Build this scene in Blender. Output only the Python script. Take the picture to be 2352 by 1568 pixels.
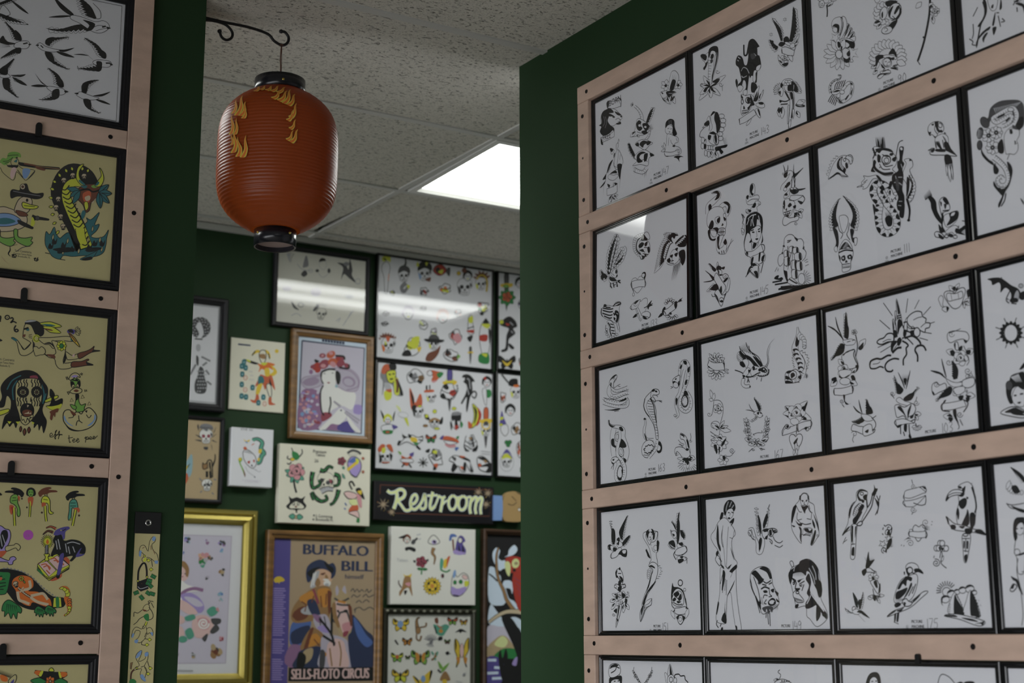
import bpy, math, random
from mathutils import Vector, Matrix
from mathutils.geometry import tessellate_polygon
random.seed(7)
SC = bpy.context.scene
for o in list(bpy.data.objects): bpy.data.objects.remove(o)

# ------------------------------------------------------------------ camera, light, exposure
CAMZ = 1.27                      # eye height above the floor
PITCH, ROLL, YAW = 0.2031, -0.00196, math.radians(31.0)
fw0 = Vector((math.sin(YAW), math.cos(YAW), 0)); rt0 = Vector((math.cos(YAW), -math.sin(YAW), 0)); up0 = Vector((0, 0, 1))
fwd = fw0 * math.cos(PITCH) + up0 * math.sin(PITCH)
upv = rt0.cross(fwd)
rt = rt0 * math.cos(ROLL) + upv * math.sin(ROLL); up = upv * math.cos(ROLL) - rt0 * math.sin(ROLL)
cd = bpy.data.cameras.new('camera'); cam = bpy.data.objects.new('camera', cd); SC.collection.objects.link(cam)
cd.sensor_width = 36; cd.lens = 3300 / 2352 * 36; cd.clip_start = 0.05
M = Matrix((rt, up, -fwd)).transposed().to_4x4(); M.translation = (0, 0, CAMZ); cam.matrix_world = M
cd.dof.use_dof = True; cd.dof.focus_distance = 3.15; cd.dof.aperture_fstop = 4.0; cd.dof.aperture_blades = 9
SC.camera = cam
w = bpy.data.worlds.new('sky'); SC.world = w; w.use_nodes = True
bg = w.node_tree.nodes['Background']; bg.inputs[0].default_value = (0.94, 0.96, 1.0, 1); bg.inputs[1].default_value = 5.9
SC.view_settings.view_transform = 'Standard'; SC.view_settings.look = 'None'
SC.view_settings.gamma = 1; SC.view_settings.use_curve_mapping = False
SC.view_settings.exposure = 0.0
TROFFER = 9.5                    # strength of the ceiling light diffusers

# ------------------------------------------------------------------ helpers
def link(o): SC.collection.objects.link(o); return o
def tag(o, label=None, cat=None, group=None, kind=None):
    if label: o['label'] = label
    if cat: o['category'] = cat
    if group: o['group'] = group
    if kind: o['kind'] = kind
    return o
def empty(name, loc=(0, 0, 0), rz=0):
    o = bpy.data.objects.new(name, None); o.location = loc; o.rotation_euler = (0, 0, rz); o.empty_display_size = .05
    return link(o)
def obj(name, me, mat=None, parent=None, loc=None):
    o = bpy.data.objects.new(name, me)
    if mat is not None and not me.materials: me.materials.append(mat)
    if parent: o.parent = parent
    if loc is not None: o.location = loc
    return link(o)
def mesh(name, v, f, smooth=False):
    me = bpy.data.meshes.new(name); me.from_pydata(v, [], f); me.update()
    if smooth: me.polygons.foreach_set('use_smooth', [True] * len(me.polygons))
    return me
class MB:
    def __init__(s): s.v = []; s.f = []
    def add(s, v, f):
        n = len(s.v); s.v += [tuple(p) for p in v]; s.f += [tuple(i + n for i in q) for q in f]; return s
    def box(s, x0, x1, y0, y1, z0, z1, b=0):
        if b <= 0:
            return s.add([(x, y, z) for x in (x0, x1) for y in (y0, y1) for z in (z0, z1)],
                         [(0, 1, 3, 2), (4, 6, 7, 5), (0, 4, 5, 1), (2, 3, 7, 6), (0, 2, 6, 4), (1, 5, 7, 3)])
        # box whose front (low y) edges are chamfered
        r0 = [(x0, z0), (x1, z0), (x1, z1), (x0, z1)]; r1 = [(x0 + b, z0 + b), (x1 - b, z0 + b), (x1 - b, z1 - b), (x0 + b, z1 - b)]
        v = [(x, y1, z) for x, z in r0] + [(x, y0 + b, z) for x, z in r0] + [(x, y0, z) for x, z in r1]
        f = [(3, 2, 1, 0), (8, 9, 10, 11)]
        for k in (0, 4):
            for i in range(4): f.append((k + i, k + (i + 1) % 4, k + 4 + (i + 1) % 4, k + 4 + i))
        return s.add(v, f)
    def tube(s, pts, r, n=8, caps=True):
        P = [Vector(p) for p in pts]; R = r if isinstance(r, (list, tuple)) else [r] * len(P); v = []; f = []
        for i, p in enumerate(P):
            t = (P[min(i + 1, len(P) - 1)] - P[max(i - 1, 0)]).normalized()
            a = t.cross(Vector((0.13, 1, 0.21))).normalized(); b = t.cross(a)
            v += [tuple(p + (a * math.cos(2 * math.pi * k / n) + b * math.sin(2 * math.pi * k / n)) * R[i]) for k in range(n)]
        for i in range(len(P) - 1):
            for k in range(n): f.append((i * n + k, i * n + (k + 1) % n, (i + 1) * n + (k + 1) % n, (i + 1) * n + k))
        if caps: f += [tuple(range(n))[::-1], tuple(range((len(P) - 1) * n, len(P) * n))]
        return s.add(v, f)
    def lathe(s, prof, n=32, c=(0, 0), a0=0.0):
        v = []; f = []
        for r, z in prof: v += [(c[0] + r * math.cos(a0 + 2 * math.pi * k / n), c[1] + r * math.sin(a0 + 2 * math.pi * k / n), z) for k in range(n)]
        for i in range(len(prof) - 1):
            for k in range(n): f.append((i * n + k, i * n + (k + 1) % n, (i + 1) * n + (k + 1) % n, (i + 1) * n + k))
        return s.add(v, f)
    def sweep_frame(s, x0, x1, z0, z1, prof):
        # mitred picture-frame moulding: prof = [(inset from the outer edge, y)] from back outer edge round to the back inner edge
        n = len(prof); v = []; f = []
        for cx, cz, sx, sz in ((x0, z0, 1, 1), (x1, z0, -1, 1), (x1, z1, -1, -1), (x0, z1, 1, -1)):
            v += [(cx + sx * i, y, cz + sz * i) for i, y in prof]
        for c in range(4):
            d = (c + 1) % 4
            for i in range(n - 1): f.append((c * n + i, d * n + i, d * n + i + 1, c * n + i + 1))
        return s.add(v, f)
    def build(s, name, mat, parent=None, loc=None, smooth=False):
        return obj(name, mesh(name, s.v, s.f, smooth), mat, parent, loc)
def bx(name, mat, parent, *a, **k): return MB().box(*a, **k).build(name, mat, parent)

# ------------------------------------------------------------------ materials
MATS = {}
def N(nt, t, **kw):
    n = nt.nodes.new(t)
    for k, v in kw.items(): setattr(n, k, v)
    return n
def mat(name, col, rough=.6, metal=0, spec=.5, noise=None, bump=None, coat=0, trans=0, emit=0):
    """noise=(scale, amount, stretch)  bump=(scale, strength, stretch)"""
    if name in MATS: return MATS[name]
    m = bpy.data.materials.new(name); m.use_nodes = True; nt = m.node_tree; b = nt.nodes['Principled BSDF']
    c = (*col, 1) if len(col) == 3 else col
    b.inputs['Base Color'].default_value = c; b.inputs['Roughness'].default_value = rough; b.inputs['Metallic'].default_value = metal
    b.inputs['Specular IOR Level'].default_value = spec; b.inputs['Coat Weight'].default_value = coat; b.inputs['Coat Roughness'].default_value = .08
    if emit: b.inputs['Emission Color'].default_value = c; b.inputs['Emission Strength'].default_value = emit
    tc = None
    def coords(st):
        nonlocal tc
        if tc is None: tc = N(nt, 'ShaderNodeTexCoord')
        mp = N(nt, 'ShaderNodeMapping'); mp.inputs['Scale'].default_value = st or (1, 1, 1)
        nt.links.new(tc.outputs['Object'], mp.inputs[0]); return mp.outputs[0]
    if noise:
        n = N(nt, 'ShaderNodeTexNoise'); n.inputs['Scale'].default_value = noise[0]; n.inputs['Detail'].default_value = 4
        nt.links.new(coords(noise[2] if len(noise) > 2 else None), n.inputs['Vector'])
        r = N(nt, 'ShaderNodeValToRGB'); a = noise[1]
        r.color_ramp.elements[0].position = .3; r.color_ramp.elements[1].position = .7
        r.color_ramp.elements[0].color = tuple(x * (1 - a) for x in c[:3]) + (1,); r.color_ramp.elements[1].color = tuple(min(1, x * (1 + a)) for x in c[:3]) + (1,)
        nt.links.new(n.outputs['Fac'], r.inputs[0]); nt.links.new(r.outputs[0], b.inputs['Base Color'])
    if bump:
        n = N(nt, 'ShaderNodeTexNoise'); n.inputs['Scale'].default_value = bump[0]; n.inputs['Detail'].default_value = 3
        nt.links.new(coords(bump[2] if len(bump) > 2 else None), n.inputs['Vector'])
        u = N(nt, 'ShaderNodeBump'); u.inputs['Strength'].default_value = bump[1]; u.inputs['Distance'].default_value = .002
        nt.links.new(n.outputs['Fac'], u.inputs['Height']); nt.links.new(u.outputs[0], b.inputs['Normal'])
    MATS[name] = m; return m
GREEN = mat('green_wall_paint', (.0165, .042, .0165), .6, spec=.2, bump=(260, .12))
PINKB = mat('pink_painted_wood', (.54, .385, .305), .55, noise=(14, .10, (1, 1, 3)), bump=(90, .18))
SCREW = mat('dark_screw', (.012, .010, .010), .45, metal=.6)
HOLE = mat('filled_nail_hole', (.10, .06, .05), .9)
BLACKP = mat('black_gloss_moulding', (.006, .006, .007), .17, spec=.6)
BLACKW = mat('black_satin_wood', (.008, .008, .010), .45, spec=.3)
IRON = mat('black_iron', (.008, .008, .009), .45, metal=.3)
def glass_mat():
    m = bpy.data.materials.new('picture_glass'); m.use_nodes = True; nt = m.node_tree; nt.nodes.clear()
    out = N(nt, 'ShaderNodeOutputMaterial'); mx = N(nt, 'ShaderNodeMixShader'); tr = N(nt, 'ShaderNodeBsdfTransparent'); gl = N(nt, 'ShaderNodeBsdfGlossy')
    gl.inputs['Roughness'].default_value = .015
    ge = N(nt, 'ShaderNodeNewGeometry'); dp = N(nt, 'ShaderNodeVectorMath', operation='DOT_PRODUCT'); ab = N(nt, 'ShaderNodeMath', operation='ABSOLUTE')
    iv = N(nt, 'ShaderNodeMath', operation='SUBTRACT'); iv.inputs[0].default_value = 1.0; pw = N(nt, 'ShaderNodeMath', operation='POWER'); pw.inputs[1].default_value = 5.0
    mu = N(nt, 'ShaderNodeMath', operation='MULTIPLY_ADD'); mu.inputs[1].default_value = .92; mu.inputs[2].default_value = .05
    nt.links.new(ge.outputs['Incoming'], dp.inputs[0]); nt.links.new(ge.outputs['Normal'], dp.inputs[1]); nt.links.new(dp.outputs['Value'], ab.inputs[0]); nt.links.new(ab.outputs[0], iv.inputs[1]); nt.links.new(iv.outputs[0], pw.inputs[0])
    tr.inputs[0].default_value = (.97, .97, .97, 1)
    nt.links.new(pw.outputs[0], mu.inputs[0]); nt.links.new(mu.outputs[0], mx.inputs[0]); nt.links.new(tr.outputs[0], mx.inputs[1]); nt.links.new(gl.outputs[0], mx.inputs[2]); nt.links.new(mx.outputs[0], out.inputs[0])
    return m
GLASS = glass_mat()
PAPER = {'white': mat('white_paper', (.725, .732, .772), .8), 'cream': mat('cream_paper', (.56, .50, .25), .75, noise=(7, .05)),
         'ivory': mat('ivory_canvas', (.74, .72, .60), .8, bump=(500, .15)), 'canvas': mat('white_canvas', (.74, .74, .69), .8, bump=(500, .15)),
         'tan': mat('tan_paper', (.52, .40, .24), .8), 'grey': mat('pale_grey_print', (.62, .65, .74), .8), 'warm': mat('warm_white_paper', (.70, .69, .62), .8)}
INK = dict(k=(.010, .010, .011), d=(.07, .07, .075), g=(.24, .24, .26), l=(.45, .46, .49), W=(.82, .82, .80), y=(.62, .66, .06), Y=(.72, .52, .05), r=(.42, .045, .03), R=(.55, .12, .05),
           o=(.68, .17, .03), O=(.58, .26, .05), b=(.09, .16, .42), B=(.22, .36, .62), t=(.035, .17, .19), G=(.03, .22, .06), L=(.20, .42, .08), p=(.62, .30, .33), P=(.74, .52, .50),
           v=(.10, .08, .30), V=(.38, .30, .62), n=(.17, .055, .03), N=(.33, .19, .08), s=(.66, .42, .28), S=(.60, .50, .34), m=(.30, .06, .09), e=(.10, .35, .25), c=(.30, .48, .55), u=(.50, .10, .50), T=(.47, .36, .21), x=(.30, .16, .30))
def ink(c): return mat('ink_' + {'k': 'black'}.get(c, 'tone_%d' % (list(INK).index(c) + 1)), INK[c], .7)

# ------------------------------------------------------------------ layout constants (metres; camera over the origin, x along the left and back walls, z up)
CEIL = CAMZ + 1.455
YL = 3.03                                  # face of the left wall
YB = 4.82                                  # face of the back wall
SKEW = math.radians(2.08)                  # the right wall is not quite square to the others
BD = Vector((-math.sin(SKEW), math.cos(SKEW), 0)); WN = Vector((math.cos(SKEW), math.sin(SKEW), 0))
DR = 1.3351824514963482 * 1.455            # distance of the right wall's face
RZ_R = -(math.pi / 2 - SKEW)
def rw(u, z, off=0): p = WN * (DR - off) - BD * u; return (p.x, p.y, CAMZ + z)

# ------------------------------------------------------------------ the room
def wall(name, *a): return tag(bx(name, GREEN, None, *a), kind='structure')
FLOORM = mat('grey_floor', (.42, .40, .36), .5, noise=(3, .15))
tag(bx('floor', FLOORM, None, -3.1, 4.4, -4.3, 5.0, -.05, 0), kind='structure')
wall('wall_left', -3.1, .995, YL, YL + .115, 0, CEIL + .1)
wall('wall_back', -3.1, 4.4, YB, YB + .1, 0, CEIL + .1)
wall('wall_partition', 2.00, 4.4, YL + .02, YL + .13, 0, CEIL + .1)
wall('wall_far_right', 4.3, 4.4, YL + .13, YB, 0, CEIL + .1)
wl = wall('wall_right', -2.945, 4.6, 0, .12, 0, CEIL + .1); wl.location = rw(0, -CAMZ); wl.rotation_euler.z = RZ_R
wall('wall_front', -3.1, 2.2, -4.2, -4.1, 0, CEIL + .1)
# far-left wall; its unseen window is added to throw daylight on the right wall
mb = MB(); WY0, WY1, WZ0, WZ1 = -2.6, 2.6, .15, 1.55
mb.box(-1.8, -1.7, -4.1, WY0, 0, CEIL + .1); mb.box(-1.8, -1.7, WY1, YL, 0, CEIL + .1); mb.box(-1.8, -1.7, WY0, WY1, 0, WZ0); mb.box(-1.8, -1.7, WY0, WY1, WZ1, CEIL + .1)
tag(mb.build('wall_far_left', GREEN), kind='structure')
WHITEM = mat('white_enamel', (.62, .62, .59), .4)
wn = empty('added_window_1', (-1.75, (WY0 + WY1) / 2, 0), math.pi / 2); tag(wn, kind='structure'); HW = (WY1 - WY0) / 2
MB().sweep_frame(-HW, HW, WZ0, WZ1, [(0, .03), (0, -.03), (.05, -.03), (.05, .03)]).build('window_frame', BLACKW, wn)
bx('mullion', BLACKW, wn, -.03, .03, -.03, .03, WZ0, WZ1)
for q in (-1, 1): MB().add([(q * .03, 0, WZ0 + .05), (q * (HW - .05), 0, WZ0 + .05), (q * (HW - .05), 0, WZ1 - .05), (q * .03, 0, WZ1 - .05)], [(0, 1, 2, 3)]).build('pane', GLASS, wn)
pl = bpy.data.lights.new('window_portal', 'AREA'); pl.shape = 'RECTANGLE'; pl.size = WZ1 - WZ0; pl.size_y = WY1 - WY0; pl.cycles.is_portal = True
po = link(bpy.data.objects.new('window_portal', pl)); po.location = (-1.82, (WY0 + WY1) / 2, (WZ0 + WZ1) / 2); po.rotation_euler = (0, math.radians(-90), 0)

# suspended ceiling: deck, tee bars, mineral tiles
def tile_mat():
    m = bpy.data.materials.new('fissured_ceiling_tile'); m.use_nodes = True; nt = m.node_tree; b = nt.nodes['Principled BSDF']; b.inputs['Roughness'].default_value = .9
    g = N(nt, 'ShaderNodeNewGeometry'); mp = N(nt, 'ShaderNodeMapping'); mp.inputs['Scale'].default_value = (1, 1.9, 1); mp.inputs['Rotation'].default_value = (0, 0, .5)
    nt.links.new(g.outputs['Position'], mp.inputs[0])
    n1 = N(nt, 'ShaderNodeTexNoise'); n1.inputs['Scale'].default_value = 78; n1.inputs['Detail'].default_value = 2.5; n1.inputs['Distortion'].default_value = .8
    n2 = N(nt, 'ShaderNodeTexNoise'); n2.inputs['Scale'].default_value = 240; n2.inputs['Detail'].default_value = 2
    nt.links.new(mp.outputs[0], n1.inputs['Vector']); nt.links.new(g.outputs['Position'], n2.inputs['Vector'])
    r1 = N(nt, 'ShaderNodeValToRGB'); r1.color_ramp.elements[0].position = .35; r1.color_ramp.elements[1].position = .425
    r1.color_ramp.elements[0].color = (.20, .19, .165, 1); r1.color_ramp.elements[1].color = (.57, .55, .485, 1)
    r2 = N(nt, 'ShaderNodeValToRGB'); r2.color_ramp.elements[0].position = .3; r2.color_ramp.elements[1].position = .55
    r2.color_ramp.elements[0].color = (.74, .74, .74, 1); r2.color_ramp.elements[1].color = (1, 1, 1, 1)
    mx = N(nt, 'ShaderNodeMix', data_type='RGBA', blend_type='MULTIPLY'); mx.inputs[0].default_value = 1
    nt.links.new(n1.outputs['Fac'], r1.inputs[0]); nt.links.new(n2.outputs['Fac'], r2.inputs[0]); nt.links.new(r1.outputs[0], mx.inputs[6]); nt.links.new(r2.outputs[0], mx.inputs[7])
    nt.links.new(mx.outputs[2], b.inputs['Base Color'])
    bu = N(nt, 'ShaderNodeBump'); bu.inputs['Strength'].default_value = .5; bu.inputs['Distance'].default_value = .003
    nt.links.new(r1.outputs[0], bu.inputs['Height']); nt.links.new(bu.outputs[0], b.inputs['Normal']); return m
TILE = tile_mat(); TEE = mat('tee_bar_enamel', (.46, .46, .43), .45)
ceil = tag(bx('ceiling', mat('ceiling_deck', (.12, .12, .12), .9), None, -3.1, 4.4, -4.3, 5.0, CEIL + .06, CEIL + .1), kind='structure')
TK = math.tan(SKEW); PX, PY = 1.22, .61
YG = [2.895 + .61 * k for k in range(-11, 4)]
def gx(i, y): return 2.04 + PX * i - (y - 4.07) * TK
LIGHTS = {(0, 1): 'bright ceiling troffer over the far room, beside the green wall',
          (-2, -7): 'ceiling troffer of the front room, behind the viewer'}
tile_me = None
for i in range(-5, 3):
    for k in range(-11, 4):
        y0 = 2.895 + .61 * k; y1 = y0 + .61
        if k == 3: y1 = YB
        if (i, k) in LIGHTS: continue
        g = .004; a, b, c, d = (gx(i, y0) + g, y0 + g), (gx(i + 1, y0) - g, y0 + g), (gx(i + 1, y1) - g, y1 - g), (gx(i, y1) + g, y1 - g)
        z0, z1 = CEIL + .003, CEIL + .02
        if (i, k) == (-1, 2): c = (c[0] - .03, c[1])      # a tile that has slipped, leaving a dark gap
        me = mesh('ceiling_tile', [(p[0] - a[0], p[1] - a[1], 0) for p in (a, b, c, d)] + [(p[0] - a[0], p[1] - a[1], z1 - z0) for p in (a, b, c, d)], [(0, 3, 2, 1), (4, 5, 6, 7), (0, 1, 5, 4), (1, 2, 6, 5), (2, 3, 7, 6), (3, 0, 4, 7)]) if (tile_me is None or k == 3 or (i, k) == (-1, 2)) else tile_me
        if k != 3 and tile_me is None: tile_me = me
        obj('ceiling_tile', me, TILE, ceil, (a[0], a[1], z0))
for y in YG[:]: bx('tee_bar', TEE, ceil, -3.1, 4.4, y - .011, y + .011, CEIL - .002, CEIL + .004)
for i in range(-4, 3):
    MB().add([(gx(i, y) + s, y, z) for y in (-4.3, YB) for s in (-.011, .011) for z in (CEIL - .0015, CEIL + .004)], [(0, 1, 3, 2), (4, 6, 7, 5), (0, 4, 5, 1), (2, 3, 7, 6), (0, 2, 6, 4), (1, 5, 7, 3)]).build('tee_bar', TEE, ceil)
tag(bx('trim_1', TEE, None, -3.0, 4.3, YB - .022, YB - .001, CEIL - .02, CEIL - .001), kind='structure')
LENS = bpy.data.materials.new('lit_diffuser'); LENS.use_nodes = True; _n = LENS.node_tree
_b = _n.nodes['Principled BSDF']; _b.inputs['Base Color'].default_value = (.8, .8, .8, 1); _b.inputs['Emission Color'].default_value = (.98, 1, .965, 1)
# two tubes glow behind the prismatic lens
_t = N(_n, 'ShaderNodeTexCoord'); _s = N(_n, 'ShaderNodeSeparateXYZ'); _a = N(_n, 'ShaderNodeMath', operation='ABSOLUTE'); _r = N(_n, 'ShaderNodeValToRGB'); _m = N(_n, 'ShaderNodeMath', operation='MULTIPLY'); _k = N(_n, 'ShaderNodeMath', operation='MULTIPLY'); _k.inputs[1].default_value = 3.76
_e = _r.color_ramp.elements; _e[0].position = 0; _e[0].color = (.55, .55, .55, 1); _e[1].position = 1; _e[1].color = (.3, .3, .3, 1)
for _p, _v in ((.34, 1.0), (.5, 1.0), (.78, .42)): _x = _e.new(_p); _x.color = (_v, _v, _v, 1)
_m.inputs[1].default_value = TROFFER * 1.45
for _i, _o in ((_t.outputs['Object'], _s.inputs[0]), (_s.outputs['Y'], _a.inputs[0]), (_a.outputs[0], _k.inputs[0]), (_k.outputs[0], _r.inputs[0]), (_r.outputs[0], _m.inputs[0]), (_m.outputs[0], _b.inputs['Emission Strength'])): _n.links.new(_i, _o)
for (i, k), lab in LIGHTS.items():
    y0 = 2.895 + .61 * k; cx = (gx(i, y0 + .305) + gx(i + 1, y0 + .305)) / 2; cy = y0 + .305
    t = empty('ceiling_light', (cx, cy, CEIL)); tag(t, lab, 'ceiling light')
    MB().sweep_frame(-.598, .598, -.294, .294, [(0, .02), (0, -.004), (.022, -.004), (.03, .012), (.03, .02)]).build('frame', WHITEM, t).rotation_euler = (math.radians(90), 0, 0)
    t.children[0].scale = (1, 1, 1)
    MB().add([(-.57, -.266, .008), (.57, -.266, .008), (.57, .266, .008), (-.57, .266, .008)], [(0, 3, 2, 1)]).build('diffuser', LENS, t)

t = empty('ceiling_light', (.36, 3.6, CEIL - .012)); tag(t, 'surface ceiling light of the far room, hidden behind the left wall', 'ceiling light')
MB().sweep_frame(-.61, .61, -.305, .305, [(0, .012), (0, -.03), (.012, -.03), (.012, .012)]).build('frame', WHITEM, t).rotation_euler = (math.radians(90), 0, 0)
MB().add([(-.598, -.293, -.024), (.598, -.293, -.024), (.598, .293, -.024), (-.598, .293, -.024)], [(0, 3, 2, 1)]).build('diffuser', LENS, t)

# ------------------------------------------------------------------ pink racks
def screw_mesh():
    mb = MB(); n = 10
    mb.lathe([(.0046, -.0004), (.0052, .0), (.0044, .0012), (.0012, .0012)], n)
    v = [(x, -z, y) for x, y, z in mb.v]; return mesh('screw', v, mb.f + [tuple(range(3 * n, 4 * n))])
SCR = screw_mesh()
def screw(parent, x, y, z): o = obj('screw', SCR, SCREW, parent, (x, y, z)); o.rotation_euler.y = random.random() * 3; return o
rack = empty('picture_rack', rw(-2.0, -CAMZ), RZ_R)
tag(rack, 'pink painted wooden rack of boards screwed to the green right-hand wall', 'picture rack')
def rl(u): return u + 2.0
HZ = [(1.258, 1.3005), (.9335, .9755), (.6095, .6515), (.2855, .3275), (-.0375, .0035), (-.362, -.320)]
HS = [[(-2.623, 1.279), (-2.256, 1.281)], [(-2.625, .955), (-2.333, .955), (-1.958, .958), (-1.591, .957)], [(-2.623, .632), (-2.292, .63), (-1.934, .632), (-1.569, .633)],
      [(-2.623, .306), (-2.293, .304), (-1.931, .305), (-1.558, .306)], [(-2.621, -.013), (-2.325, -.016), (-1.948, -.015), (-1.586, -.016)], []]
for (z0, z1), ss in zip(HZ, HS):
    b = bx('board', PINKB, rack, rl(-2.662), rl(-.6), -.02, 0, CAMZ + z0, CAMZ + z1, b=.0015)
    for u, z in ss: screw(b, rl(u), -.0202, CAMZ + z)
VS = [[1.222, 1.013], [.899, .687], [.572, .364], [.253, .04], [-.072], []]
VH = [1.117, .791, .466, .151, None, None]
for q in range(5):
    b = bx('board', PINKB, rack, rl(-2.662), rl(-2.620), -.0195, 0, CAMZ + HZ[q + 1][1] + .0006, CAMZ + HZ[q][0] - .0006, b=.0015)
    for z in VS[q]: screw(b, rl(-2.643 + .003 * random.random()), -.0197, CAMZ + z)
    if VH[q]: o = obj('plugged_hole', SCR, HOLE, b, (rl(-2.642), -.0192, CAMZ + VH[q])); o.scale = (.6, .6, .6)
rack2 = empty('picture_rack', (.4, YL, 0)); tag(rack2, 'pink painted wooden rack of boards on the dark left-hand wall', 'picture rack')
b = bx('board', PINKB, rack2, .4235, .468, -.02, 0, CAMZ - .9, CEIL - .02, b=.0015)
for x, z in ((.846, .909), (.843, .332)): screw(b, x - .4, -.0202, CAMZ + z)
for (z0, z1), ss in zip([(1.412, 1.452), (1.0525, 1.0935), (.690, .7305), (.329, .3695), (-.031, .0085), (-.39, -.35)],
                        [[], [(.786, 1.073)], [(.785, .71)], [(.786, .351)], [(.784, -.009)], []]):
    b = bx('board', PINKB, rack2, -.55, .4229, -.0195, 0, CAMZ + z0, CAMZ + z1, b=.0015)
    for x, z in ss: screw(b, x - .4, -.0197, CAMZ + z)

# ------------------------------------------------------------------ flat artwork: strokes and fills laid on a sheet of paper
def pts(s):
    if not isinstance(s, str): return [(float(a[0]), float(a[1]), 0) for a in s]
    out = []
    for q in s.split():
        c = q.endswith('!'); x, y = q.rstrip('!').split(','); out.append((float(x), float(y), c))
    return out
def smooth(P, closed, n=4):
    if len(P) < 3 and not closed: return [p[:2] for p in P]
    out = []; m = len(P); spans = m if closed else m - 1
    for i in range(spans):
        p1, p2 = P[i % m], P[(i + 1) % m]
        p0 = P[(i - 1) % m] if (closed or i > 0) else p1
        p3 = P[(i + 2) % m] if (closed or i + 2 < m) else p2
        t1 = (0.0, 0.0) if p1[2] else ((p2[0] - p0[0]) / 2, (p2[1] - p0[1]) / 2)
        t2 = (0.0, 0.0) if p2[2] else ((p3[0] - p1[0]) / 2, (p3[1] - p1[1]) / 2)
        L = math.hypot(p2[0] - p1[0], p2[1] - p1[1]) or 1
        for t in (t1, t2): pass
        def lim(t):
            q = math.hypot(*t); return t if q <= 1.6 * L else (t[0] * 1.6 * L / q, t[1] * 1.6 * L / q)
        t1, t2 = lim(t1), lim(t2)
        k = 1 if (p1[2] and p2[2]) else n
        for j in range(k):
            u = j / k; a = 2 * u ** 3 - 3 * u * u + 1; b = u ** 3 - 2 * u * u + u; c = -2 * u ** 3 + 3 * u * u; d = u ** 3 - u * u
            out.append((a * p1[0] + b * t1[0] + c * p2[0] + d * t2[0], a * p1[1] + b * t1[1] + c * p2[1] + d * t2[1]))
    if not closed: out.append(P[-1][:2])
    return out
def solve8(src, dst):
    A = []
    for (x, y), (u, v) in zip(src, dst):
        A.append([x, y, 1, 0, 0, 0, -u * x, -u * y, u]); A.append([0, 0, 0, x, y, 1, -v * x, -v * y, v])
    n = 8
    for i in range(n):
        p = max(range(i, n), key=lambda r: abs(A[r][i])); A[i], A[p] = A[p], A[i]
        for r in range(n):
            if r != i:
                q = A[r][i] / A[i][i]
                for c in range(i, n + 1): A[r][c] -= q * A[i][c]
    return [A[i][n] / A[i][i] for i in range(n)] + [1]
_glyph = {}
def text_mesh(s):
    if s not in _glyph:
        cu = bpy.data.curves.new('t', 'FONT'); cu.body = s; cu.resolution_u = 3; cu.size = 1.0
        o = bpy.data.objects.new('t', cu); link(o); dg = bpy.context.evaluated_depsgraph_get(); dg.update()
        me = bpy.data.meshes.new_from_object(o.evaluated_get(dg)); _glyph[s] = ([tuple(v.co[:2]) for v in me.vertices], [tuple(p.vertices) for p in me.polygons])
        bpy.data.objects.remove(o); bpy.data.curves.remove(cu); bpy.data.meshes.remove(me)
    return _glyph[s]
DIG = {'0': ['2,10 0,6 0,3 2,0 4,3 4,7 2,10'], '1': ['1,10 1,0'], '2': ['0,8 2,10 4,8 3,5 0,0! 4,0'], '3': ['0,9 2,10 4,8 1,5! 4,3 2,0 0,1'], '4': ['1,10 0,4! 5,4', '4,8 4,0'], '5': ['5,10! 1,10! 0,6 3,6 4,3 2,0 0,1'],
       '6': ['4,10 1,6 0,2 2,0 4,2 3,5 0,3'], '7': ['0,10! 5,10! 1,0'], '8': ['2,5 0,8 2,10 4,8 2,5 0,2 2,0 4,2 2,5'], '9': ['4,8 2,10 0,8 1,5 4,7 4,8 3,0']}
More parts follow.
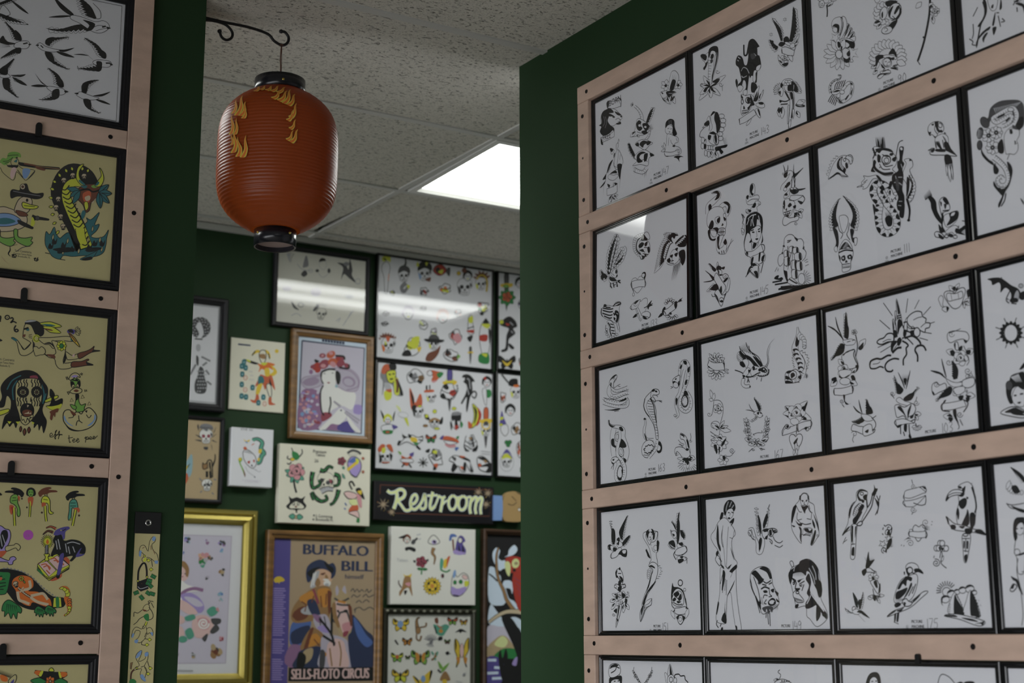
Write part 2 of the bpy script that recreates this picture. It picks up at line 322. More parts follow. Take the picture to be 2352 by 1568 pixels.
class Art:
    """traced artwork; coordinates are those of the tracing (y down), carried onto the sheet by its four corners"""
    def __init__(s, sheet, W, H, corners, y=-.0003, paper='white', lw=1.0, acc=False):
        s.sheet, s.W, s.H, s.y, s.paper, s.lw = sheet, W, H, y, paper, lw
        s.h = solve8(corners, [(0, H), (W, H), (W, 0), (0, 0)])
        s.k = abs(corners[1][0] - corners[0][0]) / W       # tracing units per metre
        s.cur = None; s.name = 'drawing'; s.label = None; s.lay = 0; s.acc = acc
    def map(s, x, y):
        h = s.h; d = h[6] * x + h[7] * y + 1
        return ((h[0] * x + h[1] * y + h[2]) / d, (h[3] * x + h[4] * y + h[5]) / d)
    def m(s, name='drawing', label=None): s.end(); s.name = name; s.label = label; s.cur = ([], [], [], []); s.lay = s.lay if s.acc else 0; return s
    def end(s):
        if s.cur and s.cur[1]:
            v, f, mi, mats = s.cur; me = bpy.data.meshes.new(s.name); me.from_pydata(v, [], f)
            for c in mats: me.materials.append(PAPER[s.paper] if c == 'w' else ink(c))
            me.polygons.foreach_set('material_index', mi); me.update()
            o = obj(s.name, me, None, s.sheet)
            if s.label: o['label'] = s.label
        s.cur = None
    def put(s, P, F, c):
        v, f, mi, mats = s.cur
        if c not in mats: mats.append(c)
        n = len(v); s.lay += 1; yy = s.y - 5e-6 * s.lay
        e = .0004
        v += [(min(max(x, e), s.W - e), yy, min(max(z, e), s.H - e)) for x, z in P]; f += [tuple(n + i for i in q) for q in F]; mi += [mats.index(c)] * len(F)
    def poly(s, L, c):      # L already in sheet metres
        Q = [L[0]]
        for p in L[1:]:
            if abs(p[0] - Q[-1][0]) + abs(p[1] - Q[-1][1]) > 1e-6: Q.append(p)
        if len(Q) < 3: return
        try: T = tessellate_polygon([[Vector((p[0], p[1], 0)) for p in Q]])
        except Exception: return
        s.put(Q, T, c)
    def F(s, p, c='k'): s.poly([s.map(*q) for q in smooth(pts(p), True)], c); return s
    def rib(s, L, w, c, tap=0, closed=False):
        n = len(L)
        if n < 2: return
        V = []; Fc = []
        for i in range(n):
            a = L[(i - 1) % n if closed else max(i - 1, 0)]; b = L[(i + 1) % n if closed else min(i + 1, n - 1)]
            dx, dy = b[0] - a[0], b[1] - a[1]; q = math.hypot(dx, dy) or 1
            u = i / (n - 1); h = w * .0005
            if tap == 1: h *= max(.12, math.sin(math.pi * (.08 + .84 * u)))
            elif tap == 2: h *= 1 - .9 * u
            elif tap == 3: h *= .1 + .9 * u
            V += [(L[i][0] - dy / q * h, L[i][1] + dx / q * h), (L[i][0] + dy / q * h, L[i][1] - dx / q * h)]
        for i in range(n if closed else n - 1):
            j = (i + 1) % n; Fc.append((2 * i, 2 * i + 1, 2 * j + 1, 2 * j))
        s.put(V, Fc, c)
    def S(s, p, w=1.0, c='k', t=0):
        for q in (p.split('/') if isinstance(p, str) else [p]): s.rib([s.map(*z) for z in smooth(pts(q), False)], w * s.lw, c, t)
        return s
    def O(s, p, c='w', w=1.0, k='k'):
        L = [s.map(*q) for q in smooth(pts(p), True)]
        if c: s.poly(L, c)
        if w: s.rib(L, w * s.lw, k, 0, True)
        return s
    def E(s, x, y, rx, ry=None, a=0, c='w', w=1.0, k='k', n=14):
        ry = rx if ry is None else ry; a = math.radians(a); ca, sa = math.cos(a), math.sin(a)
        L = [s.map(x + rx * math.cos(t) * ca - ry * math.sin(t) * sa, y + rx * math.cos(t) * sa + ry * math.sin(t) * ca) for t in (2 * math.pi * i / n for i in range(n))]
        if c: s.poly(L, c)
        if w: s.rib(L, w * s.lw, k, 0, True)
        return s
    def LF(s, x0, y0, x1, y1, wd, c='w', h=1, w=.9, hc='k'):
        dx, dy = x1 - x0, y1 - y0; nx, ny = -dy, dx; q = math.hypot(nx, ny) or 1; nx, ny = nx / q * wd / 2, ny / q * wd / 2
        s.O([(x0, y0), (x0 + dx * .3 + nx * .85, y0 + dy * .3 + ny * .85), (x0 + dx * .55 + nx, y0 + dy * .55 + ny), (x1, y1), (x0 + dx * .55 - nx, y0 + dy * .55 - ny), (x0 + dx * .3 - nx * .85, y0 + dy * .3 - ny * .85)], c, w)
        if h == 1: s.F([(x0, y0), (x0 + dx * .3 + nx * .8, y0 + dy * .3 + ny * .8), (x0 + dx * .62 + nx * .2, y0 + dy * .62 + ny * .2), (x0 + dx * .4, y0 + dy * .4)], hc)
        if h == 2: s.F([(x0, y0), (x0 + dx * .3 + nx * .8, y0 + dy * .3 + ny * .8), (x0 + dx * .55, y0 + dy * .55), (x0 + dx * .3 - nx * .8, y0 + dy * .3 - ny * .8)], hc)
        return s
    def PT(s, x, y, r0, r1, n, a0=0, a1=360, wd=None, c='w', h=0, w=.9, hc='k'):
        full = abs(a1 - a0) >= 359; wd = wd or abs(a1 - a0) / 57.3 * (r0 + r1) / 2 / n * .9
        for i in range(n):
            a = math.radians(a0 + (a1 - a0) * i / (n if full else max(1, n - 1))); s.LF(x + r0 * math.cos(a), y + r0 * math.sin(a), x + r1 * math.cos(a), y + r1 * math.sin(a), wd, c, h, w, hc)
        return s
    def RY(s, x, y, r0, r1, n, a0=0, a1=360, w=.8, c='k', t=0):
        full = abs(a1 - a0) >= 359
        for i in range(n):
            a = math.radians(a0 + (a1 - a0) * i / (n if full else max(1, n - 1))); s.S([(x + r0 * math.cos(a), y + r0 * math.sin(a)), (x + r1 * math.cos(a), y + r1 * math.sin(a))], w, c, t)
        return s
    def SP(s, x, y, r, turns=1.5, a0=0, w=.9, c='k', d=1):
        n = int(10 * turns) + 1
        return s.S([(x + r * (1 - .88 * i / n) * math.cos(math.radians(a0) + d * 2 * math.pi * turns * i / n), y + r * (1 - .88 * i / n) * math.sin(math.radians(a0) + d * 2 * math.pi * turns * i / n)) for i in range(n + 1)], w, c)
    def path(s, p, n):
        L = smooth(pts(p), False, 6); D = [0]
        for a, b in zip(L, L[1:]): D.append(D[-1] + math.hypot(b[0] - a[0], b[1] - a[1]))
        out = []; j = 0
        for i in range(n + 1):
            t = D[-1] * i / n
            while j < len(L) - 2 and D[j + 1] < t: j += 1
            q = (t - D[j]) / ((D[j + 1] - D[j]) or 1); out.append((L[j][0] + (L[j + 1][0] - L[j][0]) * q, L[j][1] + (L[j + 1][1] - L[j][1]) * q))
        return out
    def SN(s, p, w0, w1, c='w', n=0, dk=0, w=1.0, wm=None, k='k', sd=1):
        m = max(14, len(pts(p)) * 5); L = s.path(p, m); A = []; B = []; wm = wm or (w0 + w1) / 2
        for i, q in enumerate(L):
            a, b = L[max(i - 1, 0)], L[min(i + 1, m)]; dx, dy = b[0] - a[0], b[1] - a[1]; l = math.hypot(dx, dy) or 1; u = i / m
            h = ((1 - u) * (1 - 2 * u) * w0 + 4 * u * (1 - u) * wm + u * (2 * u - 1) * w1) / 2
            A.append((q[0] - dy / l * h * sd, q[1] + dx / l * h * sd)); B.append((q[0] + dy / l * h * sd, q[1] - dx / l * h * sd))
        MA = [s.map(*a) for a in A]; MBb = [s.map(*a) for a in B]
        if c:
            V = []; Fc = []
            for i in range(m + 1): V += [MA[i], MBb[i]]
            for i in range(m): Fc.append((2 * i, 2 * i + 1, 2 * i + 3, 2 * i + 2))
            s.put(V, Fc, c)
        if dk:
            for j in range(dk):
                i0 = int(m * (j + .1) / dk); i1 = max(i0 + 1, int(m * (j + .75) / dk)); i1 = min(i1, m)
                V = []; Fc = []
                for i in range(i0, i1 + 1):
                    t = .25 + .3 * math.sin(math.pi * (i - i0) / (i1 - i0)); V += [MA[i], (MA[i][0] + (MBb[i][0] - MA[i][0]) * t, MA[i][1] + (MBb[i][1] - MA[i][1]) * t)]
                for i in range(i1 - i0): Fc.append((2 * i, 2 * i + 1, 2 * i + 3, 2 * i + 2))
                s.put(V, Fc, k)
        s.rib(MA, w * s.lw, k); s.rib(MBb, w * s.lw, k)
        for j in range(1, n):
            i = int(m * j / n); a, b = MA[i], MBb[i]; s.rib([(a[0] + (b[0] - a[0]) * .45, a[1] + (b[1] - a[1]) * .45), b], .7 * s.lw, k)
        return s
    def WG(s, lead, trail, n, k=.5, c='w', kc='k', w=.8, wd=1.25):
        """a wing: n feathers running from the leading edge to the trailing edge, dark near the leading edge"""
        A = s.path(lead, n); B = s.path(trail, n)
        for i in range(n):
            a, b = ((A[i][0] + A[i + 1][0]) / 2, (A[i][1] + A[i + 1][1]) / 2), ((B[i][0] + B[i + 1][0]) / 2, (B[i][1] + B[i + 1][1]) / 2)
            q = math.hypot(B[i + 1][0] - B[i][0], B[i + 1][1] - B[i][1]) * wd; s.LF(a[0], a[1], b[0], b[1], max(q, math.hypot(A[i + 1][0] - A[i][0], A[i + 1][1] - A[i][1])), c, 0, w)
        if k:
            C = [(a[0] + (b[0] - a[0]) * k, a[1] + (b[1] - a[1]) * k) for a, b in zip(A, B)]; Z = []
            for i in range(n): Z += [C[i], ((A[i][0] + A[i + 1][0]) / 2 + ((B[i][0] + B[i + 1][0]) / 2 - (A[i][0] + A[i + 1][0]) / 2) * (k + .22), (A[i][1] + A[i + 1][1]) / 2 + ((B[i][1] + B[i + 1][1]) / 2 - (A[i][1] + A[i + 1][1]) / 2) * (k + .22))]
            s.poly([s.map(*q) for q in A + [C[n]] + Z[::-1]], kc)
        return s
    def ZG(s, p, amp, n, c='k', w=0):
        L = s.path(p, 2 * n); Z = []; Bk = []
        for i, q in enumerate(L):
            a, b = L[max(i - 1, 0)], L[min(i + 1, 2 * n)]; dx, dy = b[0] - a[0], b[1] - a[1]; l = math.hypot(dx, dy) or 1
            Z.append((q[0] - dy / l * amp, q[1] + dx / l * amp) if i % 2 else q)
        M = [s.map(*q) for q in Z]
        if w: s.rib(M, w * s.lw, c)
        else: s.poly(M + [s.map(*q) for q in L[::-1]], c)
        return s
    def HT(s, p, q, n, w=.7, c='k', t=2):
        for a, b in zip(s.path(p, n), s.path(q, n)): s.S([a, b], w, c, t)
        return s
    def RS(s, x, y, r, c='w', lf=0, dk='k', a=0):
        if lf: s.PT(x, y, r * .7, r * 1.75, lf, a + 20, a + 380, r * .75, 'w', 1)
        for i in range(5): q = math.radians(a + 72 * i); s.E(x + r * .55 * math.cos(q), y + r * .55 * math.sin(q), r * .52, r * .45, a + 72 * i, c, .9)
        s.E(x, y, r * .5, None, 0, c, .9); s.SP(x, y, r * .42, 1.4, a, .9)
        for i in range(3): q = math.radians(a + 120 * i + 30); s.F([(x + r * .5 * math.cos(q - .5), y + r * .5 * math.sin(q - .5)), (x + r * .78 * math.cos(q), y + r * .78 * math.sin(q)), (x + r * .5 * math.cos(q + .5), y + r * .5 * math.sin(q + .5)), (x + r * .58 * math.cos(q), y + r * .58 * math.sin(q))], dk)
        s.F([(x - r * .1, y - r * .2), (x + r * .2, y), (x, y + r * .18)], dk); return s
    def ST(s, x, y, r, n=5, c='w', w=.8, q=.42, a=-90):
        L = []
        for i in range(2 * n): t = math.radians(a + 180 * i / n); L.append('%g,%g!' % (x + (r if i % 2 == 0 else r * q) * math.cos(t), y + (r if i % 2 == 0 else r * q) * math.sin(t)))
        return s.O(' '.join(L), c, w)
    def SK(s, x, y, r, a=0, c='w', e='k', fl=1):
        ca, sa = math.cos(math.radians(a)), math.sin(math.radians(a)); g = lambda L: [(x + (px * fl * ca - py * sa) * r, y + (px * fl * sa + py * ca) * r) for px, py in L]
        s.O(g([(0, -1), (.6, -.85), (.95, -.3), (.85, .2), (.6, .35), (.55, .95), (.25, 1.15), (-.25, 1.15), (-.55, .95), (-.6, .35), (-.85, .2), (-.95, -.3), (-.6, -.85)]), c, 1)
        s.F(g([(-.6, -.05), (-.3, -.15), (-.12, .08), (-.25, .32), (-.55, .28)]), e); s.F(g([(.6, -.05), (.3, -.15), (.12, .08), (.25, .32), (.55, .28)]), e)
        s.F(g([(0, .28), (.13, .55), (-.13, .55)])); s.S(g([(-.42, .72), (0, .76), (.42, .72)]), .9); s.S(g([(-.4, .95), (0, 1.0), (.4, .95)]), .8)
        for i in range(5): s.S(g([(-.32 + .16 * i, .62), (-.32 + .16 * i, .98)]), .7)
        s.F(g([(.62, -.4), (.88, -.2), (.8, .15), (.7, .1)])); return s
    def BN(s, top, bot, c='w', w=1.1):
        """banner: closed shape between a top and a bottom edge"""
        return s.O([q[:2] for q in smooth(pts(top), False)] + [q[:2] for q in smooth(pts(bot), False)][::-1], c, w)
    def T(s, x, y, st, h, c='k', a=0, sx=1.0, bold=0, al=0):
        """text with its baseline start at (x, y), h = cap height in tracing units"""
        u, v = s.map(x, y); return s.TL(u, v, st, h / s.k, c, a, sx, bold, al)
    def TL(s, u, v, st, h, c='k', a=0, sx=1.0, bold=0, al=0):
        V, Fc = text_mesh(st); k = h / .70; ca, sa = math.cos(math.radians(a)), math.sin(math.radians(a))
        if al and V: u -= al * max(p[0] for p in V) * k * sx
        for dx in ([0] if not bold else [-bold, 0, bold]):
            s.put([(u + (px * sx * k + dx * h) * ca - py * k * sa, v + (px * sx * k + dx * h) * sa + py * k * ca) for px, py in V], Fc, c)
        return s
    def NUM(s, x, y, st, h, w=.9, c='d'):
        u, v = s.map(x, y); k = h / s.k / 10; cx = 0
        for ch in st:
            for p in DIG[ch]: s.rib([(u + (cx + q[0]) * k, v + q[1] * k) for q in smooth(pts(p), False)], w * s.lw, c)
            cx += {'1': 3.2}.get(ch, 6.5)
        return s
    def PM(s, x, y, num, x2, y2, h=.0052, nh=.0165, one=False):
        """the little printed line below each sheet and its pencilled number"""
        s.m('sheet_mark'); u, v = s.map(x, y); s.TL(u, v, 'PICTURE', h, 'd', sx=.85, bold=.04)
        if not one: s.TL(u, v - h * 1.6, 'MACHINE', h, 'd', sx=.85, bold=.04); s.TL(u - h * 2.4, v - h * 1.7, '\u00a9', h, 'd'); s.TL(u - h * 3.0, v - h * 2.9, '1976', h * .8, 'd', sx=.9)
        return s.NUM(x2, y2, num, nh * s.k)
    def use(s):
        """make this sheet's drawing tools the current ones"""
        for k in 'm S F O E LF PT RY SP SN WG ZG HT RS ST SK BN T PM'.split(): globals()[k] = getattr(s, k)

# ---- flash sheets of the right-hand rack
def sheet147():
 m('bull_drawing')
 O('640,752 665,742 700,752 722,772 747,797 745,815 730,828 738,850 712,850 682,866 655,856 630,842 606,850 601,805 615,768')
 F('640,752 616,768 603,800 606,845 588,862 604,872 594,905 616,932 652,922 690,882 668,862 648,830 656,800 645,792 655,778 690,772 668,745')
 F('632,782 655,778 690,795 660,800');F('695,765 722,775 740,792 715,790');F('680,800 692,796 698,806 686,810');F('733,797 746,795 743,808');S('702,822 722,812 738,828/718,836 738,838',1.2)
 S('620,800 628,840 615,868/632,800 640,842 630,880',.9,'l');F('706,848 736,838 738,852 715,856')
 BN('645,700 690,694 728,690','645,742 690,744 740,728');F('655,690 640,708 645,742 656,728');S('716,692 714,676 738,678 742,705 736,730',1.4);T(656,733,'BORN',28,sx=.8)
 BN('600,946 645,934 692,900','612,978 650,962 692,938');F('600,946 602,990 616,996 612,972');F('692,880 676,880 692,902');T(612,972,'FREE',26,sx=.8)
 m('swallow_and_flowers_drawing')
 PT(1052,585,6,40,5,100,330,26);PT(1130,580,6,34,5,-120,120,24);E(1048,588,8,c='k');E(1134,585,8,c='k')
 O('1068,605 1085,500 1112,484 1136,515 1130,560 1098,618');F('1076,612 1092,550 1108,545 1118,562 1100,615');HT('1092,552 1116,560','1096,500 1126,512',5,.8)
 O('1010,638 1028,627 1055,622 1066,640 1048,668 1026,672');F('1052,630 1090,622 1122,634 1094,648 1072,668 1056,650');F('1018,630 1032,640 1024,646');S('1068,640 1098,640 1118,634',.8,'w')
 LF(1060,662,1082,716,24);LF(1088,654,1114,712,28);LF(1024,672,1078,714,18);F('1078,690 1100,665 1112,660 1095,690')
 m('hawk_and_snake_drawing')
 SN('886,832 880,790 862,755 834,728',22,14,n=7);RY(826,722,4,22,5,150,250,1.0)
 O('806,940 830,905 842,860 850,822 872,815 905,835 930,858 940,880 925,905 900,925 860,932');F('845,850 862,826 880,838 872,862 888,880 870,900 850,885');F('888,850 918,846 935,870 915,900 895,880');F('880,905 905,895 925,912 900,925')
 E(868,862,10);E(908,872,9);S('850,905 880,915 915,906',1.2);LF(840,905,804,942,24);LF(850,925,868,942,16)
 WG('912,842 928,790 948,752','936,845 962,790 974,730',6,.55);HT('930,870 950,890','955,852 966,880',5,1.0);SN('922,905 938,890 930,935 905,965',14,12,n=6)
 O('838,990 868,965 905,958 945,975 958,985 935,1000 905,1030 875,1015');F('868,990 895,965 925,978 900,995 890,1015');F('915,972 945,972 940,990 920,998');F('838,992 858,978 866,1000 850,1006')
 WG('846,1086 826,1040 800,988','832,1096 794,1046 782,985',6,.6)
 O('832,1080 862,1045 905,1030 945,1052 970,1068 935,1085 925,1140 875,1130 820,1140 850,1108');F('850,1070 880,1042 912,1050 880,1062 868,1085 890,1110 855,1118');F('900,1062 925,1055 918,1100 900,1110');F('940,1052 968,1068 945,1075');S('862,1120 900,1095 922,1112',1.4)
 SN('832,1165 862,1180 895,1182 918,1155',26,24,n=7);HT('838,1150 842,1185','822,1158 828,1188',4,.9);S('905,1180 900,1225/915,1175 912,1215/890,1195 888,1212',1.1,t=2)
 m('seated_woman_drawing')
 E(1072,890,28,34,10);F('1046,880 1050,838 1078,816 1106,828 1110,875 1126,918 1110,934 1094,918 1096,870 1084,852 1062,862');S('1060,884 1072,880/1080,886 1090,884',1.2);S('1070,905 1080,908',1.5);S('1070,826 1072,856/1084,824 1088,858',.8,'l')
 O('1058,924 1082,922 1108,934 1132,945 1134,975 1112,985 1112,1002 1140,1012 1156,1035 1146,1060 1112,1060 1060,1076 1040,1062 1046,1020 1052,985');S('1082,960 1090,985 1108,1000/1120,950 1128,972/1070,945 1066,1000',1);F('1094,1002 1112,994 1110,1010 1098,1008')
 BN('1038,1042 1085,1046 1135,1030','1046,1072 1090,1072 1142,1056');SP(1134,1040,20,1.2,180);LF(1048,1020,1020,1004,14,h=0);LF(1046,1032,1016,1040,14,h=0);LF(1046,1026,1036,980,14,h=0)
 F('1104,1080 1132,1068 1172,1078 1150,1080 1140,1092 1144,1112 1128,1090')
 m('praying_hands_drawing')
 S('716,985 724,955 728,972',1);O('708,992 722,984 716,1020 708,1025');O('664,1020 692,1032 676,1062');F('664,1020 686,1028 674,1046')
 O('694,1100 708,1040 722,1030 740,1060 754,1108 742,1140 716,1150 690,1140');S('722,1034 718,1090 712,1140/736,1062 730,1100',1.1);F('690,1062 700,1050 690,1090')
 F('662,1120 684,1096 672,1130 650,1180 642,1190 650,1150');F('716,1130 746,1130 740,1175 732,1235 718,1180');F('640,1190 655,1170 612,1235 636,1235 592,1295 628,1262');S('690,1110 700,1160 716,1165/650,1190 668,1150',1.1)
 O('650,1220 660,1200 690,1205 716,1198 718,1215 690,1240 660,1235');F('664,1195 700,1170 712,1190 690,1192');BN('642,1300 680,1285 712,1268','645,1345 690,1335 714,1318');F('645,1265 665,1275 655,1292');F('694,1256 716,1262 700,1275')
 LF(676,1345,655,1400,22);LF(690,1345,720,1342,20);LF(680,1355,716,1376,20);S('688,1255 686,1290/680,1340 672,1405',1.4);S('735,1230 728,1310/620,1260 618,1340',.7,t=2)
 PM(965,1212,'147',1022,1210)
def sheet143():
 m('cobra_and_leaves_drawing')
 SN('184,720 188,640 196,560 196,480 215,430',26,60,n=12);F('172,470 178,415 212,388 250,392 258,440 250,520 222,620 206,690 202,640 226,560 238,470 226,432 196,432 182,480')
 S('245,440 246,520 220,610 208,680',1.4,'l');O('106,470 120,456 150,458 172,440 168,500 150,540 140,520 122,505');F('106,470 122,458 150,462 160,480 150,510 128,502');F('150,530 168,520 152,570 136,592 128,575 142,555');E(205,475,12,22,15,'k');E(200,515,10,16,15,'d')
 for x,y in((130,640),(320,635),(100,720),(92,850),(275,810),(195,830),(100,800)):LF(184,735,x,y,40,h=1)
 F('206,690 250,665 272,668 232,700');F('130,770 170,735 150,780');F('182,726 215,752 200,770');SP(280,715,20,1.2);SP(118,715,18,1.2);SP(250,605,20,1.1);S('290,720 292,770/185,800 178,825',.9)
 m('panther_and_skull_drawing')
 SN('590,400 555,342 530,350 516,400 500,460 478,462 474,375',40,8,'k',wm=16)
 F('518,380 545,345 562,345 566,380 588,400 592,460 608,470 622,540 615,580 590,600 585,690 570,700 556,650 540,640 528,660 520,640 505,760 490,808 468,790 492,740 488,690 470,680 455,735 432,745 425,715 452,680 440,610 430,570 408,548 406,510 424,468 452,474 468,500 480,545 500,545 512,480')
 S('452,600 470,570 500,580 520,620/540,470 560,452 580,470/455,640 470,655 500,640',2,'l');F('530,460 560,450 575,480 545,500','d');S('425,480 445,495/420,505 430,515',1.6,'w');O('404,690 412,668 422,700 416,740','k');O('585,560 620,545 606,590 580,595','w');O('560,600 585,600 572,690 552,680');F('575,620 590,610 580,690')
 O('420,740 445,720 470,740 440,780','w');O('470,770 500,760 500,800 475,805','w');F('540,700 580,710 590,770 540,780')
 O('452,800 490,810 535,800 560,830 548,880 520,940 480,965 458,975 448,930 455,870');E(512,850,22,26,-20,'w',2.2);F('500,845 515,825 530,850 515,878');E(462,862,9,20,0,'w',2);F('474,895 486,920 470,925');F('530,800 556,860 566,890 535,900 520,930 505,915 530,880');F('452,800 470,830 456,835')
 S('460,940 520,930/458,962 515,950',1.6);ZG('460,945 515,938',14,6,'k',1)
 BN('436,1012 490,975 560,930','440,1055 500,1030 580,968');O('495,1065 510,1030 540,1005 520,1050');F('432,1010 440,1012 440,1058')
 O('575,890 605,868 640,870 652,905 620,915');F('600,870 636,868 640,885 610,885');O('575,930 600,920 618,998 590,980');F('590,925 610,940 612,985');O('600,850 625,790 642,760 636,800 612,848');F('555,850 590,810 600,770 598,830 580,860');F('604,820 620,790 612,835');LF(560,840,605,725,28)
 m('eagle_with_banner_drawing')
 WG('790,345 762,260 712,138','815,335 808,240 740,180',8,.55);WG('860,350 880,230 896,48','905,350 948,250 925,95',9,.55)
 LF(905,380,950,280,22);LF(900,395,940,350,20);E(838,335,24,30,0,'k');O('820,360 845,350 880,370 862,385');F('790,350 830,362 800,392 770,378');O('868,380 900,360 910,390 880,405')
 WG('770,392 740,372 700,330','745,445 705,410 690,345',5,.5);E(715,352,14,12,0,'k');BN('800,400 840,395 905,425','800,445 850,465 900,468');S('905,425 916,400 908,380',1.3);F('800,400 796,430 806,450')
 O('768,462 790,490 830,475 886,470 890,520 860,500 850,545 820,565 790,545 772,510');RS(825,495,36);F('772,505 800,520 795,535');F('800,540 850,528 852,545 822,560');ST(826,160,18,6);ST(708,288,17,6);ST(942,250,17,6)
 m('feathered_headdress_drawing')
 O('190,990 212,950 235,952 262,985 275,1060 262,1130 258,1220 230,1232 190,1215 168,1170 186,1120 205,1080');F('228,958 250,952 268,1000 272,1070 262,1110 244,1130 236,1060 222,1010');F('190,985 210,945 232,950 205,975');E(238,1180,22,48,-4,'w',1.4);F('222,1160 238,1140 246,1190 236,1222');F('168,1150 196,1150 186,1190 172,1180')
 O('120,1085 150,1050 165,1000 182,985 186,1040 160,1070');F('135,1050 172,1020 180,1050 150,1070');S('140,1080 105,1120 100,1160 118,1165/160,1075 180,1060 178,1110',1.3);F('180,1130 215,1115 240,1140 200,1140')
 for i in range(6):E(285+14*math.sin(i*1.1),985+38*i,24,20,0,None,1)
 HT('290,1180 310,1230','330,1170 342,1225',5,.9)
 for x,y in((125,1190),(122,1240),(150,1300),(175,1310)):E(x,y,14,26,0,None,1)
 F('135,1225 155,1228 150,1265 135,1262');S('160,1235 225,1240/160,1270 225,1275/190,1238 192,1272/170,1238 172,1270/210,1240 212,1275',1.2);F('230,1250 270,1240 332,1228 322,1252 280,1262 300,1290 280,1310 262,1280 236,1285');LF(195,1285,205,1342,26);LF(232,1285,252,1352,30);LF(150,1180,140,1225,20)
 m('crested_eagle_drawing')
 PT(790,765,12,66,7,150,260,20);O('768,790 780,750 800,740 812,770 800,815 785,810');F('770,780 790,770 786,805');F('795,700 830,675 800,740 785,730')
 O('800,700 820,672 870,665 900,690 905,740 890,775 850,780 825,760 812,720');E(840,690,16,12,0,'w');E(862,690,14,12,0,'w');E(850,710,14,12,0,'w');E(828,712,12,12,0,'w');F('850,725 880,715 886,760 852,770')
 WG('885,690 905,720 900,770','925,695 972,765 965,795',6,.45);F('880,690 900,695 895,780 882,770')
 O('866,780 900,785 905,900 880,1020 856,1090 862,980 870,900');F('868,785 892,785 902,880 885,1000 876,1000 886,900');F('880,850 888,840 890,930','w');O('850,900 862,890 856,1045 848,1050');LF(872,1010,862,1095,18,h=0);O('890,930 906,930 895,1010')
 F('820,770 845,790 870,850 850,830');S('780,850 830,860 870,840/790,885 850,880/920,880 995,895',2.4);F('780,845 800,860 782,870');F('915,885 960,900 998,895 985,908 930,905');LF(925,880,1000,850,44,h=0);S('960,850 985,865',1);LF(775,910,780,992,36);LF(805,905,800,1005,40);LF(925,940,952,998,34);F('780,915 800,925 775,960')
 PM(524,1150,'143',622,1150)
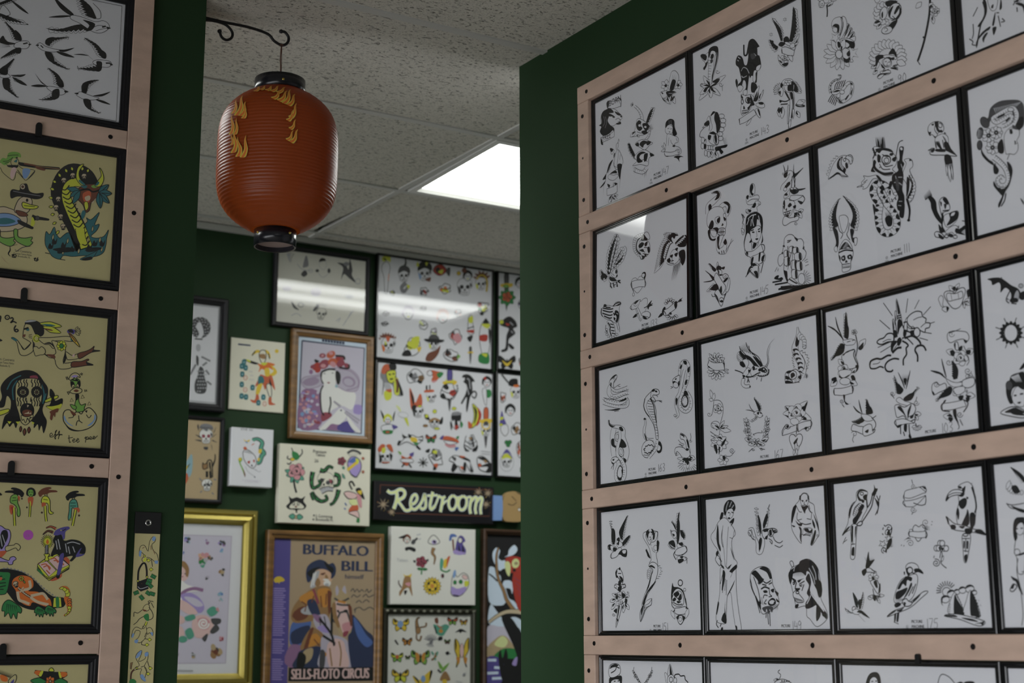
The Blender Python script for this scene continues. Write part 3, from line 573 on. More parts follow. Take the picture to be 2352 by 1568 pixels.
def sheet90():
 m('flower_stem_drawing')
 RS(200,-60,80,lf=4);E(175,30,26,40,0,'w');SP(178,35,20,1.3);S('225,40 232,110 228,170',3);LF(225,40,290,30,34);LF(232,60,300,0,30)
 m('crescent_and_sunflower_drawing')
 O('358,410 395,300 402,240 385,170 420,172 440,230 432,300 378,412');F('378,178 392,172 398,240 392,300 362,380 378,270');O('378,412 440,300 440,245 468,252 465,310 400,410');F('440,300 452,250 466,262 440,340 410,385');O('400,410 470,300 492,285 495,330 425,410');F('470,320 492,290 478,345 440,395');O('425,410 495,340 518,330 520,365 455,412');F('490,360 515,335 500,378 465,405');O('460,412 520,375 534,390 522,430')
 O('285,290 280,230 310,185 370,170 395,210 392,280 370,350 340,360 330,300');F('285,275 310,245 350,250 362,285 352,345 340,330 335,290 310,275');O('290,290 330,282 340,310 325,340 295,325');S('375,175 385,230 380,290 362,350',1.3)
 ST(318,395,62,5,a=-60);E(445,440,82,42,12,'w');F('380,420 430,412 470,425 520,440 525,490 490,520 440,490 470,470 440,440');O('395,445 440,440 470,470 440,500 400,470');PT(360,570,40,170,14,-20,290,62);F('340,440 365,440 380,480 350,500')
 HT('330,610 420,610','320,680 430,670',7,1.6);E(358,570,36,46,0,'w',1.2);ST(500,560,78,5,a=-40);O('395,560 400,520 430,505 470,530 460,600 480,640 440,660 410,630');F('375,490 395,490 380,555');F('440,560 470,530 478,580 450,590');F('405,605 440,620 475,600 470,645 435,662 410,640')
 m('scorpion_drawing')
 SN('355,970 350,1050 380,1080 430,1060 480,1010 500,930 490,880 450,880 410,930 380,960',34,30,n=8);F('345,1030 360,1085 400,1088 370,1065');F('440,1050 468,1000 440,1020 420,1062');F('480,985 505,930 490,1010');F('470,870 500,880 498,905');E(330,970,55,28,-25,'w');F('290,975 340,950 370,960 330,975');E(390,975,26,22,0,'w')
 SN('270,990 258,930 275,880 320,845 362,835 378,800 345,795',24,10,n=12,dk=8)
 for i in range(5):S('%d,%d %d,%d %d,%d'%(310+i*22,950-i*8,318+i*24,900-i*6,345+i*20,862-i*4),2);S('%d,%d %d,%d %d,%d'%(290+i*14,1000+i*8,265+i*16,1030+i*10,240+i*18,1080+i*10),2)
 m('pear_and_sunflower_drawing')
 PT(850,130,60,130,11,80,330,70);PT(850,20,60,120,5,200,340,60);F('850,20 900,-10 985,0 940,35 880,60');E(835,130,38,72,12,'w',1.3);F('810,140 826,110 830,160 818,185');E(955,105,66,90,20,'w',1.8);F('885,140 905,80 940,50 912,130 900,180');F('945,130 975,60 1005,45 1000,80 960,140');F('1005,60 1028,110 1010,160 980,200 960,190 1000,130')
 S('930,160 960,195 920,205',1.5);ST(905,215,46,4,q=.3);F('880,270 940,215 985,205 950,280 905,320 880,300');E(870,310,60,40,-20,'w',1.4);S('840,300 860,285 880,310 850,330',1.2);LF(800,220,730,260,60);F('735,230 785,200 760,240');LF(810,245,760,300,40)
 m('jester_in_petals_drawing')
 PT(880,610,100,205,16,150,380,72);F('750,640 745,600 780,575 840,580 830,610 790,630 760,700 740,740');F('900,540 935,505 965,545 975,600 940,570 890,570');O('830,590 870,575 960,590 970,625 930,615 900,605 850,610');F('860,600 900,610 950,600 940,632 905,625 880,640')
 O('820,640 850,615 900,620 920,660 905,700 860,705 830,680');F('870,605 905,600 915,640');E(872,655,40,45,0,'w',1);S('850,650 868,645/885,655 905,650/862,685 885,688',1.4);S('880,655 872,672',1);F('805,670 835,700 850,720 820,715');O('795,760 850,740 905,745 900,780 840,790');S('820,760 890,730/920,720 990,735/930,700 990,680/850,720 830,740',1.6);HT('940,690 950,725','985,670 995,720',5,1.2);F('905,715 940,708 990,715 940,728')
 F('765,815 790,780 850,770 920,768 850,790 800,825');O('770,820 800,790 840,785 800,830');LF(760,690,700,720,36);LF(770,740,722,785,36)
 m('long_stem_drawing')
 S('1330,-60 1330,60 1318,180 1290,330 1262,450 1228,560 1200,640',5);S('1340,130 1370,110/1255,380 1275,400',3);S('1208,600 1195,635 1208,655 1225,682',1.6);LF(1320,60,1360,15,40);RS(1380,110,50);LF(1360,160,1370,245,40);LF(1400,110,1430,80,34);LF(1240,10,1180,75,50,h=0);LF(1345,40,1390,80,40)
 PM(830,895,'90',995,885)
def sheet_hand():
 m('draped_figure_drawing')
 S('1905,0 1930,120 1880,260 1840,480',3);F('1905,-40 1940,0 1950,100 1925,180 1870,270 1850,260 1910,170 1920,80');F('2100,-40 2110,60 2085,90 2090,10');O('1960,-40 2060,-40 2050,70 2010,100 1975,60');F('2000,40 2020,30 2015,70 1995,70')
 F('2040,110 2035,200 2020,260 2005,250 2020,170');S('2070,150 2080,200 2095,270/2050,120 2080,120',2,'d');F('2010,280 2050,270 2045,310 2022,360 2012,330');F('1930,300 1985,265 1975,300 1930,330 1860,410 1840,500 1832,440 1880,350');F('1905,380 1935,340 1960,335 1925,400 1915,440 1900,410');S('1800,240 1805,340 1790,400/1800,160 1850,60/1760,400 1800,430 1790,460 1830,470/2110,180 2140,210 2100,220',2.0,'d');m('torn_drapery_drawing');LF(2240,0,2330,-60,60);F('2250,20 2300,10 2352,40 2352,130 2330,60 2290,40');S('2270,60 2275,110/2230,40 2250,0',2)

def sheet133():
 m('swooping_eagle_drawing')
 WG('282,820 290,700 312,590 345,470','252,805 250,660 275,560 345,440',12,.45);WG('282,820 305,700 328,600 352,500','300,790 318,690 345,590 362,460',9,.6);HT('300,560 340,500','280,520 352,450',6,1.0)
 WG('318,770 350,710 390,670 415,620','330,760 370,720 415,690 424,545',7,.55);WG('316,765 345,700 375,640 400,590','322,740 345,670 370,610 418,560',6,.4)
 O('300,815 330,770 352,770 360,800 345,845 320,842');F('345,772 358,790 350,812 338,800');F('352,820 362,830 345,848');S('310,810 330,830',1.2)
 O('275,830 310,850 350,870 370,885 330,890 295,900');F('285,840 330,850 352,875 320,880 292,870');WG('268,830 240,815 215,790','245,890 200,850 190,775',6,.45);F('238,808 262,830 255,860 235,840');F('210,820 230,835 225,870 208,855')
 S('300,890 295,915 310,940/320,890 330,935/350,880 362,930/365,880 390,895/362,875 388,872',3);S('300,915 292,930/330,915 345,905/360,915 350,925',2)
 m('warrior_profile_drawing')
 WG('560,650 520,600 525,500 600,460','545,650 500,590 510,480 610,437',14,.0);S('570,640 530,590 540,510 600,470',3.2);F('570,500 590,455 620,448 640,470 632,505 600,520 575,512');O('600,460 618,437 640,450 652,490 636,505');O('560,520 590,515 630,515 650,545 658,600 640,640 610,660 575,640 555,590')
 F('548,560 575,530 600,540 585,570 560,582');F('560,600 590,590 600,615 575,612');F('605,540 632,522 625,560 608,565');F('630,580 650,570 655,610 640,625');S('600,575 640,580/580,600 610,620/590,630 640,640',1.6);F('580,650 610,655 600,680 578,685 585,668');F('605,635 625,650 612,660');S('560,650 575,685/612,640 636,640',1.6)
 m('feathered_chief_drawing')
 WG('850,530 810,560 790,620 790,700','790,470 745,560 725,650 695,820',16,.35);WG('872,545 850,500 870,480 920,470','770,460 800,440 850,445 890,450',8,.5);F('905,545 960,480 990,470 990,560 950,575 920,570');F('850,450 890,455 880,500 860,480');WG('885,540 900,520 930,490 960,470','905,560 940,540 970,510 990,480',6,.3)
 WG('800,690 820,620 840,560 862,540','780,660 795,590 815,540 850,520',9,.1)
 O('830,690 850,630 870,600 900,600 925,640 925,690 890,725 850,735 815,720');F('845,650 870,640 865,665 848,668');F('885,635 915,625 905,660 890,655');S('868,650 862,690 880,695/830,700 870,700/835,715 880,722',1.6);F('815,690 840,672 850,700 830,715');F('890,590 915,580 905,610');F('925,620 975,600 985,680 962,740 945,700');S('930,640 950,610/930,680 950,720 965,735',1.6);HT('880,740 920,720','860,880 905,850',5,1.3);HT('920,720 940,700','910,830 935,790',3,1)
 m('heart_and_scroll_drawing')
 O('545,985 510,950 490,905 495,865 525,848 545,862 560,840 590,832 612,850 605,900 580,950');BN('492,882 545,868 612,865','500,948 560,930 615,930');S('492,882 484,910 500,948 512,975',2);E(510,998,10,16,0,'w');S('612,865 622,900 615,930',2);E(602,825,18,26,10,'w',1.6);F('588,815 600,797 618,800 622,830 612,860 600,850 612,825 605,810')
 m('panther_head_drawing')
 O('218,1150 235,1105 280,1095 320,1100 345,1070 380,1062 398,1080 380,1115 385,1200 372,1245 340,1252 300,1225 255,1215 222,1185');S('230,1120 290,1130 325,1125/228,1140 290,1155 322,1150/225,1165 290,1185 320,1178/240,1190 290,1210 315,1205/255,1112 300,1115',3);F('320,1105 350,1072 385,1066 395,1082 375,1098 345,1102');S('335,1098 370,1082/345,1088 385,1075',1.4,'w')
 F('345,1140 372,1150 382,1190 370,1240 350,1245 358,1200 340,1170');F('325,1160 345,1175 335,1190');F('330,1200 350,1215 335,1230');S('355,1165 372,1175',1.4,'w');S('340,1235 365,1232',1.6);F('240,1085 262,1090 258,1108 235,1110');S('218,1120 212,1160 228,1195',2.6)
 O('270,1240 300,1230 330,1260 345,1310 350,1350 320,1380 300,1340 290,1290');S('280,1250 300,1285 300,1330 315,1370',3.5);S('300,1262 330,1270/302,1290 338,1295/308,1320 342,1325/315,1345 348,1350',2.4);PT(318,1330,40,66,8,30,200,20);S('375,1250 385,1290 390,1335/360,1260 375,1320',1.2);S('262,1270 258,1310 275,1340',1.6)
 m('heart_banner_and_arrow_drawing')
 O('580,1238 545,1170 530,1100 548,1062 580,1060 600,1040 630,1030 642,1055 632,1120 605,1180');BN('490,1100 530,1060 575,1045','500,1135 545,1120 568,1070');S('490,1100 482,1120 500,1136',1.6);SP(528,1085,22,1.2);F('515,1080 540,1055 560,1052 535,1080');S('540,1120 580,1225/555,1115 590,1185',1.2);S('508,1205 560,1165/610,1120 690,1080',2);F('508,1208 535,1172 545,1195');F('640,1100 682,1050 672,1085 692,1095 660,1110 650,1135')
 BN('600,1160 640,1150 668,1165','585,1185 620,1195 665,1205');S('668,1165 672,1190 640,1220 605,1215',1.4);F('600,1190 625,1200 640,1215 610,1218')
 m('bullet_and_flower_drawing')
 PT(850,1085,20,56,6,190,350,24,h=1);PT(870,1180,20,62,6,20,160,24,h=1);O('785,1175 782,1145 830,1125 890,1075 910,1060 915,1090 905,1125 860,1160 815,1190','w',1.3);S('785,1140 810,1165 818,1190/895,1075 905,1110',2);F('780,1140 800,1110 812,1125 795,1150 798,1180 785,1175');F('890,1085 910,1060 918,1100 905,1130 895,1115');F('742,1208 772,1165 785,1188');S('770,1185 785,1178/915,1075 950,1040',2.4);F('930,1070 965,1025 955,1050 965,1055 945,1065');F('845,1165 862,1158 870,1178 850,1180')
 PM(592,1288,'133',676,1298,one=False)
def sheet145():
 m('snake_and_skull_drawing')
 SN('165,560 175,490 220,445 262,400 250,370 198,380',34,4,wm=44);F('210,375 240,358 270,380 262,420 225,440 240,410 245,380');F('172,490 190,470 200,500 180,540')
 SN('270,500 320,470 345,510 325,575',30,22,wm=40);F('300,460 340,455 358,500 345,550 330,540 340,490');
 O('160,590 180,530 230,495 285,500 310,545 325,620 325,660 312,690 300,740 255,735 240,690 190,685 162,650');F('175,665 200,610 218,630 212,675 185,690');O('228,600 248,580 270,582 268,625 245,640');F('245,605 270,582 268,625 250,632');O('300,560 318,555 325,605 308,612');F('303,580 325,600 308,612');F('285,660 292,635 302,650');O('258,685 312,680 308,740 262,735','w',1.4);S('258,712 312,708/272,685 272,735/285,683 286,737/298,682 298,738',1.8);F('210,680 245,670 262,690 240,735 235,700')
 F('168,700 190,690 188,740 205,770 235,765 225,785 190,780 172,745');O('190,700 240,705 235,750 205,745');O('250,755 268,745 300,740 280,800 265,850 300,830 315,770 330,800 325,860 320,895 275,900 250,880 240,830');F('300,800 318,770 330,800 318,822');F('250,755 268,748 262,820 270,860 250,840');S('330,880 350,830 372,768/320,870 360,810 385,780',.9);S('260,880 270,895/285,870 290,898/302,866 308,895',2.2)
 m('dagger_through_womans_head_drawing')
 O('525,380 530,315 550,295 568,320 566,395 540,415');F('530,320 548,298 556,330 545,370 560,385 545,400 528,370');O('500,400 530,412 590,392 605,425 560,470 510,475 495,440');F('500,402 515,395 512,430 498,425');S('505,455 545,430 600,430',1.3);O('490,525 505,515 530,520 545,490 575,478 570,450 600,445 620,465 600,485 585,500 590,535 555,540 520,555 495,545');F('545,500 565,460 580,470 570,500');F('510,520 540,525 525,545');SP(605,468,14,1.2);SP(505,535,14,1.2);S('455,555 470,600 462,640/465,560 480,590',2)
 O('530,690 560,670 600,655 622,680 620,740 600,790 575,805 545,790 530,740');F('490,640 500,580 540,550 590,540 628,575 638,640 630,720 620,700 618,640 590,600 580,660 540,690 530,720 545,790 520,800 540,760 505,720 480,820 500,910 485,880 475,800 490,720');F('625,700 640,780 622,810 632,760')
 S('510,600 540,570 580,560/500,650 520,600/560,560 550,610 560,660/600,570 610,620/540,600 535,660',2,'w');S('535,700 560,690/595,690 615,680',2.6);E(555,712,12,7,0,'k',0);E(605,705,10,7,0,'k',0);S('582,700 588,745 580,750',.9);F('572,770 588,762 600,768 586,780');S('540,800 545,865/600,795 590,830',1.2)
 F('560,800 585,812 565,850 550,845');O('458,690 470,640 480,660 480,720 465,735 455,710','w');O('452,680 478,690 470,720');LF(640,880,650,960,30);LF(500,900,488,870,20)
 BN('500,880 560,868 620,815','510,915 560,930 640,870');S('500,880 490,900 510,918/620,815 648,822 652,860 640,880',1.6);F('500,880 512,885 510,912');O('535,930 580,905 640,885 640,960 600,985 540,990');F('540,935 560,925 548,985 536,985');F('605,890 620,885 610,960 600,960');F('630,920 655,905 640,960 625,955');O('535,1000 575,975 610,995 600,1000 560,1010');F('535,985 560,975 590,995 545,1000')
 O('540,1010 600,1000 595,1105 520,1040');S('555,1010 520,1030 590,1100/540,1030 490,1095/600,1000 595,1105/620,980 640,970 620,1060',1.8);F('560,1050 590,1045 592,1100');F('520,1015 545,1000 500,1080')
 m('skull_and_thorns_drawing')
 S('810,135 825,190 820,230/850,135 848,180 825,195',2.2,t=1);SN('835,225 860,200 880,205 870,250 840,290 810,320 800,355',22,26,wm=34);F('825,205 850,195 840,240 820,245 815,220');SP(812,212,14,1.1);F('838,300 862,280 872,300 845,330 830,345');E(828,345,14,16,20,'w');E(838,320,12,10,0,'k')
 F('895,235 902,125 910,210 985,158 915,240 905,255');S('900,240 912,320/888,230 880,330/915,250 905,330',1.8);O('820,425 818,395 850,365 870,335 860,400 840,415');F('865,350 890,345 945,350 935,375 905,388 880,378');S('870,345 890,335 905,340 920,332 940,345 1000,338',2);F('940,350 1002,338 960,356');F('820,395 840,375 850,395 835,400');E(885,340,12,10);E(910,336,12,10)
 O('812,460 830,430 870,425 905,450 910,490 890,525 880,560 845,585 815,560 808,520');F('812,450 825,440 828,490 814,480');F('850,485 870,460 885,480 862,500');F('830,520 842,505 842,530');F('810,490 826,490 820,520');S('815,545 880,525/818,565 875,545',1.8);S('830,540 832,570/845,535 848,568/860,530 864,560',1.4);F('895,490 920,480 915,510 900,505');F('830,570 862,560 845,590')
 BN('875,400 920,395 980,400','865,440 910,440 945,425');S('980,400 995,430 970,470',1.8);F('935,440 980,455 965,475 945,460');S('860,430 900,445',1.3);O('900,520 940,530 982,515 970,545 940,560 915,570');LF(940,535,985,520,30);LF(940,540,970,592,34);F('905,550 935,540 925,570');O('810,600 830,575 870,590 940,575 935,610 880,625 830,655 808,640','w',1.3);SP(918,635,16,1.3);F('905,560 920,575 905,590')
 m('swallow_with_scroll_drawing')
 WG('240,1035 215,1005 175,975','225,1050 200,1030 178,985',5,.5);F('205,1000 240,1030 225,1050 205,1030');LF(252,1020,250,965,18);E(262,1020,22,20,0,'k');F('270,1020 312,1005 305,1030 285,1025');O('255,1035 285,1040 285,1075 262,1080');F('250,1035 265,1045 262,1075');F('265,1070 300,1075 275,1085')
 S('145,1040 200,1085 220,1100/130,1138 190,1130 225,1110',2.6,t=1);F('180,1070 225,1100 215,1125 195,1100');O('225,1085 240,1060 262,1085 290,1130 320,1180 290,1240 265,1200 240,1150 222,1115','w',1.3);E(320,1090,26,22,40,'w',1.3);SP(322,1090,16,1.2);F('300,1130 330,1100 340,1110 312,1140');O('330,1190 350,1100 358,1150 340,1220 320,1215')
 WG('235,1155 215,1180 200,1200','205,1165 180,1195 150,1225',4,.5);F('205,1190 240,1150 262,1190 235,1210 195,1205');F('270,1195 285,1170 290,1220 275,1245');O('225,1240 255,1200 285,1245 312,1250 300,1300 283,1345 260,1310','w',1.4);F('225,1235 250,1260 268,1320 255,1300');F('312,1240 355,1200 330,1225 300,1300 310,1255');E(285,1290,18,20,0,'w',1.4);F('270,1300 290,1290 300,1305 285,1312');S('200,1240 210,1262 240,1255',1.4)
 m('ship_and_sun_drawing')
 O('815,820 822,765 850,735 885,732 912,755 935,770 965,768 985,800 982,845 1005,880 1000,920 985,945 960,960 830,960 800,990 780,1000 765,960 775,910 800,890','w',1.3);F('905,755 935,768 930,790 918,778');F('805,830 820,820 825,840');F('975,850 990,830 988,860');F('795,890 810,880 808,900')
 S('845,800 870,790/845,785 880,780/850,830 850,880',2);F('815,930 850,860 900,820 950,840 980,1050 960,1075 910,1130 860,1120 820,1050','w')
 for x,y,w_,h_ in((835,900,34,50),(880,860,36,40),(915,870,40,44),(935,920,50,50),(900,990,44,60),(945,1000,40,60),(905,1070,40,60),(840,960,40,60)):O([(x-w_/2,y-h_/2),(x+w_/2,y-h_/2-6),(x+w_/2+8,y+h_/2),(x-w_/2+4,y+h_/2+4)],'w',1.3);F([(x+w_/6,y-h_/2),(x+w_/2,y-h_/2-4),(x+w_/2+6,y+h_/2),(x+w_/4,y+h_/2)])
 S('890,860 870,930 850,1030/890,860 840,1010/895,850 880,1060/820,940 815,1040',1.3);F('815,1040 835,1045 850,1110 870,1130 845,1135 825,1090');O('850,1130 880,1100 930,1140 950,1170 900,1165 860,1150');S('860,1110 900,1135 930,1150',2.6);E(968,1110,30,48,0,'w',1.2);RY(975,1105,34,75,9,-75,70,1.0);F('830,1050 845,1045 848,1100')
 F('735,1110 750,1085 775,1080 770,1105 800,1095 810,1115 780,1120');S('720,1140 800,1125/740,1160 850,1140/790,1180 880,1170/770,1200 1020,1160/840,1195 960,1178',3.2);F('775,1190 860,1172 940,1165 850,1200 800,1205');S('990,960 1020,940/1000,1000 1030,985/1000,970 1025,962/760,1010 740,1050/770,1020 765,1045',1)
 PM(526,1240,'145',615,1250)
def sheet111():
 m('parrot_head_drawing')
 O('135,715 150,660 175,600 210,555 240,538 275,540 290,565 275,625 250,660 285,695 230,690 200,665 165,700');ZG('210,545 165,590 150,640 130,690',16,7,'k',1.2);O('268,545 300,532 320,555 315,590 300,602 292,575 270,560','w',1.4);S('285,540 310,550 312,585',1.2)
 F('200,600 218,560 245,545 235,580 240,610 268,640 262,670 275,690 240,660 205,635');S('232,555 228,600 250,635/222,575 222,610 245,645',1.6,'w');E(258,570,9,12,0,'w',1.6);F('262,600 275,590 285,625 270,635');F('135,712 165,690 205,662 232,680 200,680 170,700');HT('225,675 270,690','245,715 288,698',5,1.2)
 m('winged_skull_drawing')
 WG('212,1060 195,1000 200,930 220,860','150,1110 138,1020 165,930 222,855',12,.5);WG('300,1060 320,990 300,920 250,845','350,1110 370,1010 345,920 250,840',12,.5);F('170,1080 205,1100 215,1190 200,1240 185,1230 195,1180');F('300,1090 330,1100 320,1150 350,1150 345,1190 315,1180');O('180,1230 200,1215 205,1250 190,1258');O('330,1160 352,1155 350,1195 335,1210')
 O('218,1000 235,985 265,985 285,1010 280,1060 265,1100 250,1115 232,1080');S('205,1040 220,1100 245,1125 230,1160/295,1040 285,1100 275,1130 300,1170',1.4);O('220,1240 245,1180 270,1165 300,1190 315,1235 270,1245');F('235,1215 262,1185 285,1195 310,1235 285,1222 265,1235 225,1245');HT('245,1230 270,1190','280,1235 292,1205',6,.8,'w')
 O('215,1262 230,1240 300,1232 322,1250 318,1300 305,1330 300,1390 245,1408 240,1350 222,1320','w',1.2);S('215,1265 265,1245 322,1250',3);O('235,1300 258,1285 265,1315 245,1325','k');O('280,1290 305,1278 312,1300 290,1312','k');E(248,1305,8);E(298,1296,8);F('262,1338 272,1318 282,1335');S('242,1352 300,1345/245,1378 300,1370',1.6);ZG('242,1362 300,1356',10,6,'k',1);F('215,1280 230,1300 225,1330');F('308,1290 320,1300 306,1330')
 m('dragon_and_panther_drawing')
 SN('600,830 560,760 500,750 470,800 490,860 520,900 510,1000 530,1090 580,1120 635,1090 650,1030 620,960 570,900 530,830 520,780',46,40,n=34,dk=22,wm=54);F('560,1010 590,985 615,1010 610,1060 580,1065');HT('575,1010 605,1010','560,960 600,950',5,1.5)
 O('470,575 480,520 465,490 490,470 540,480 590,490 620,520 650,560 640,610 615,640 640,670 590,690 540,680 490,640');F('490,490 545,480 600,490 622,515 580,505 540,500 520,520 500,510');S('470,480 490,530/500,500 470,560/475,510 495,540',3);F('478,570 495,585 490,620 520,650 560,665 620,660 615,680 560,685 500,660 470,620');E(570,570,34,34,0,'w',2.2);E(572,575,18,20,0,'w',1.6);F('600,520 625,520 615,540 595,535');F('615,560 645,545 640,580 620,580');S('545,600 570,620 620,610/520,600 545,640 600,640/510,560 530,590/540,530 570,545 600,545',1.8);ZG('520,620 560,645 620,640',12,9);HT('500,470 560,480','490,400 555,395',6,2.2);F('530,480 545,395 552,480');F('515,478 500,405 525,470')
 S('640,560 650,500 665,440 695,425',1.6);F('455,655 480,600 475,640 490,660');F('505,530 530,545 520,590 505,580')
 O('690,690 720,600 705,570 740,560 765,580 768,620 745,650 775,720 785,790 770,860 740,890 720,860 725,760');ZG('745,560 768,590 760,640 735,680',18,6);F('740,680 775,740 778,800 755,840 770,770 745,720');F('725,700 745,720 740,800 722,840');WG('725,850 750,800 760,740 740,690','745,890 785,830 790,750 755,690',8,.3)
 F('668,480 698,472 700,500 690,570 705,600 690,640 700,690 690,790 705,840 705,900 690,945 660,948 648,900 660,850 640,800 625,780 612,720 620,680 660,650 655,600 670,560');S('630,740 660,740 690,760/640,690 650,730/680,600 690,630/660,700 690,700',1.8,'l');F('640,720 660,715 668,790 650,800','d');S('665,880 690,880/660,910 690,915',1.4,'l');O('672,480 690,476 695,495 680,500');F('690,900 708,900 700,1000 672,995 670,955');SN('725,860 745,940 740,1010 730,1025',14,8,'k');E(738,1022,10,8,0,'k');E(640,825,14);F('655,580 680,590 670,640 655,630')
 O('350,775 390,755 385,740 410,710 400,690 440,695 500,685 535,720 545,750 560,740 600,760 570,780 545,790 540,760 505,715 470,715 440,760 425,780 395,790 400,770');F('500,685 535,715 530,735 500,700');S('380,770 420,735/400,740 430,720',1.2);F('600,730 620,740 600,790 590,770');O('560,860 590,830 580,800 610,790 625,830 645,840 620,870 600,885 590,850 570,870');F('590,805 606,800 600,840');S('610,860 620,885/635,850 645,870',1.8);F('470,900 490,930 485,990 475,950');F('520,780 545,760 560,790 545,800')
 m('macaw_on_perch_drawing')
 O('880,350 890,310 930,285 980,290 1000,330 990,360 960,365 940,400 910,380 895,388','w',1.2);F('930,290 960,280 955,310 965,345 985,345 990,365 955,360 940,330');F('905,305 925,298 920,315');E(972,312,14,18,-20,'w',1.5);F('880,350 895,388 905,360 890,362');F('915,380 935,395 965,390 950,410 930,405');S('940,295 930,340 950,375',1.4)
 O('935,410 990,375 1030,400 1040,470 1095,540 1010,490 950,495');ZG('1000,360 1035,390 1045,450 1080,520',12,8);F('1000,440 1030,440 1060,500 1090,535 1040,520 1010,490');HT('990,390 1010,430','1020,420 1040,470',5,1);F('950,430 990,490 975,490 945,455');S('960,430 980,480/990,420 1000,480/935,430 945,480',1.8)
 O('898,500 905,485 930,485 930,500 1000,495 1050,515 1098,542 1000,535 905,532','w',1.5);F('905,492 930,488 925,510 905,515');F('940,490 1000,490 1010,510 945,508');F('1005,535 1045,535 1065,590 1040,600 1010,600');HT('1010,590 1062,590','1030,720 1075,715',6,1.2);LF(1035,600,1050,735,22,h=0);LF(1020,600,1025,690,14,h=0);LF(1055,600,1068,720,14,h=0);S('882,500 905,490',2)
 m('clawing_panther_drawing')
 F('880,850 905,840 940,880 950,950 980,1010 985,1050 960,1030 930,990 905,930 900,890');HT('865,870 910,840','850,835 890,790',7,1.8);O('965,880 990,850 1020,860 1045,920 1035,950 1000,960 985,990 970,930','w',1.5);F('990,860 1020,855 1035,900 1015,900');F('1000,900 1020,905 1010,940');F('970,880 985,890 980,920');S('990,950 1040,945',2)
 F('985,960 1000,1000 990,1060 1010,1100 1000,1110 980,1060');O('1000,990 1050,965 1100,950 1110,980 1090,1030 1040,1070 1010,1060');F('1040,970 1085,950 1108,965 1100,1010 1060,1045 1020,1060 1045,1010');O('1060,965 1085,960 1075,985 1050,990','w');F('960,1050 985,1080 1000,1110 970,1110');O('1010,1110 1050,1070 1090,1060 1110,1090 1085,1130 1060,1110 1030,1120');F('1090,1080 1120,1085 1150,1060 1165,1080 1130,1110 1160,1130 1120,1125 1085,1110');S('1120,1085 1158,1060 1155,1030 1135,1025/1110,1080 1110,1060',1.6);HT('1130,1090 1125,1120','1170,1080 1165,1135',5,1)
 O('930,1120 950,1105 990,1125 1000,1155 960,1150 940,1145','w',1.6);F('960,1120 1000,1150 990,1165 965,1150');E(1020,1140,14,12,0,'w',1.8);F('1040,1120 1070,1130 1060,1150 1035,1140');E(1085,1145,16,12,0,'w',1.4)
 PM(602,1268,'111',703,1268)
def sheet_lady():
 m('woman_with_flowers_drawing')
 O('400,800 385,650 440,580 500,590 512,640 490,690 500,720 498,770 470,805 430,800');F('430,605 450,600 455,630 435,635');S('425,600 460,590/470,720 492,715/430,800 410,850',1.2);F('470,690 482,700 475,725')
 F('250,500 270,420 340,365 440,350 520,360 552,420 548,560 500,600 450,580 470,520 440,440 380,450 300,480 250,560 205,560 215,520','d');HT('300,420 520,370','320,470 470,420',14,2,'l');F('480,560 500,510 540,490 550,550 510,605')
 SN('460,560 490,480 460,420 400,440 330,480 290,510 320,540 380,510 440,480 450,520 400,560 370,570',40,30,n=30);S('330,500 390,470/430,500 400,530',4);E(440,432,26,18,0,'w',1.2)
 for x,y,r in((255,650,62),(320,625,56),(290,750,60)):PT(x,y,14,r,8,0,360,44);E(x,y,17,c='k');E(x,y,6,c='l',w=0)
 E(225,540,34,50,-30,'d');E(185,630,26,48,10,'d');E(182,730,22,40,0,'d');HT('170,600 160,660','205,620 200,670',5,1.4,'l');F('195,760 215,800 260,850 290,870 300,900 240,860 200,810');F('345,700 370,680 385,760 375,800 340,790 330,740')
 SN('300,830 350,870 400,930 420,1010 400,1060 350,1060 330,1020 360,990 380,1010',44,26,n=24);F('410,870 445,900 455,960 430,1060 395,1120 370,1190 345,1250 338,1220 370,1150 360,1100 400,1080 435,1000');F('300,890 340,930 330,970 300,960');F('300,1030 330,1080 360,1090 370,1150 340,1120 300,1070');S('400,1130 390,1190 360,1240/310,880 320,960',2);F('520,1170 548,1200 548,1225')
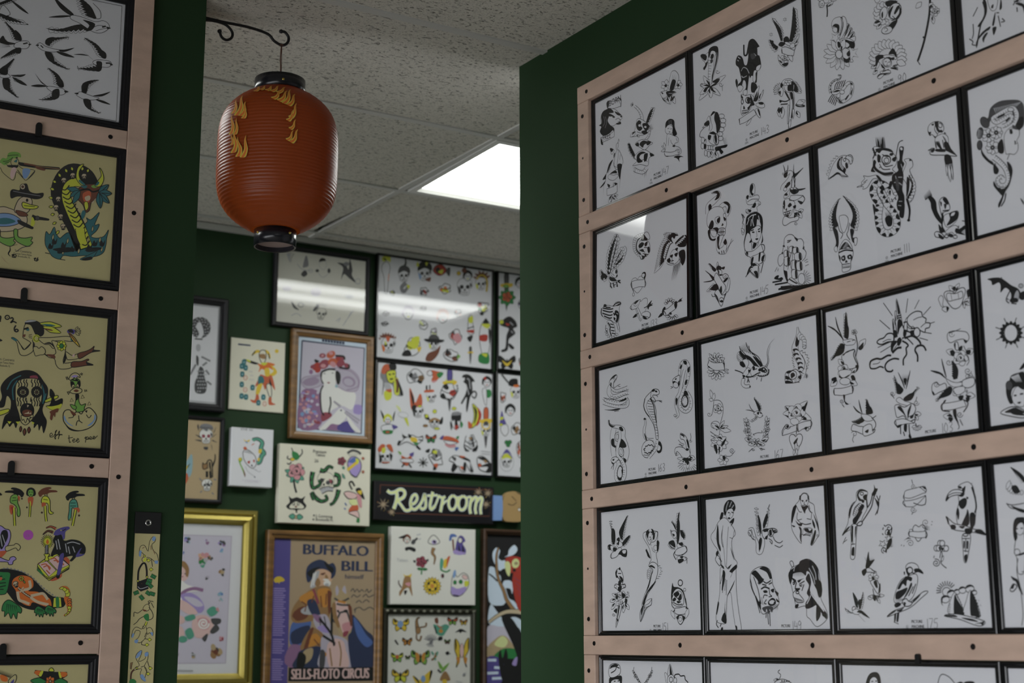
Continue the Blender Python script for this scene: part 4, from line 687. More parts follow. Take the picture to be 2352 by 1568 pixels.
def sheet163():
 m('rattlesnake_drawing')
 SN('492,520 440,530 380,555 330,560 300,530 300,480 320,440',34,34,n=0,wm=44);ZG('480,520 420,540 360,560 310,540',-20,7,'k',1.2);SN('485,470 430,490 370,505 330,485 320,440',36,22,n=10)
 O('300,430 310,390 340,355 370,342 375,370 350,400 340,440 345,475 320,460','w',1.4);F('305,400 345,352 372,345 350,365 325,385');E(345,378,10,5,-40);S('345,420 372,385/350,475 380,450 410,435/385,455 410,462',1.1);F('312,420 322,425 320,455 310,445')
 SN('240,620 300,640 400,660 470,650 480,600 465,575',34,30,n=14,wm=36);SN('238,578 280,600 330,610 400,620 460,595 470,572',18,20,wm=48);ZG('250,590 310,605 380,618 450,600',-22,8,'k',1.3);F('395,610 440,585 465,570 470,590 430,608');F('250,690 310,690 380,680 410,685 360,700 300,698');S('350,708 395,700',1.2)
 m('banded_snake_drawing')
 SN('290,795 298,830 330,855 400,865 435,900 430,960 455,1040 470,1110 455,1200',6,46,wm=52);F('290,795 300,795 305,830 335,850 360,850 330,866 300,848');F('395,870 420,860 440,895 420,905');F('325,910 350,900 358,930 335,940')
 SN('345,880 330,960 335,1060 345,1150',46,46);F('318,990 345,980 350,1040 365,1050 360,1070 322,1045');E(378,960,24,46,4,'w',1.3);E(378,960,12,28,4,'w',1);F('415,980 445,1000 470,1050 450,1070 400,1060 405,1010');SN('400,900 405,970 385,1050 380,1140 415,1180',26,30,n=0);E(415,1110,26,48,-10,'w',1.3);E(415,1110,13,30,-10,'w',1);F('440,1170 470,1190 460,1220 445,1200')
 SN('365,1185 395,1230 370,1320 380,1390 420,1400 450,1340 450,1260 420,1190 400,1170',34,30,n=20,wm=40);E(405,1320,26,70,4,'w',2.4);O('318,1200 330,1170 365,1160 395,1180 375,1200 345,1225','w',1.3);F('328,1190 350,1180 345,1200');F('318,1215 345,1225 340,1240');S('345,1240 325,1260 318,1280/345,1240 338,1290',1.1);F('385,1355 405,1345 425,1360 415,1395 390,1390');E(405,1355,16,12,0,'w',0);F('420,1290 435,1300 430,1350')
 m('rearing_cobra_drawing')
 SN('645,775 660,820 645,900 665,980 740,990',10,26,wm=24);F('640,790 650,770 668,785 655,790');F('645,925 655,935 675,990 660,985');E(685,1080,64,92,15,'w',1.3);ZG('640,1085 670,1045 730,1040 745,1075 700,1125 655,1125 640,1085',10,9,'k',2.4);S('640,1140 690,1140 740,1080',1.2)
 E(795,1060,28,58,-8,'w',1.4);F('780,1030 800,1010 822,1060 812,1110 790,1125 770,1100 800,1095 808,1060');SN('690,1170 740,1110 770,1060 775,1000',26,26,n=7)
 O('720,510 690,535 655,580 643,650 660,710 700,770 735,830 755,900 765,980 785,985 785,920 770,840 765,760 762,690 740,620 715,580 720,545','w',1.5);S('708,580 740,650 752,730 770,820',3);HT('680,600 680,640 690,690 720,760 745,820 760,880 768,950','715,610 730,650 742,700 762,770 772,830 780,880 788,950',13,1.1,t=0);S('715,570 690,600 668,650 690,720 735,800 758,900',1.1)
 O('720,505 745,485 780,488 797,510 792,535 765,545 735,545 725,570 712,560','w',1.4);F('720,505 745,486 755,500 735,512');E(766,508,12,7,20,'k');S('735,560 760,600 750,615 735,595/770,545 780,565/750,605 790,600 825,605/795,602 822,618',1.3);S('655,580 643,650 660,710 700,765',2.6)
 m('hanging_snake_drawing')
 SN('960,770 985,740 965,660 965,590 1000,520 1020,420 1040,320 1050,290',22,26,n=0,wm=28);SP(955,745,22,1.1);SN('1000,370 1000,300 1020,225 1060,205 1090,260 1085,350 1065,430 1035,500 1010,580 1000,640 1020,690 1070,710 1110,660 1110,580 1070,510',22,26,n=30,wm=32);F('1035,205 1065,203 1072,235 1050,240');F('1080,280 1100,260 1098,310 1082,320');F('1000,270 1015,240 1025,260 1008,285');F('1060,400 1078,390 1068,440 1052,440');F('1050,500 1075,510 1085,550 1060,545 1045,560 1042,525');E(1052,605,32,58,0,'w',3);ZG('1030,600 1040,570 1062,560 1080,590 1075,640 1050,655 1030,630',6,9,'k',1)
 O('930,400 940,380 975,355 1000,350 1000,400 990,450 960,440 935,430','w',1.4);E(962,385,9,5,-30,'k');F('930,410 955,405 960,420 940,430');E(962,445,26,30,-20,'w',1.2);S('935,465 910,460/935,465 910,482/985,410 1000,430 990,460',1.1);F('985,420 1000,400 998,440 985,450');F('958,590 972,570 980,600 965,650')
 m('snake_and_lotus_drawing')
 O('1005,935 1015,925 1050,945 1075,985 1090,1040 1105,1120 1090,1160 1060,1175 1025,1165 1000,1130 970,1105 965,1150 950,1110 960,1070 1000,1060 1040,1070 1065,1090 1060,1030 1040,990 1010,980','w',1.3);F('1005,932 1030,935 1050,955 1020,950');F('1065,990 1085,1000 1095,1060 1085,1070');E(1040,960,7,4,40);F('1065,1075 1090,1080 1080,1100 1062,1095');S('985,990 1010,1020 1045,1035/990,1035 1040,1050/1000,1030 1030,1062/1085,1070 1105,1130/1105,1000 1112,960 1105,925',1.1);SP(1108,1000,16,1.2);SP(968,1130,20,1.2)
 for x,y in((985,1225),(1030,1240),(1080,1285),(1155,1180),(975,1175)):LF(1080,1190,x,y,34,h=2)
 LF(1100,1150,1155,1185,36);F('1040,1170 1095,1175 1075,1200');RY(1080,1200,70,115,11,30,150,.9)
 PM(688,1300,'163',785,1310)
def sheet167():
 m('scroll_with_leaves_drawing')
 PT(215,500,20,80,6,200,340,30,h=1);PT(215,585,20,85,8,10,200,34,h=1);LF(180,480,150,430,18,h=0);RS(225,500,34);BN('150,488 190,512 275,510','135,535 200,580 288,575');S('150,488 135,535/275,490 285,520 288,575',1.6);F('135,538 160,552 150,560');F('270,515 290,520 285,530');SP(315,600,12,1.2);LF(280,580,325,575,14,h=0)
 m('dragon_head_drawing')
 S('478,330 500,390 560,450 620,520/505,360 520,410 590,460 628,535/420,365 440,420 500,470/440,400 480,445',1.6);F('470,440 520,460 575,520 600,560 570,565 520,500 480,470');F('540,450 600,490 628,540 610,548 570,500');WG('480,480 470,450 440,420 430,400','440,520 410,500 395,470 400,440',7,.3);F('430,500 462,510 475,540 455,555 425,530');O('450,490 490,480 505,520 480,560 470,530');HT('440,400 540,440','415,365 480,335',6,1.4)
 O('520,590 550,540 600,550 640,540 675,565 680,600 660,625 620,630 580,625 540,640');F('590,570 612,560 615,585 595,590');E(635,575,24,22,0,'k');E(650,585,18,16,0,'k');E(640,570,9);E(655,588,7);S('545,540 550,570 580,565',2);ZG('580,630 620,640 680,620 690,570',-22,9);F('540,545 560,550 555,580 540,575')
 S('650,550 675,500 668,420 690,350 735,295/662,555 685,500 678,430 700,350',1.6,t=2);S('380,578 430,595 470,620',2);S('450,625 520,640 580,610 610,600',2.6);O('490,560 520,570 510,600 470,640 450,620');F('500,575 520,580 505,605');SN('460,650 450,700 475,725 515,720',26,30);ZG('455,640 440,690 470,735 525,730',-22,10);S('480,640 500,650 490,690/500,660 510,690',2);F('450,620 475,630 455,645');S('580,640 575,665/620,645 615,680',1.5)
 m('dolphin_fish_drawing')
 SN('965,640 985,560 970,500 935,440 918,380 930,330 945,260 940,190',70,10,wm=62);F('935,270 955,300 948,350 930,370 920,340');for_=[(925,400),(930,440),(950,480),(965,520),(970,560),(960,600)]
 for x,y in for_:F([(x-26,y-10),(x+10,y-16),(x+26,y+6),(x,y-2),(x-16,y+14)])
 WG('945,320 965,300 985,320 985,380','950,225 990,260 1022,310 1010,380',6,0);SP(1000,370,24,1.1,-60);ZG('965,410 1010,440 1030,490 1015,570',-18,7,'k',1.3);ZG('910,400 890,470 905,560',-14,7,'k',1.3);S('980,440 1005,500 1000,570/985,590 1000,560',1.2)
 O('832,690 830,620 850,590 890,582 925,570 960,600 975,640 950,680 910,692 850,696','w',1.4);E(898,622,36,40,20,'w',1.6);F('880,612 905,600 920,625 900,645 885,650');F('845,595 890,582 880,600 850,610');F('830,640 850,630 870,655 850,665');S('832,655 870,660 900,680/835,630 860,640',1.8);F('832,680 850,670 900,685 890,695 835,698');ZG('920,680 960,660 1000,610',-30,6,'k',1.3);ZG('915,690 960,690',-14,4);RY(1010,630,8,26,5,-60,60,1.2);F('945,640 975,620 965,660')
 m('flowering_vine_drawing')
 for x,y in((158,755),(195,785),(148,840)):LF(185,850,x,y,28,h=0)
 S('190,850 240,850 270,890 272,970 252,1050 240,1160/190,855 185,920 172,985',1.1);SP(150,975,22,1.2);RS(230,925,44);LF(245,1100,285,1030,26);LF(250,1110,345,1125,40,h=0);LF(255,1100,320,1080,26);E(205,1070,40,34,0,'w');F('200,1060 225,1100 215,1120');LF(240,1110,170,1055,40)
 PT(240,1230,20,80,9,0,360,44);F('225,1180 250,1175 270,1200 250,1195');F('265,1230 300,1190 285,1240 260,1265');F('190,1250 215,1250 225,1310 215,1330 200,1290');F('235,1270 250,1270 238,1340');S('160,1130 200,1160 225,1190/165,1165 210,1190/165,1205 200,1215',1.2);SP(355,1300,26,1.6);S('290,1350 340,1350 368,1320',1.1);PT(275,1385,6,50,6,0,360,36);F('270,1350 300,1355 285,1390')
 m('swallow_over_wreath_drawing')
 WG('595,950 570,880 548,825','618,930 615,890 552,828',6,.6);O('545,965 575,945 605,950 630,985 600,1005 575,985');F('575,960 600,952 590,980');S('475,935 520,940 560,960/505,880 525,925 560,955',1.6,t=1);WG('560,970 570,1000 540,1035','580,1000 575,1020 512,1040',5,.6);S('605,960 618,968',2);F('622,985 635,985 622,992')
 for i in range(7):
  y=1030+i*30;s_=18+8*math.sin(i);LF(485+i*3,y+20,462+i*6-6,y-16,20,h=i%2);LF(490+i*3,y+20,505+i*6,y-8,18,h=1);LF(672-i*3,y+14,690-i*3,y-22,20,h=1);LF(668-i*3,y+14,652-i*4,y-14,18,h=i%2)
 PT(478,1125,4,22,6);PT(675,1110,4,22,6);LF(510,1210,470,1190,30);LF(560,1240,500,1245,34);LF(620,1210,685,1185,34);LF(600,1240,650,1250,30);PT(575,1230,6,44,6,h=1);LF(482,1050,484,1005,20,h=0);LF(662,1040,664,990,20,h=0);S('545,1155 590,1140 625,1140 620,1120/555,1165 545,1150/540,1280 505,1312/600,1280 650,1290',1.2);SP(545,1290,14,1.2);SP(620,1285,14,1.2)
 m('rose_and_locket_drawing')
 for x,y in((825,905),(1030,855),(810,970),(1065,1020)):LF(930,960,x,y,64,h=1)
 RS(930,960,78);F('990,920 1028,860 1010,940 995,945');F('830,905 860,925 855,945');F('830,980 860,990 855,1005');F('980,1020 1015,1000 1020,1025');E(915,1040,40,32,20,'w')
 BN('820,1110 850,1095 930,1070','805,1165 860,1150 940,1120');SP(850,1080,30,1.3,0,1.3);S('805,1165 805,1120 830,1075',1.6);BN('945,1060 1000,1040 1060,1030','950,1130 1000,1100 1060,1080');SP(1025,1110,26,1.3,180,1.3);S('1060,1030 1070,1060 1050,1110',1.8);F('840,1075 865,1075 850,1100');F('1005,1095 1030,1090 1015,1115');S('935,1060 930,1150/945,1060 945,1130',1.8)
 O('915,1300 885,1250 868,1190 885,1155 915,1160 925,1175 945,1152 975,1155 985,1190 965,1250','w',1.4);F('905,1152 920,1175 915,1165 940,1150 925,1160');F('905,1230 930,1195 945,1185 935,1220 915,1245');S('915,1240 920,1290/930,1200 940,1260',1.6);LF(915,1290,905,1340,18,h=0);LF(930,1280,938,1338,18,h=0);LF(945,1250,945,1300,16,h=0)
 PM(606,1370,'167',735,1375,one=True)
def sheet103():
 m('swallow_rose_and_scroll_drawing')
 S('72,450 130,480 190,545 200,570/135,375 155,460 195,550',3.0,t=1);F('72,448 120,465 155,500 125,485');WG('235,550 240,470 222,330','200,540 200,450 212,370',8,.65);F('228,440 245,470 240,550 215,545 210,500')
 O('195,570 230,560 265,555 300,570 285,600 250,605 220,605');WG('215,600 190,650 150,690 95,735','175,590 150,620 135,660 110,710',8,.7);F('210,600 205,660 170,690 125,695 175,650');S('270,570 295,560/230,580 260,572',1.4);S('300,520 315,600 310,660 300,700',2);RS(290,500,22);F('325,620 355,590 365,620 345,645 325,640');LF(330,620,382,555,46);O('190,690 240,660 290,640 300,700 320,770 260,800 215,780 195,740','w',1.4);F('300,770 325,768 318,810 285,835 300,800');S('295,645 285,690 320,770/200,690 230,660 290,640',2.2)
 LF(205,770,160,720,40);F('180,735 205,745 210,770 190,760');RS(205,815,52);F('195,800 215,790 222,830 200,835');O('165,830 190,870 240,860 270,820 240,805 180,810');S('165,860 200,875 250,850',2.4);E(215,900,44,30,0,'w');F('262,860 285,850 300,885 280,900');LF(255,900,315,930,46);F('105,880 140,865 145,895 115,905');LF(150,895,98,940,44);LF(270,830,310,790,30)
 BN('128,960 200,955 270,935','130,1010 200,1015 275,995');S('128,960 122,985 130,1010',2);S('270,935 282,960 275,995',2);F('200,1010 215,1015 215,1060 245,1085 262,1080 225,1090 205,1050');SP(188,1062,18,1.4);S('190,1085 208,1112',1.2)
 m('castle_on_clouds_drawing')
 S('525,260 600,365/495,400 580,475/725,225 710,340/818,235 780,310/912,290 850,360/945,415 900,430/920,510 860,500/890,565 820,545/480,625 580,580/500,665 590,610',1.4)
 O('718,400 740,360 790,330 835,335 845,370 875,390 870,420 905,425 900,460 870,470 860,500 800,470 740,450','w',2.0);S('770,400 810,380 840,375/830,460 850,440 870,425',1.4);O('475,585 490,560 530,545 560,512 605,515 610,570 560,580 510,600','w',2.6);S('520,580 560,560 590,560',1.4)
 O('595,660 590,590 610,560 600,400 612,395 625,440 620,330 632,330 640,400 635,360 632,225 668,355 676,400 690,470 700,420 720,380 722,450 750,470 765,450 778,470 775,530 700,540 640,600','w',1.3);F('634,240 662,345 645,350');F('606,400 615,460 612,480 604,470');F('620,345 632,400 625,410');S('635,370 672,360/640,385 675,378/690,420 720,415/600,440 612,440/690,480 745,500/750,470 778,468',2.6);F('645,400 668,395 680,440 660,470 645,520 640,460');F('610,480 640,500 630,545 608,530');F('690,490 715,480 710,530 690,535');F('745,490 775,485 772,525 750,525');F('640,560 662,540 675,570 655,610 640,600');F('590,600 610,570 640,575 610,620 600,665 592,650');S('660,440 690,450 700,520/625,420 640,540/720,440 722,500',1.8)
 S('415,770 425,735 470,715 510,718 560,690 590,690',3.6);S('415,770 425,795 465,795 500,780 530,790',2.8);S('600,670 640,630 675,625',4);S('690,770 690,720 715,680 712,630 728,610 715,590 680,570',3.2);S('700,550 760,530 810,560 830,600 795,620 785,650 805,690 805,740',3.6);S('800,610 850,610 875,650',3.4);S('655,720 610,715 560,740 540,780 555,815 590,820 605,805',3.2);S('680,545 720,550 770,600',2);S('440,760 480,755 500,740/570,730 540,760',1.2);E(800,500,26,38,0,'w',2)
 m('heart_and_hands_drawing')
 O('1095,305 1040,240 1020,190 1040,165 1085,165 1105,180 1135,150 1175,135 1195,160 1180,220 1150,290',None,1.4);O('1040,195 1060,180 1110,185 1165,165 1170,215 1110,235 1055,245','w',1.3);S('1075,180 1085,235/1135,175 1140,225',.9);LF(1105,165,1060,120,36);LF(1110,160,1145,100,32);E(1105,140,12,12,0,'k');O('985,260 975,225 995,200 1015,220 1010,280 1040,300 1000,290');O('1005,305 1030,290 1060,300 1040,335 1010,320');F('1040,290 1060,300 1045,330');F('1205,160 1235,150 1230,200 1215,220');LF(1185,250,1240,230,30);LF(1180,260,1240,275,26);LF(1175,250,1190,305,22)
 m('two_swallows_and_roses_drawing')
 O('1050,560 1050,510 1090,490 1150,490 1205,500 1225,545 1200,580 1180,555 1120,565 1075,585','w',1.3);SP(1080,515,26,1.2);S('1060,505 1110,490 1155,470',1.2);F('1180,560 1212,570 1195,590');RS(1155,710,62);LF(1110,670,1038,650,50);LF(1200,670,1262,640,52);F('1070,655 1100,650 1105,690 1080,690');F('1200,650 1238,642 1225,675 1205,680');F('1145,620 1170,610 1165,645 1140,650');O('1105,590 1130,580 1140,640 1115,640','w',1.4);F('1100,600 1115,590 1112,640');SP(1060,745,26,1.3,0,1);S('1200,680 1225,730 1205,770/1180,610 1200,650',1.2)
 S('910,812 980,830 1040,880/1000,715 1020,800 1040,870',3,t=1);F('910,812 975,820 1015,845 960,835');WG('1130,880 1130,790 1090,730','1085,860 1085,800 1085,740',7,.75);F('1100,745 1135,800 1130,870 1095,880 1100,810');O('1040,880 1080,900 1120,910 1165,905 1190,915 1150,940 1100,945 1060,920');WG('1090,950 1050,1000 1000,1030 950,1070','1060,940 1020,970 990,1010 965,1050',7,.7);F('1085,950 1080,1000 1040,1025 990,1035 1040,990');S('1150,905 1185,900',2)
 SP(1215,815,30,1.5);RS(1230,870,34);O('1170,900 1200,880 1262,870 1270,920 1230,950 1180,945','w',1.3);O('925,985 925,930 960,905 985,930 1030,915 1040,960 980,990 940,1010','w',1.3);SP(960,925,24,1.4);F('920,970 945,1000 935,1015');RS(1130,985,40);O('1100,960 1180,940 1190,980 1130,1010');F('1140,1020 1180,1015 1170,1050 1145,1050');LF(1200,1010,1275,1020,50);F('1200,1030 1230,1030 1225,1060 1205,1060');LF(1200,980,1215,980,20)
 BN('1010,1080 1090,1070 1180,1050','1010,1135 1090,1130 1200,1100');S('1010,1080 998,1105 1012,1138 1070,1145/1180,1050 1215,1070 1210,1105 1180,1150',2);F('1020,1060 1040,1050 1015,1090');F('1095,1135 1120,1130 1125,1190 1140,1240 1120,1220 1100,1180');LF(1090,1190,1015,1180,50);F('1060,1190 1095,1200 1080,1230 1060,1215');SP(1150,1170,26,1.5);S('1130,1230 1145,1270 1135,1290/1150,1210 1175,1260',1.3)
 m('diving_swallow_drawing')
 S('280,1100 310,1140 350,1165/325,1050 340,1120 355,1165',3,t=1);WG('435,1160 415,1100 388,1040','385,1165 380,1110 388,1050',6,.8);F('395,1100 425,1110 440,1160 385,1165');WG('390,1185 370,1215 330,1250','345,1190 310,1215 260,1228',6,.75);F('380,1190 365,1230 310,1250 330,1215');O('345,1170 390,1170 430,1190 440,1215 400,1225 370,1215');S('440,1200 468,1180',1.5);O('270,1265 285,1250 325,1265 370,1275 365,1330 310,1310 268,1300','w',1.4);SP(290,1330,26,1.2,200);S('285,1345 275,1375 285,1398',1.2);O('370,1345 360,1280 400,1250 430,1255 440,1300 460,1290 445,1320','w',1.3);S('430,1195 460,1230 462,1270 435,1300',1.6);SP(445,1300,14,1.3);F('375,1310 405,1290 400,1320')
 m('kissing_swallow_drawing')
 S('612,850 640,920 680,960/645,825 680,900 700,960/745,810 725,900 710,965',2.6,t=1);F('645,920 670,940 690,970 665,1005 630,990');WG('665,985 640,930 615,860','625,1000 622,940 615,880',6,.6);HT('685,910 720,900','680,840 730,845',5,1.2);F('690,880 718,880 705,935');WG('690,1040 740,1010 820,940','720,1060 765,1030 810,950',7,.5);F('690,1040 740,1000 780,1000 755,1050 710,1060');ZG('690,1020 730,1000 775,990',14,5);O('630,1050 660,1030 700,1060 750,1075 740,1100 690,1090 650,1075');SP(600,1000,22,1.4);SP(795,1075,24,1.5);S('800,1025 790,1060/590,1000 615,1040',1.2)
 O('620,1100 650,1090 700,1110 760,1080 790,1120 770,1170 730,1190 720,1215 690,1180 640,1195 625,1150','w',1.4);F('640,1110 670,1105 705,1170 720,1205 690,1165 660,1135');F('725,1140 755,1085 745,1140 725,1200');ZG('650,1115 690,1150 715,1190',12,4);LF(780,1165,835,1168,40);LF(785,1180,810,1215,30);F('750,1180 775,1170 765,1200 745,1200')
 BN('628,1215 690,1205 750,1225','640,1275 690,1250 775,1240');S('628,1215 618,1240 645,1278/750,1225 785,1210 778,1240',1.8);F('640,1260 680,1250 650,1280');F('695,1255 718,1250 715,1310 695,1300');S('665,1260 668,1330/735,1250 740,1320 755,1360/790,1240 800,1300/690,1310 700,1345',2);PT(800,1260,6,44,6,20,160,20);F('735,1330 755,1360 735,1360')
 PM(866,1325,'103',1005,1320,one=True)
def sheet_bat():
 m('bat_drawing')
 F('120,190 180,178 230,185 300,235 350,260 370,300 340,330 290,360 300,320 290,280 255,255 220,290 220,240 205,215 160,235 150,205');O('325,300 345,270 360,300 350,350 320,340','l');E(372,240,18,16,0,'l');F('360,300 399,280 399,340 365,340');S('230,185 225,240/300,260 262,340 285,370/300,370 340,375',2);F('290,340 340,330 350,360 300,365');S('225,175 228,190/268,335 280,345',2,'d')
 m('spiked_ring_drawing')
 PT(298,592,48,88,16,0,360,26,'k');E(298,592,50,64,0,'w',1.6);RY(298,592,90,122,8,20,380,1.6,'d')
 m('woman_and_knife_drawing')
 O('305,1080 320,1020 350,990 399,1010 399,1130 350,1140 320,1120');F('285,950 300,910 350,890 399,890 399,1010 360,1000 345,990 310,1010 300,1060 315,1110 290,1120 265,1060 262,990');E(285,985,26,36,0,'d');HT('300,920 350,900','340,960 380,960',5,2,'w');S('320,1060 340,1058/365,1050 390,1045',2.6);F('345,1110 375,1105 360,1122');F('360,865 399,810 399,850');O('220,1190 280,1150 340,1145 399,1175 399,1225 300,1215','w',1.6);F('250,1185 320,1150 360,1160 399,1180 399,1192 330,1190');F('300,1190 360,1185 399,1200 399,1210 330,1205')

def sheet151():
 m('spread_eagle_drawing')
 WG('285,450 268,380 250,250','255,440 255,360 252,260',10,.4);F('262,320 285,340 288,420 270,450 258,400');WG('330,400 330,320 385,215','355,420 372,320 388,220',10,.55);F('318,350 345,290 362,300 352,350 335,400');WG('340,440 370,400 400,375','355,470 390,440 412,385',5,.6);O('295,430 310,400 325,420 345,440 340,465 310,470');F('300,405 320,390 325,420 312,425');F('300,440 320,425 315,455')
 BN('258,520 290,495 330,470','262,560 300,545 340,490');S('258,520 250,545 262,562',1.6);E(245,470,18,20,0,'w',1.6);F('232,460 250,452 252,490 238,490');O('250,460 290,465 300,490 262,500');F('340,490 380,490 378,545 350,545 330,530 312,525');F('275,470 300,480 290,505 270,495');O('345,495 375,492 370,520 350,520')
 m('mermaid_drawing')
 O('512,360 535,345 540,360 530,380 560,450 575,430 600,425 618,400 625,350 590,340 585,350 600,370 612,345 628,350 625,420 635,450 630,500 615,520 625,590 620,620 560,600 575,570 560,480 515,400','w',1.2);E(568,385,24,36,-6,'w');F('538,380 535,345 560,325 590,328 605,370 598,410 588,400 588,365 572,350 555,365 550,400');F('555,335 570,322 580,340 565,350','w');S('560,388 572,392/578,372 588,368',1.4);S('565,408 578,404',1.8);S('570,380 574,396/560,340 572,346',.9);E(610,475,16,22,0,None,1);S('580,470 590,500 608,510/570,430 575,460',1)
 F('620,420 640,430 632,495 622,500');F('535,480 560,530 570,560 545,540');HT('625,420 635,480','640,415 642,490',5,1);F('530,490 545,500 560,545 540,520')
 O('555,620 580,590 615,600 630,640 615,720 580,790 545,850 520,920 508,950 500,930 520,860 550,780 575,700 590,650','w',1.3);F('555,625 575,612 600,625 605,640 580,630');F('615,740 580,800 545,840 520,930 505,925 530,850 570,785');F('580,690 585,650 560,740 545,800 535,835 560,780');WG('580,640 570,680 560,720','545,650 540,690 545,725',5,.0);ZG('630,620 650,660 620,720',-16,6,'k',1.2);LF(515,930,490,1068,34,'l');LF(520,935,580,880,26,h=0);S('580,880 575,930 545,950 520,990 490,1065',1.4);HT('515,940 545,950','495,1040 575,935',7,.8)
 m('diving_eagle_drawing')
 WG('795,430 790,320 803,185','775,410 770,300 785,210',9,.5);F('795,250 805,300 800,400 785,450 780,380');WG('770,330 755,300 735,258','780,320 775,290 740,265',5,.5);WG('815,340 840,380 830,410','830,330 850,370 845,400',5,.5);F('808,330 840,360 840,400 815,380');HT('730,330 765,350','735,380 770,400',6,1.4);O('740,345 770,340 780,380 760,400 745,380','w');F('745,360 765,370 755,385');WG('770,480 740,470 712,432','760,485 735,485 718,460',5,.3);F('715,430 755,415 770,470 745,460');O('780,455 800,435 830,445 835,465 800,480');F('795,440 825,430 828,460 808,455')
 O('770,500 790,480 850,460 860,500 820,530 770,530','w',1.3);S('770,500 755,530 775,570/850,460 862,500 820,535',1.8);O('780,560 800,540 850,550 860,570 820,580');F('790,570 830,560 835,580 800,600');SP(855,555,12,1.2);S('862,570 862,600',1.2);F('805,545 835,545 820,560')
 m('dagger_and_roses_drawing')
 O('290,680 300,650 325,645 345,680 352,720 345,765 325,770 320,720 300,710','w',1.4);F('288,670 305,655 300,690 312,705 295,715');F('320,700 345,715 350,745 335,740');F('315,640 325,630 330,645 320,655');S('310,680 335,680/315,720 345,755',2);O('285,770 300,765 320,775 345,770 365,765 370,790 345,800 320,820 295,800 280,790','w',1.5);F('315,740 335,740 330,780 312,775');F('310,790 340,780 330,825 312,820');E(290,785,10);E(358,780,10)
 RS(305,860,26);RS(345,850,28);LF(300,860,262,845,26);LF(290,890,245,905,30);LF(285,920,258,970,26);LF(370,870,400,855,26);LF(370,920,398,970,28);LF(355,930,352,995,26);F('290,870 310,850 305,890');F('340,840 370,850 350,880');BN('298,905 330,890 368,870','300,940 330,930 372,900');T(308,928,'DEB',18);F('368,880 385,890 375,930 365,910');SP(390,832,10,1.2);F('275,980 300,960 298,1000 285,990');SP(275,1010,14,1.3)
 O('312,945 338,930 325,1010 292,1115 300,1020','w',1.2);F('315,945 326,938 312,1020 296,1095 305,1020');F('298,1040 312,1050 305,1065')
 m('heart_shaped_scene_drawing')
 E(808,755,18,24,0,None,2.2);F('745,755 755,785 790,790 825,810 842,850 862,945 850,920 830,840 800,805 770,810 745,850 735,900 735,830');E(842,810,10,12,0,'w');O('755,930 740,890 760,840 800,820 825,850 835,920 800,945','w',1.3);F('755,840 790,825 800,850 770,870');F('790,880 812,840 820,880 800,900');F('745,890 765,870 775,890 755,905');F('780,900 815,905 790,920');S('765,860 800,890/750,910 790,930 825,925',2);O('765,960 800,955 850,945 862,965 850,1000 800,1010 765,995','w',1.4);S('850,955 870,960/765,970 750,990',2.4);LF(735,975,765,1045,26,h=0);LF(872,960,850,1040,28,h=0);O('785,1030 815,1015 840,1040 812,1088 790,1065','w',1.8);E(808,1048,12,16,0,'w');F('775,1030 800,1010 790,1050');F('825,1015 848,1035 830,1060');S('745,850 740,930 760,960/850,880 862,960',1.8)
 PM(592,1112,'151',665,1140)
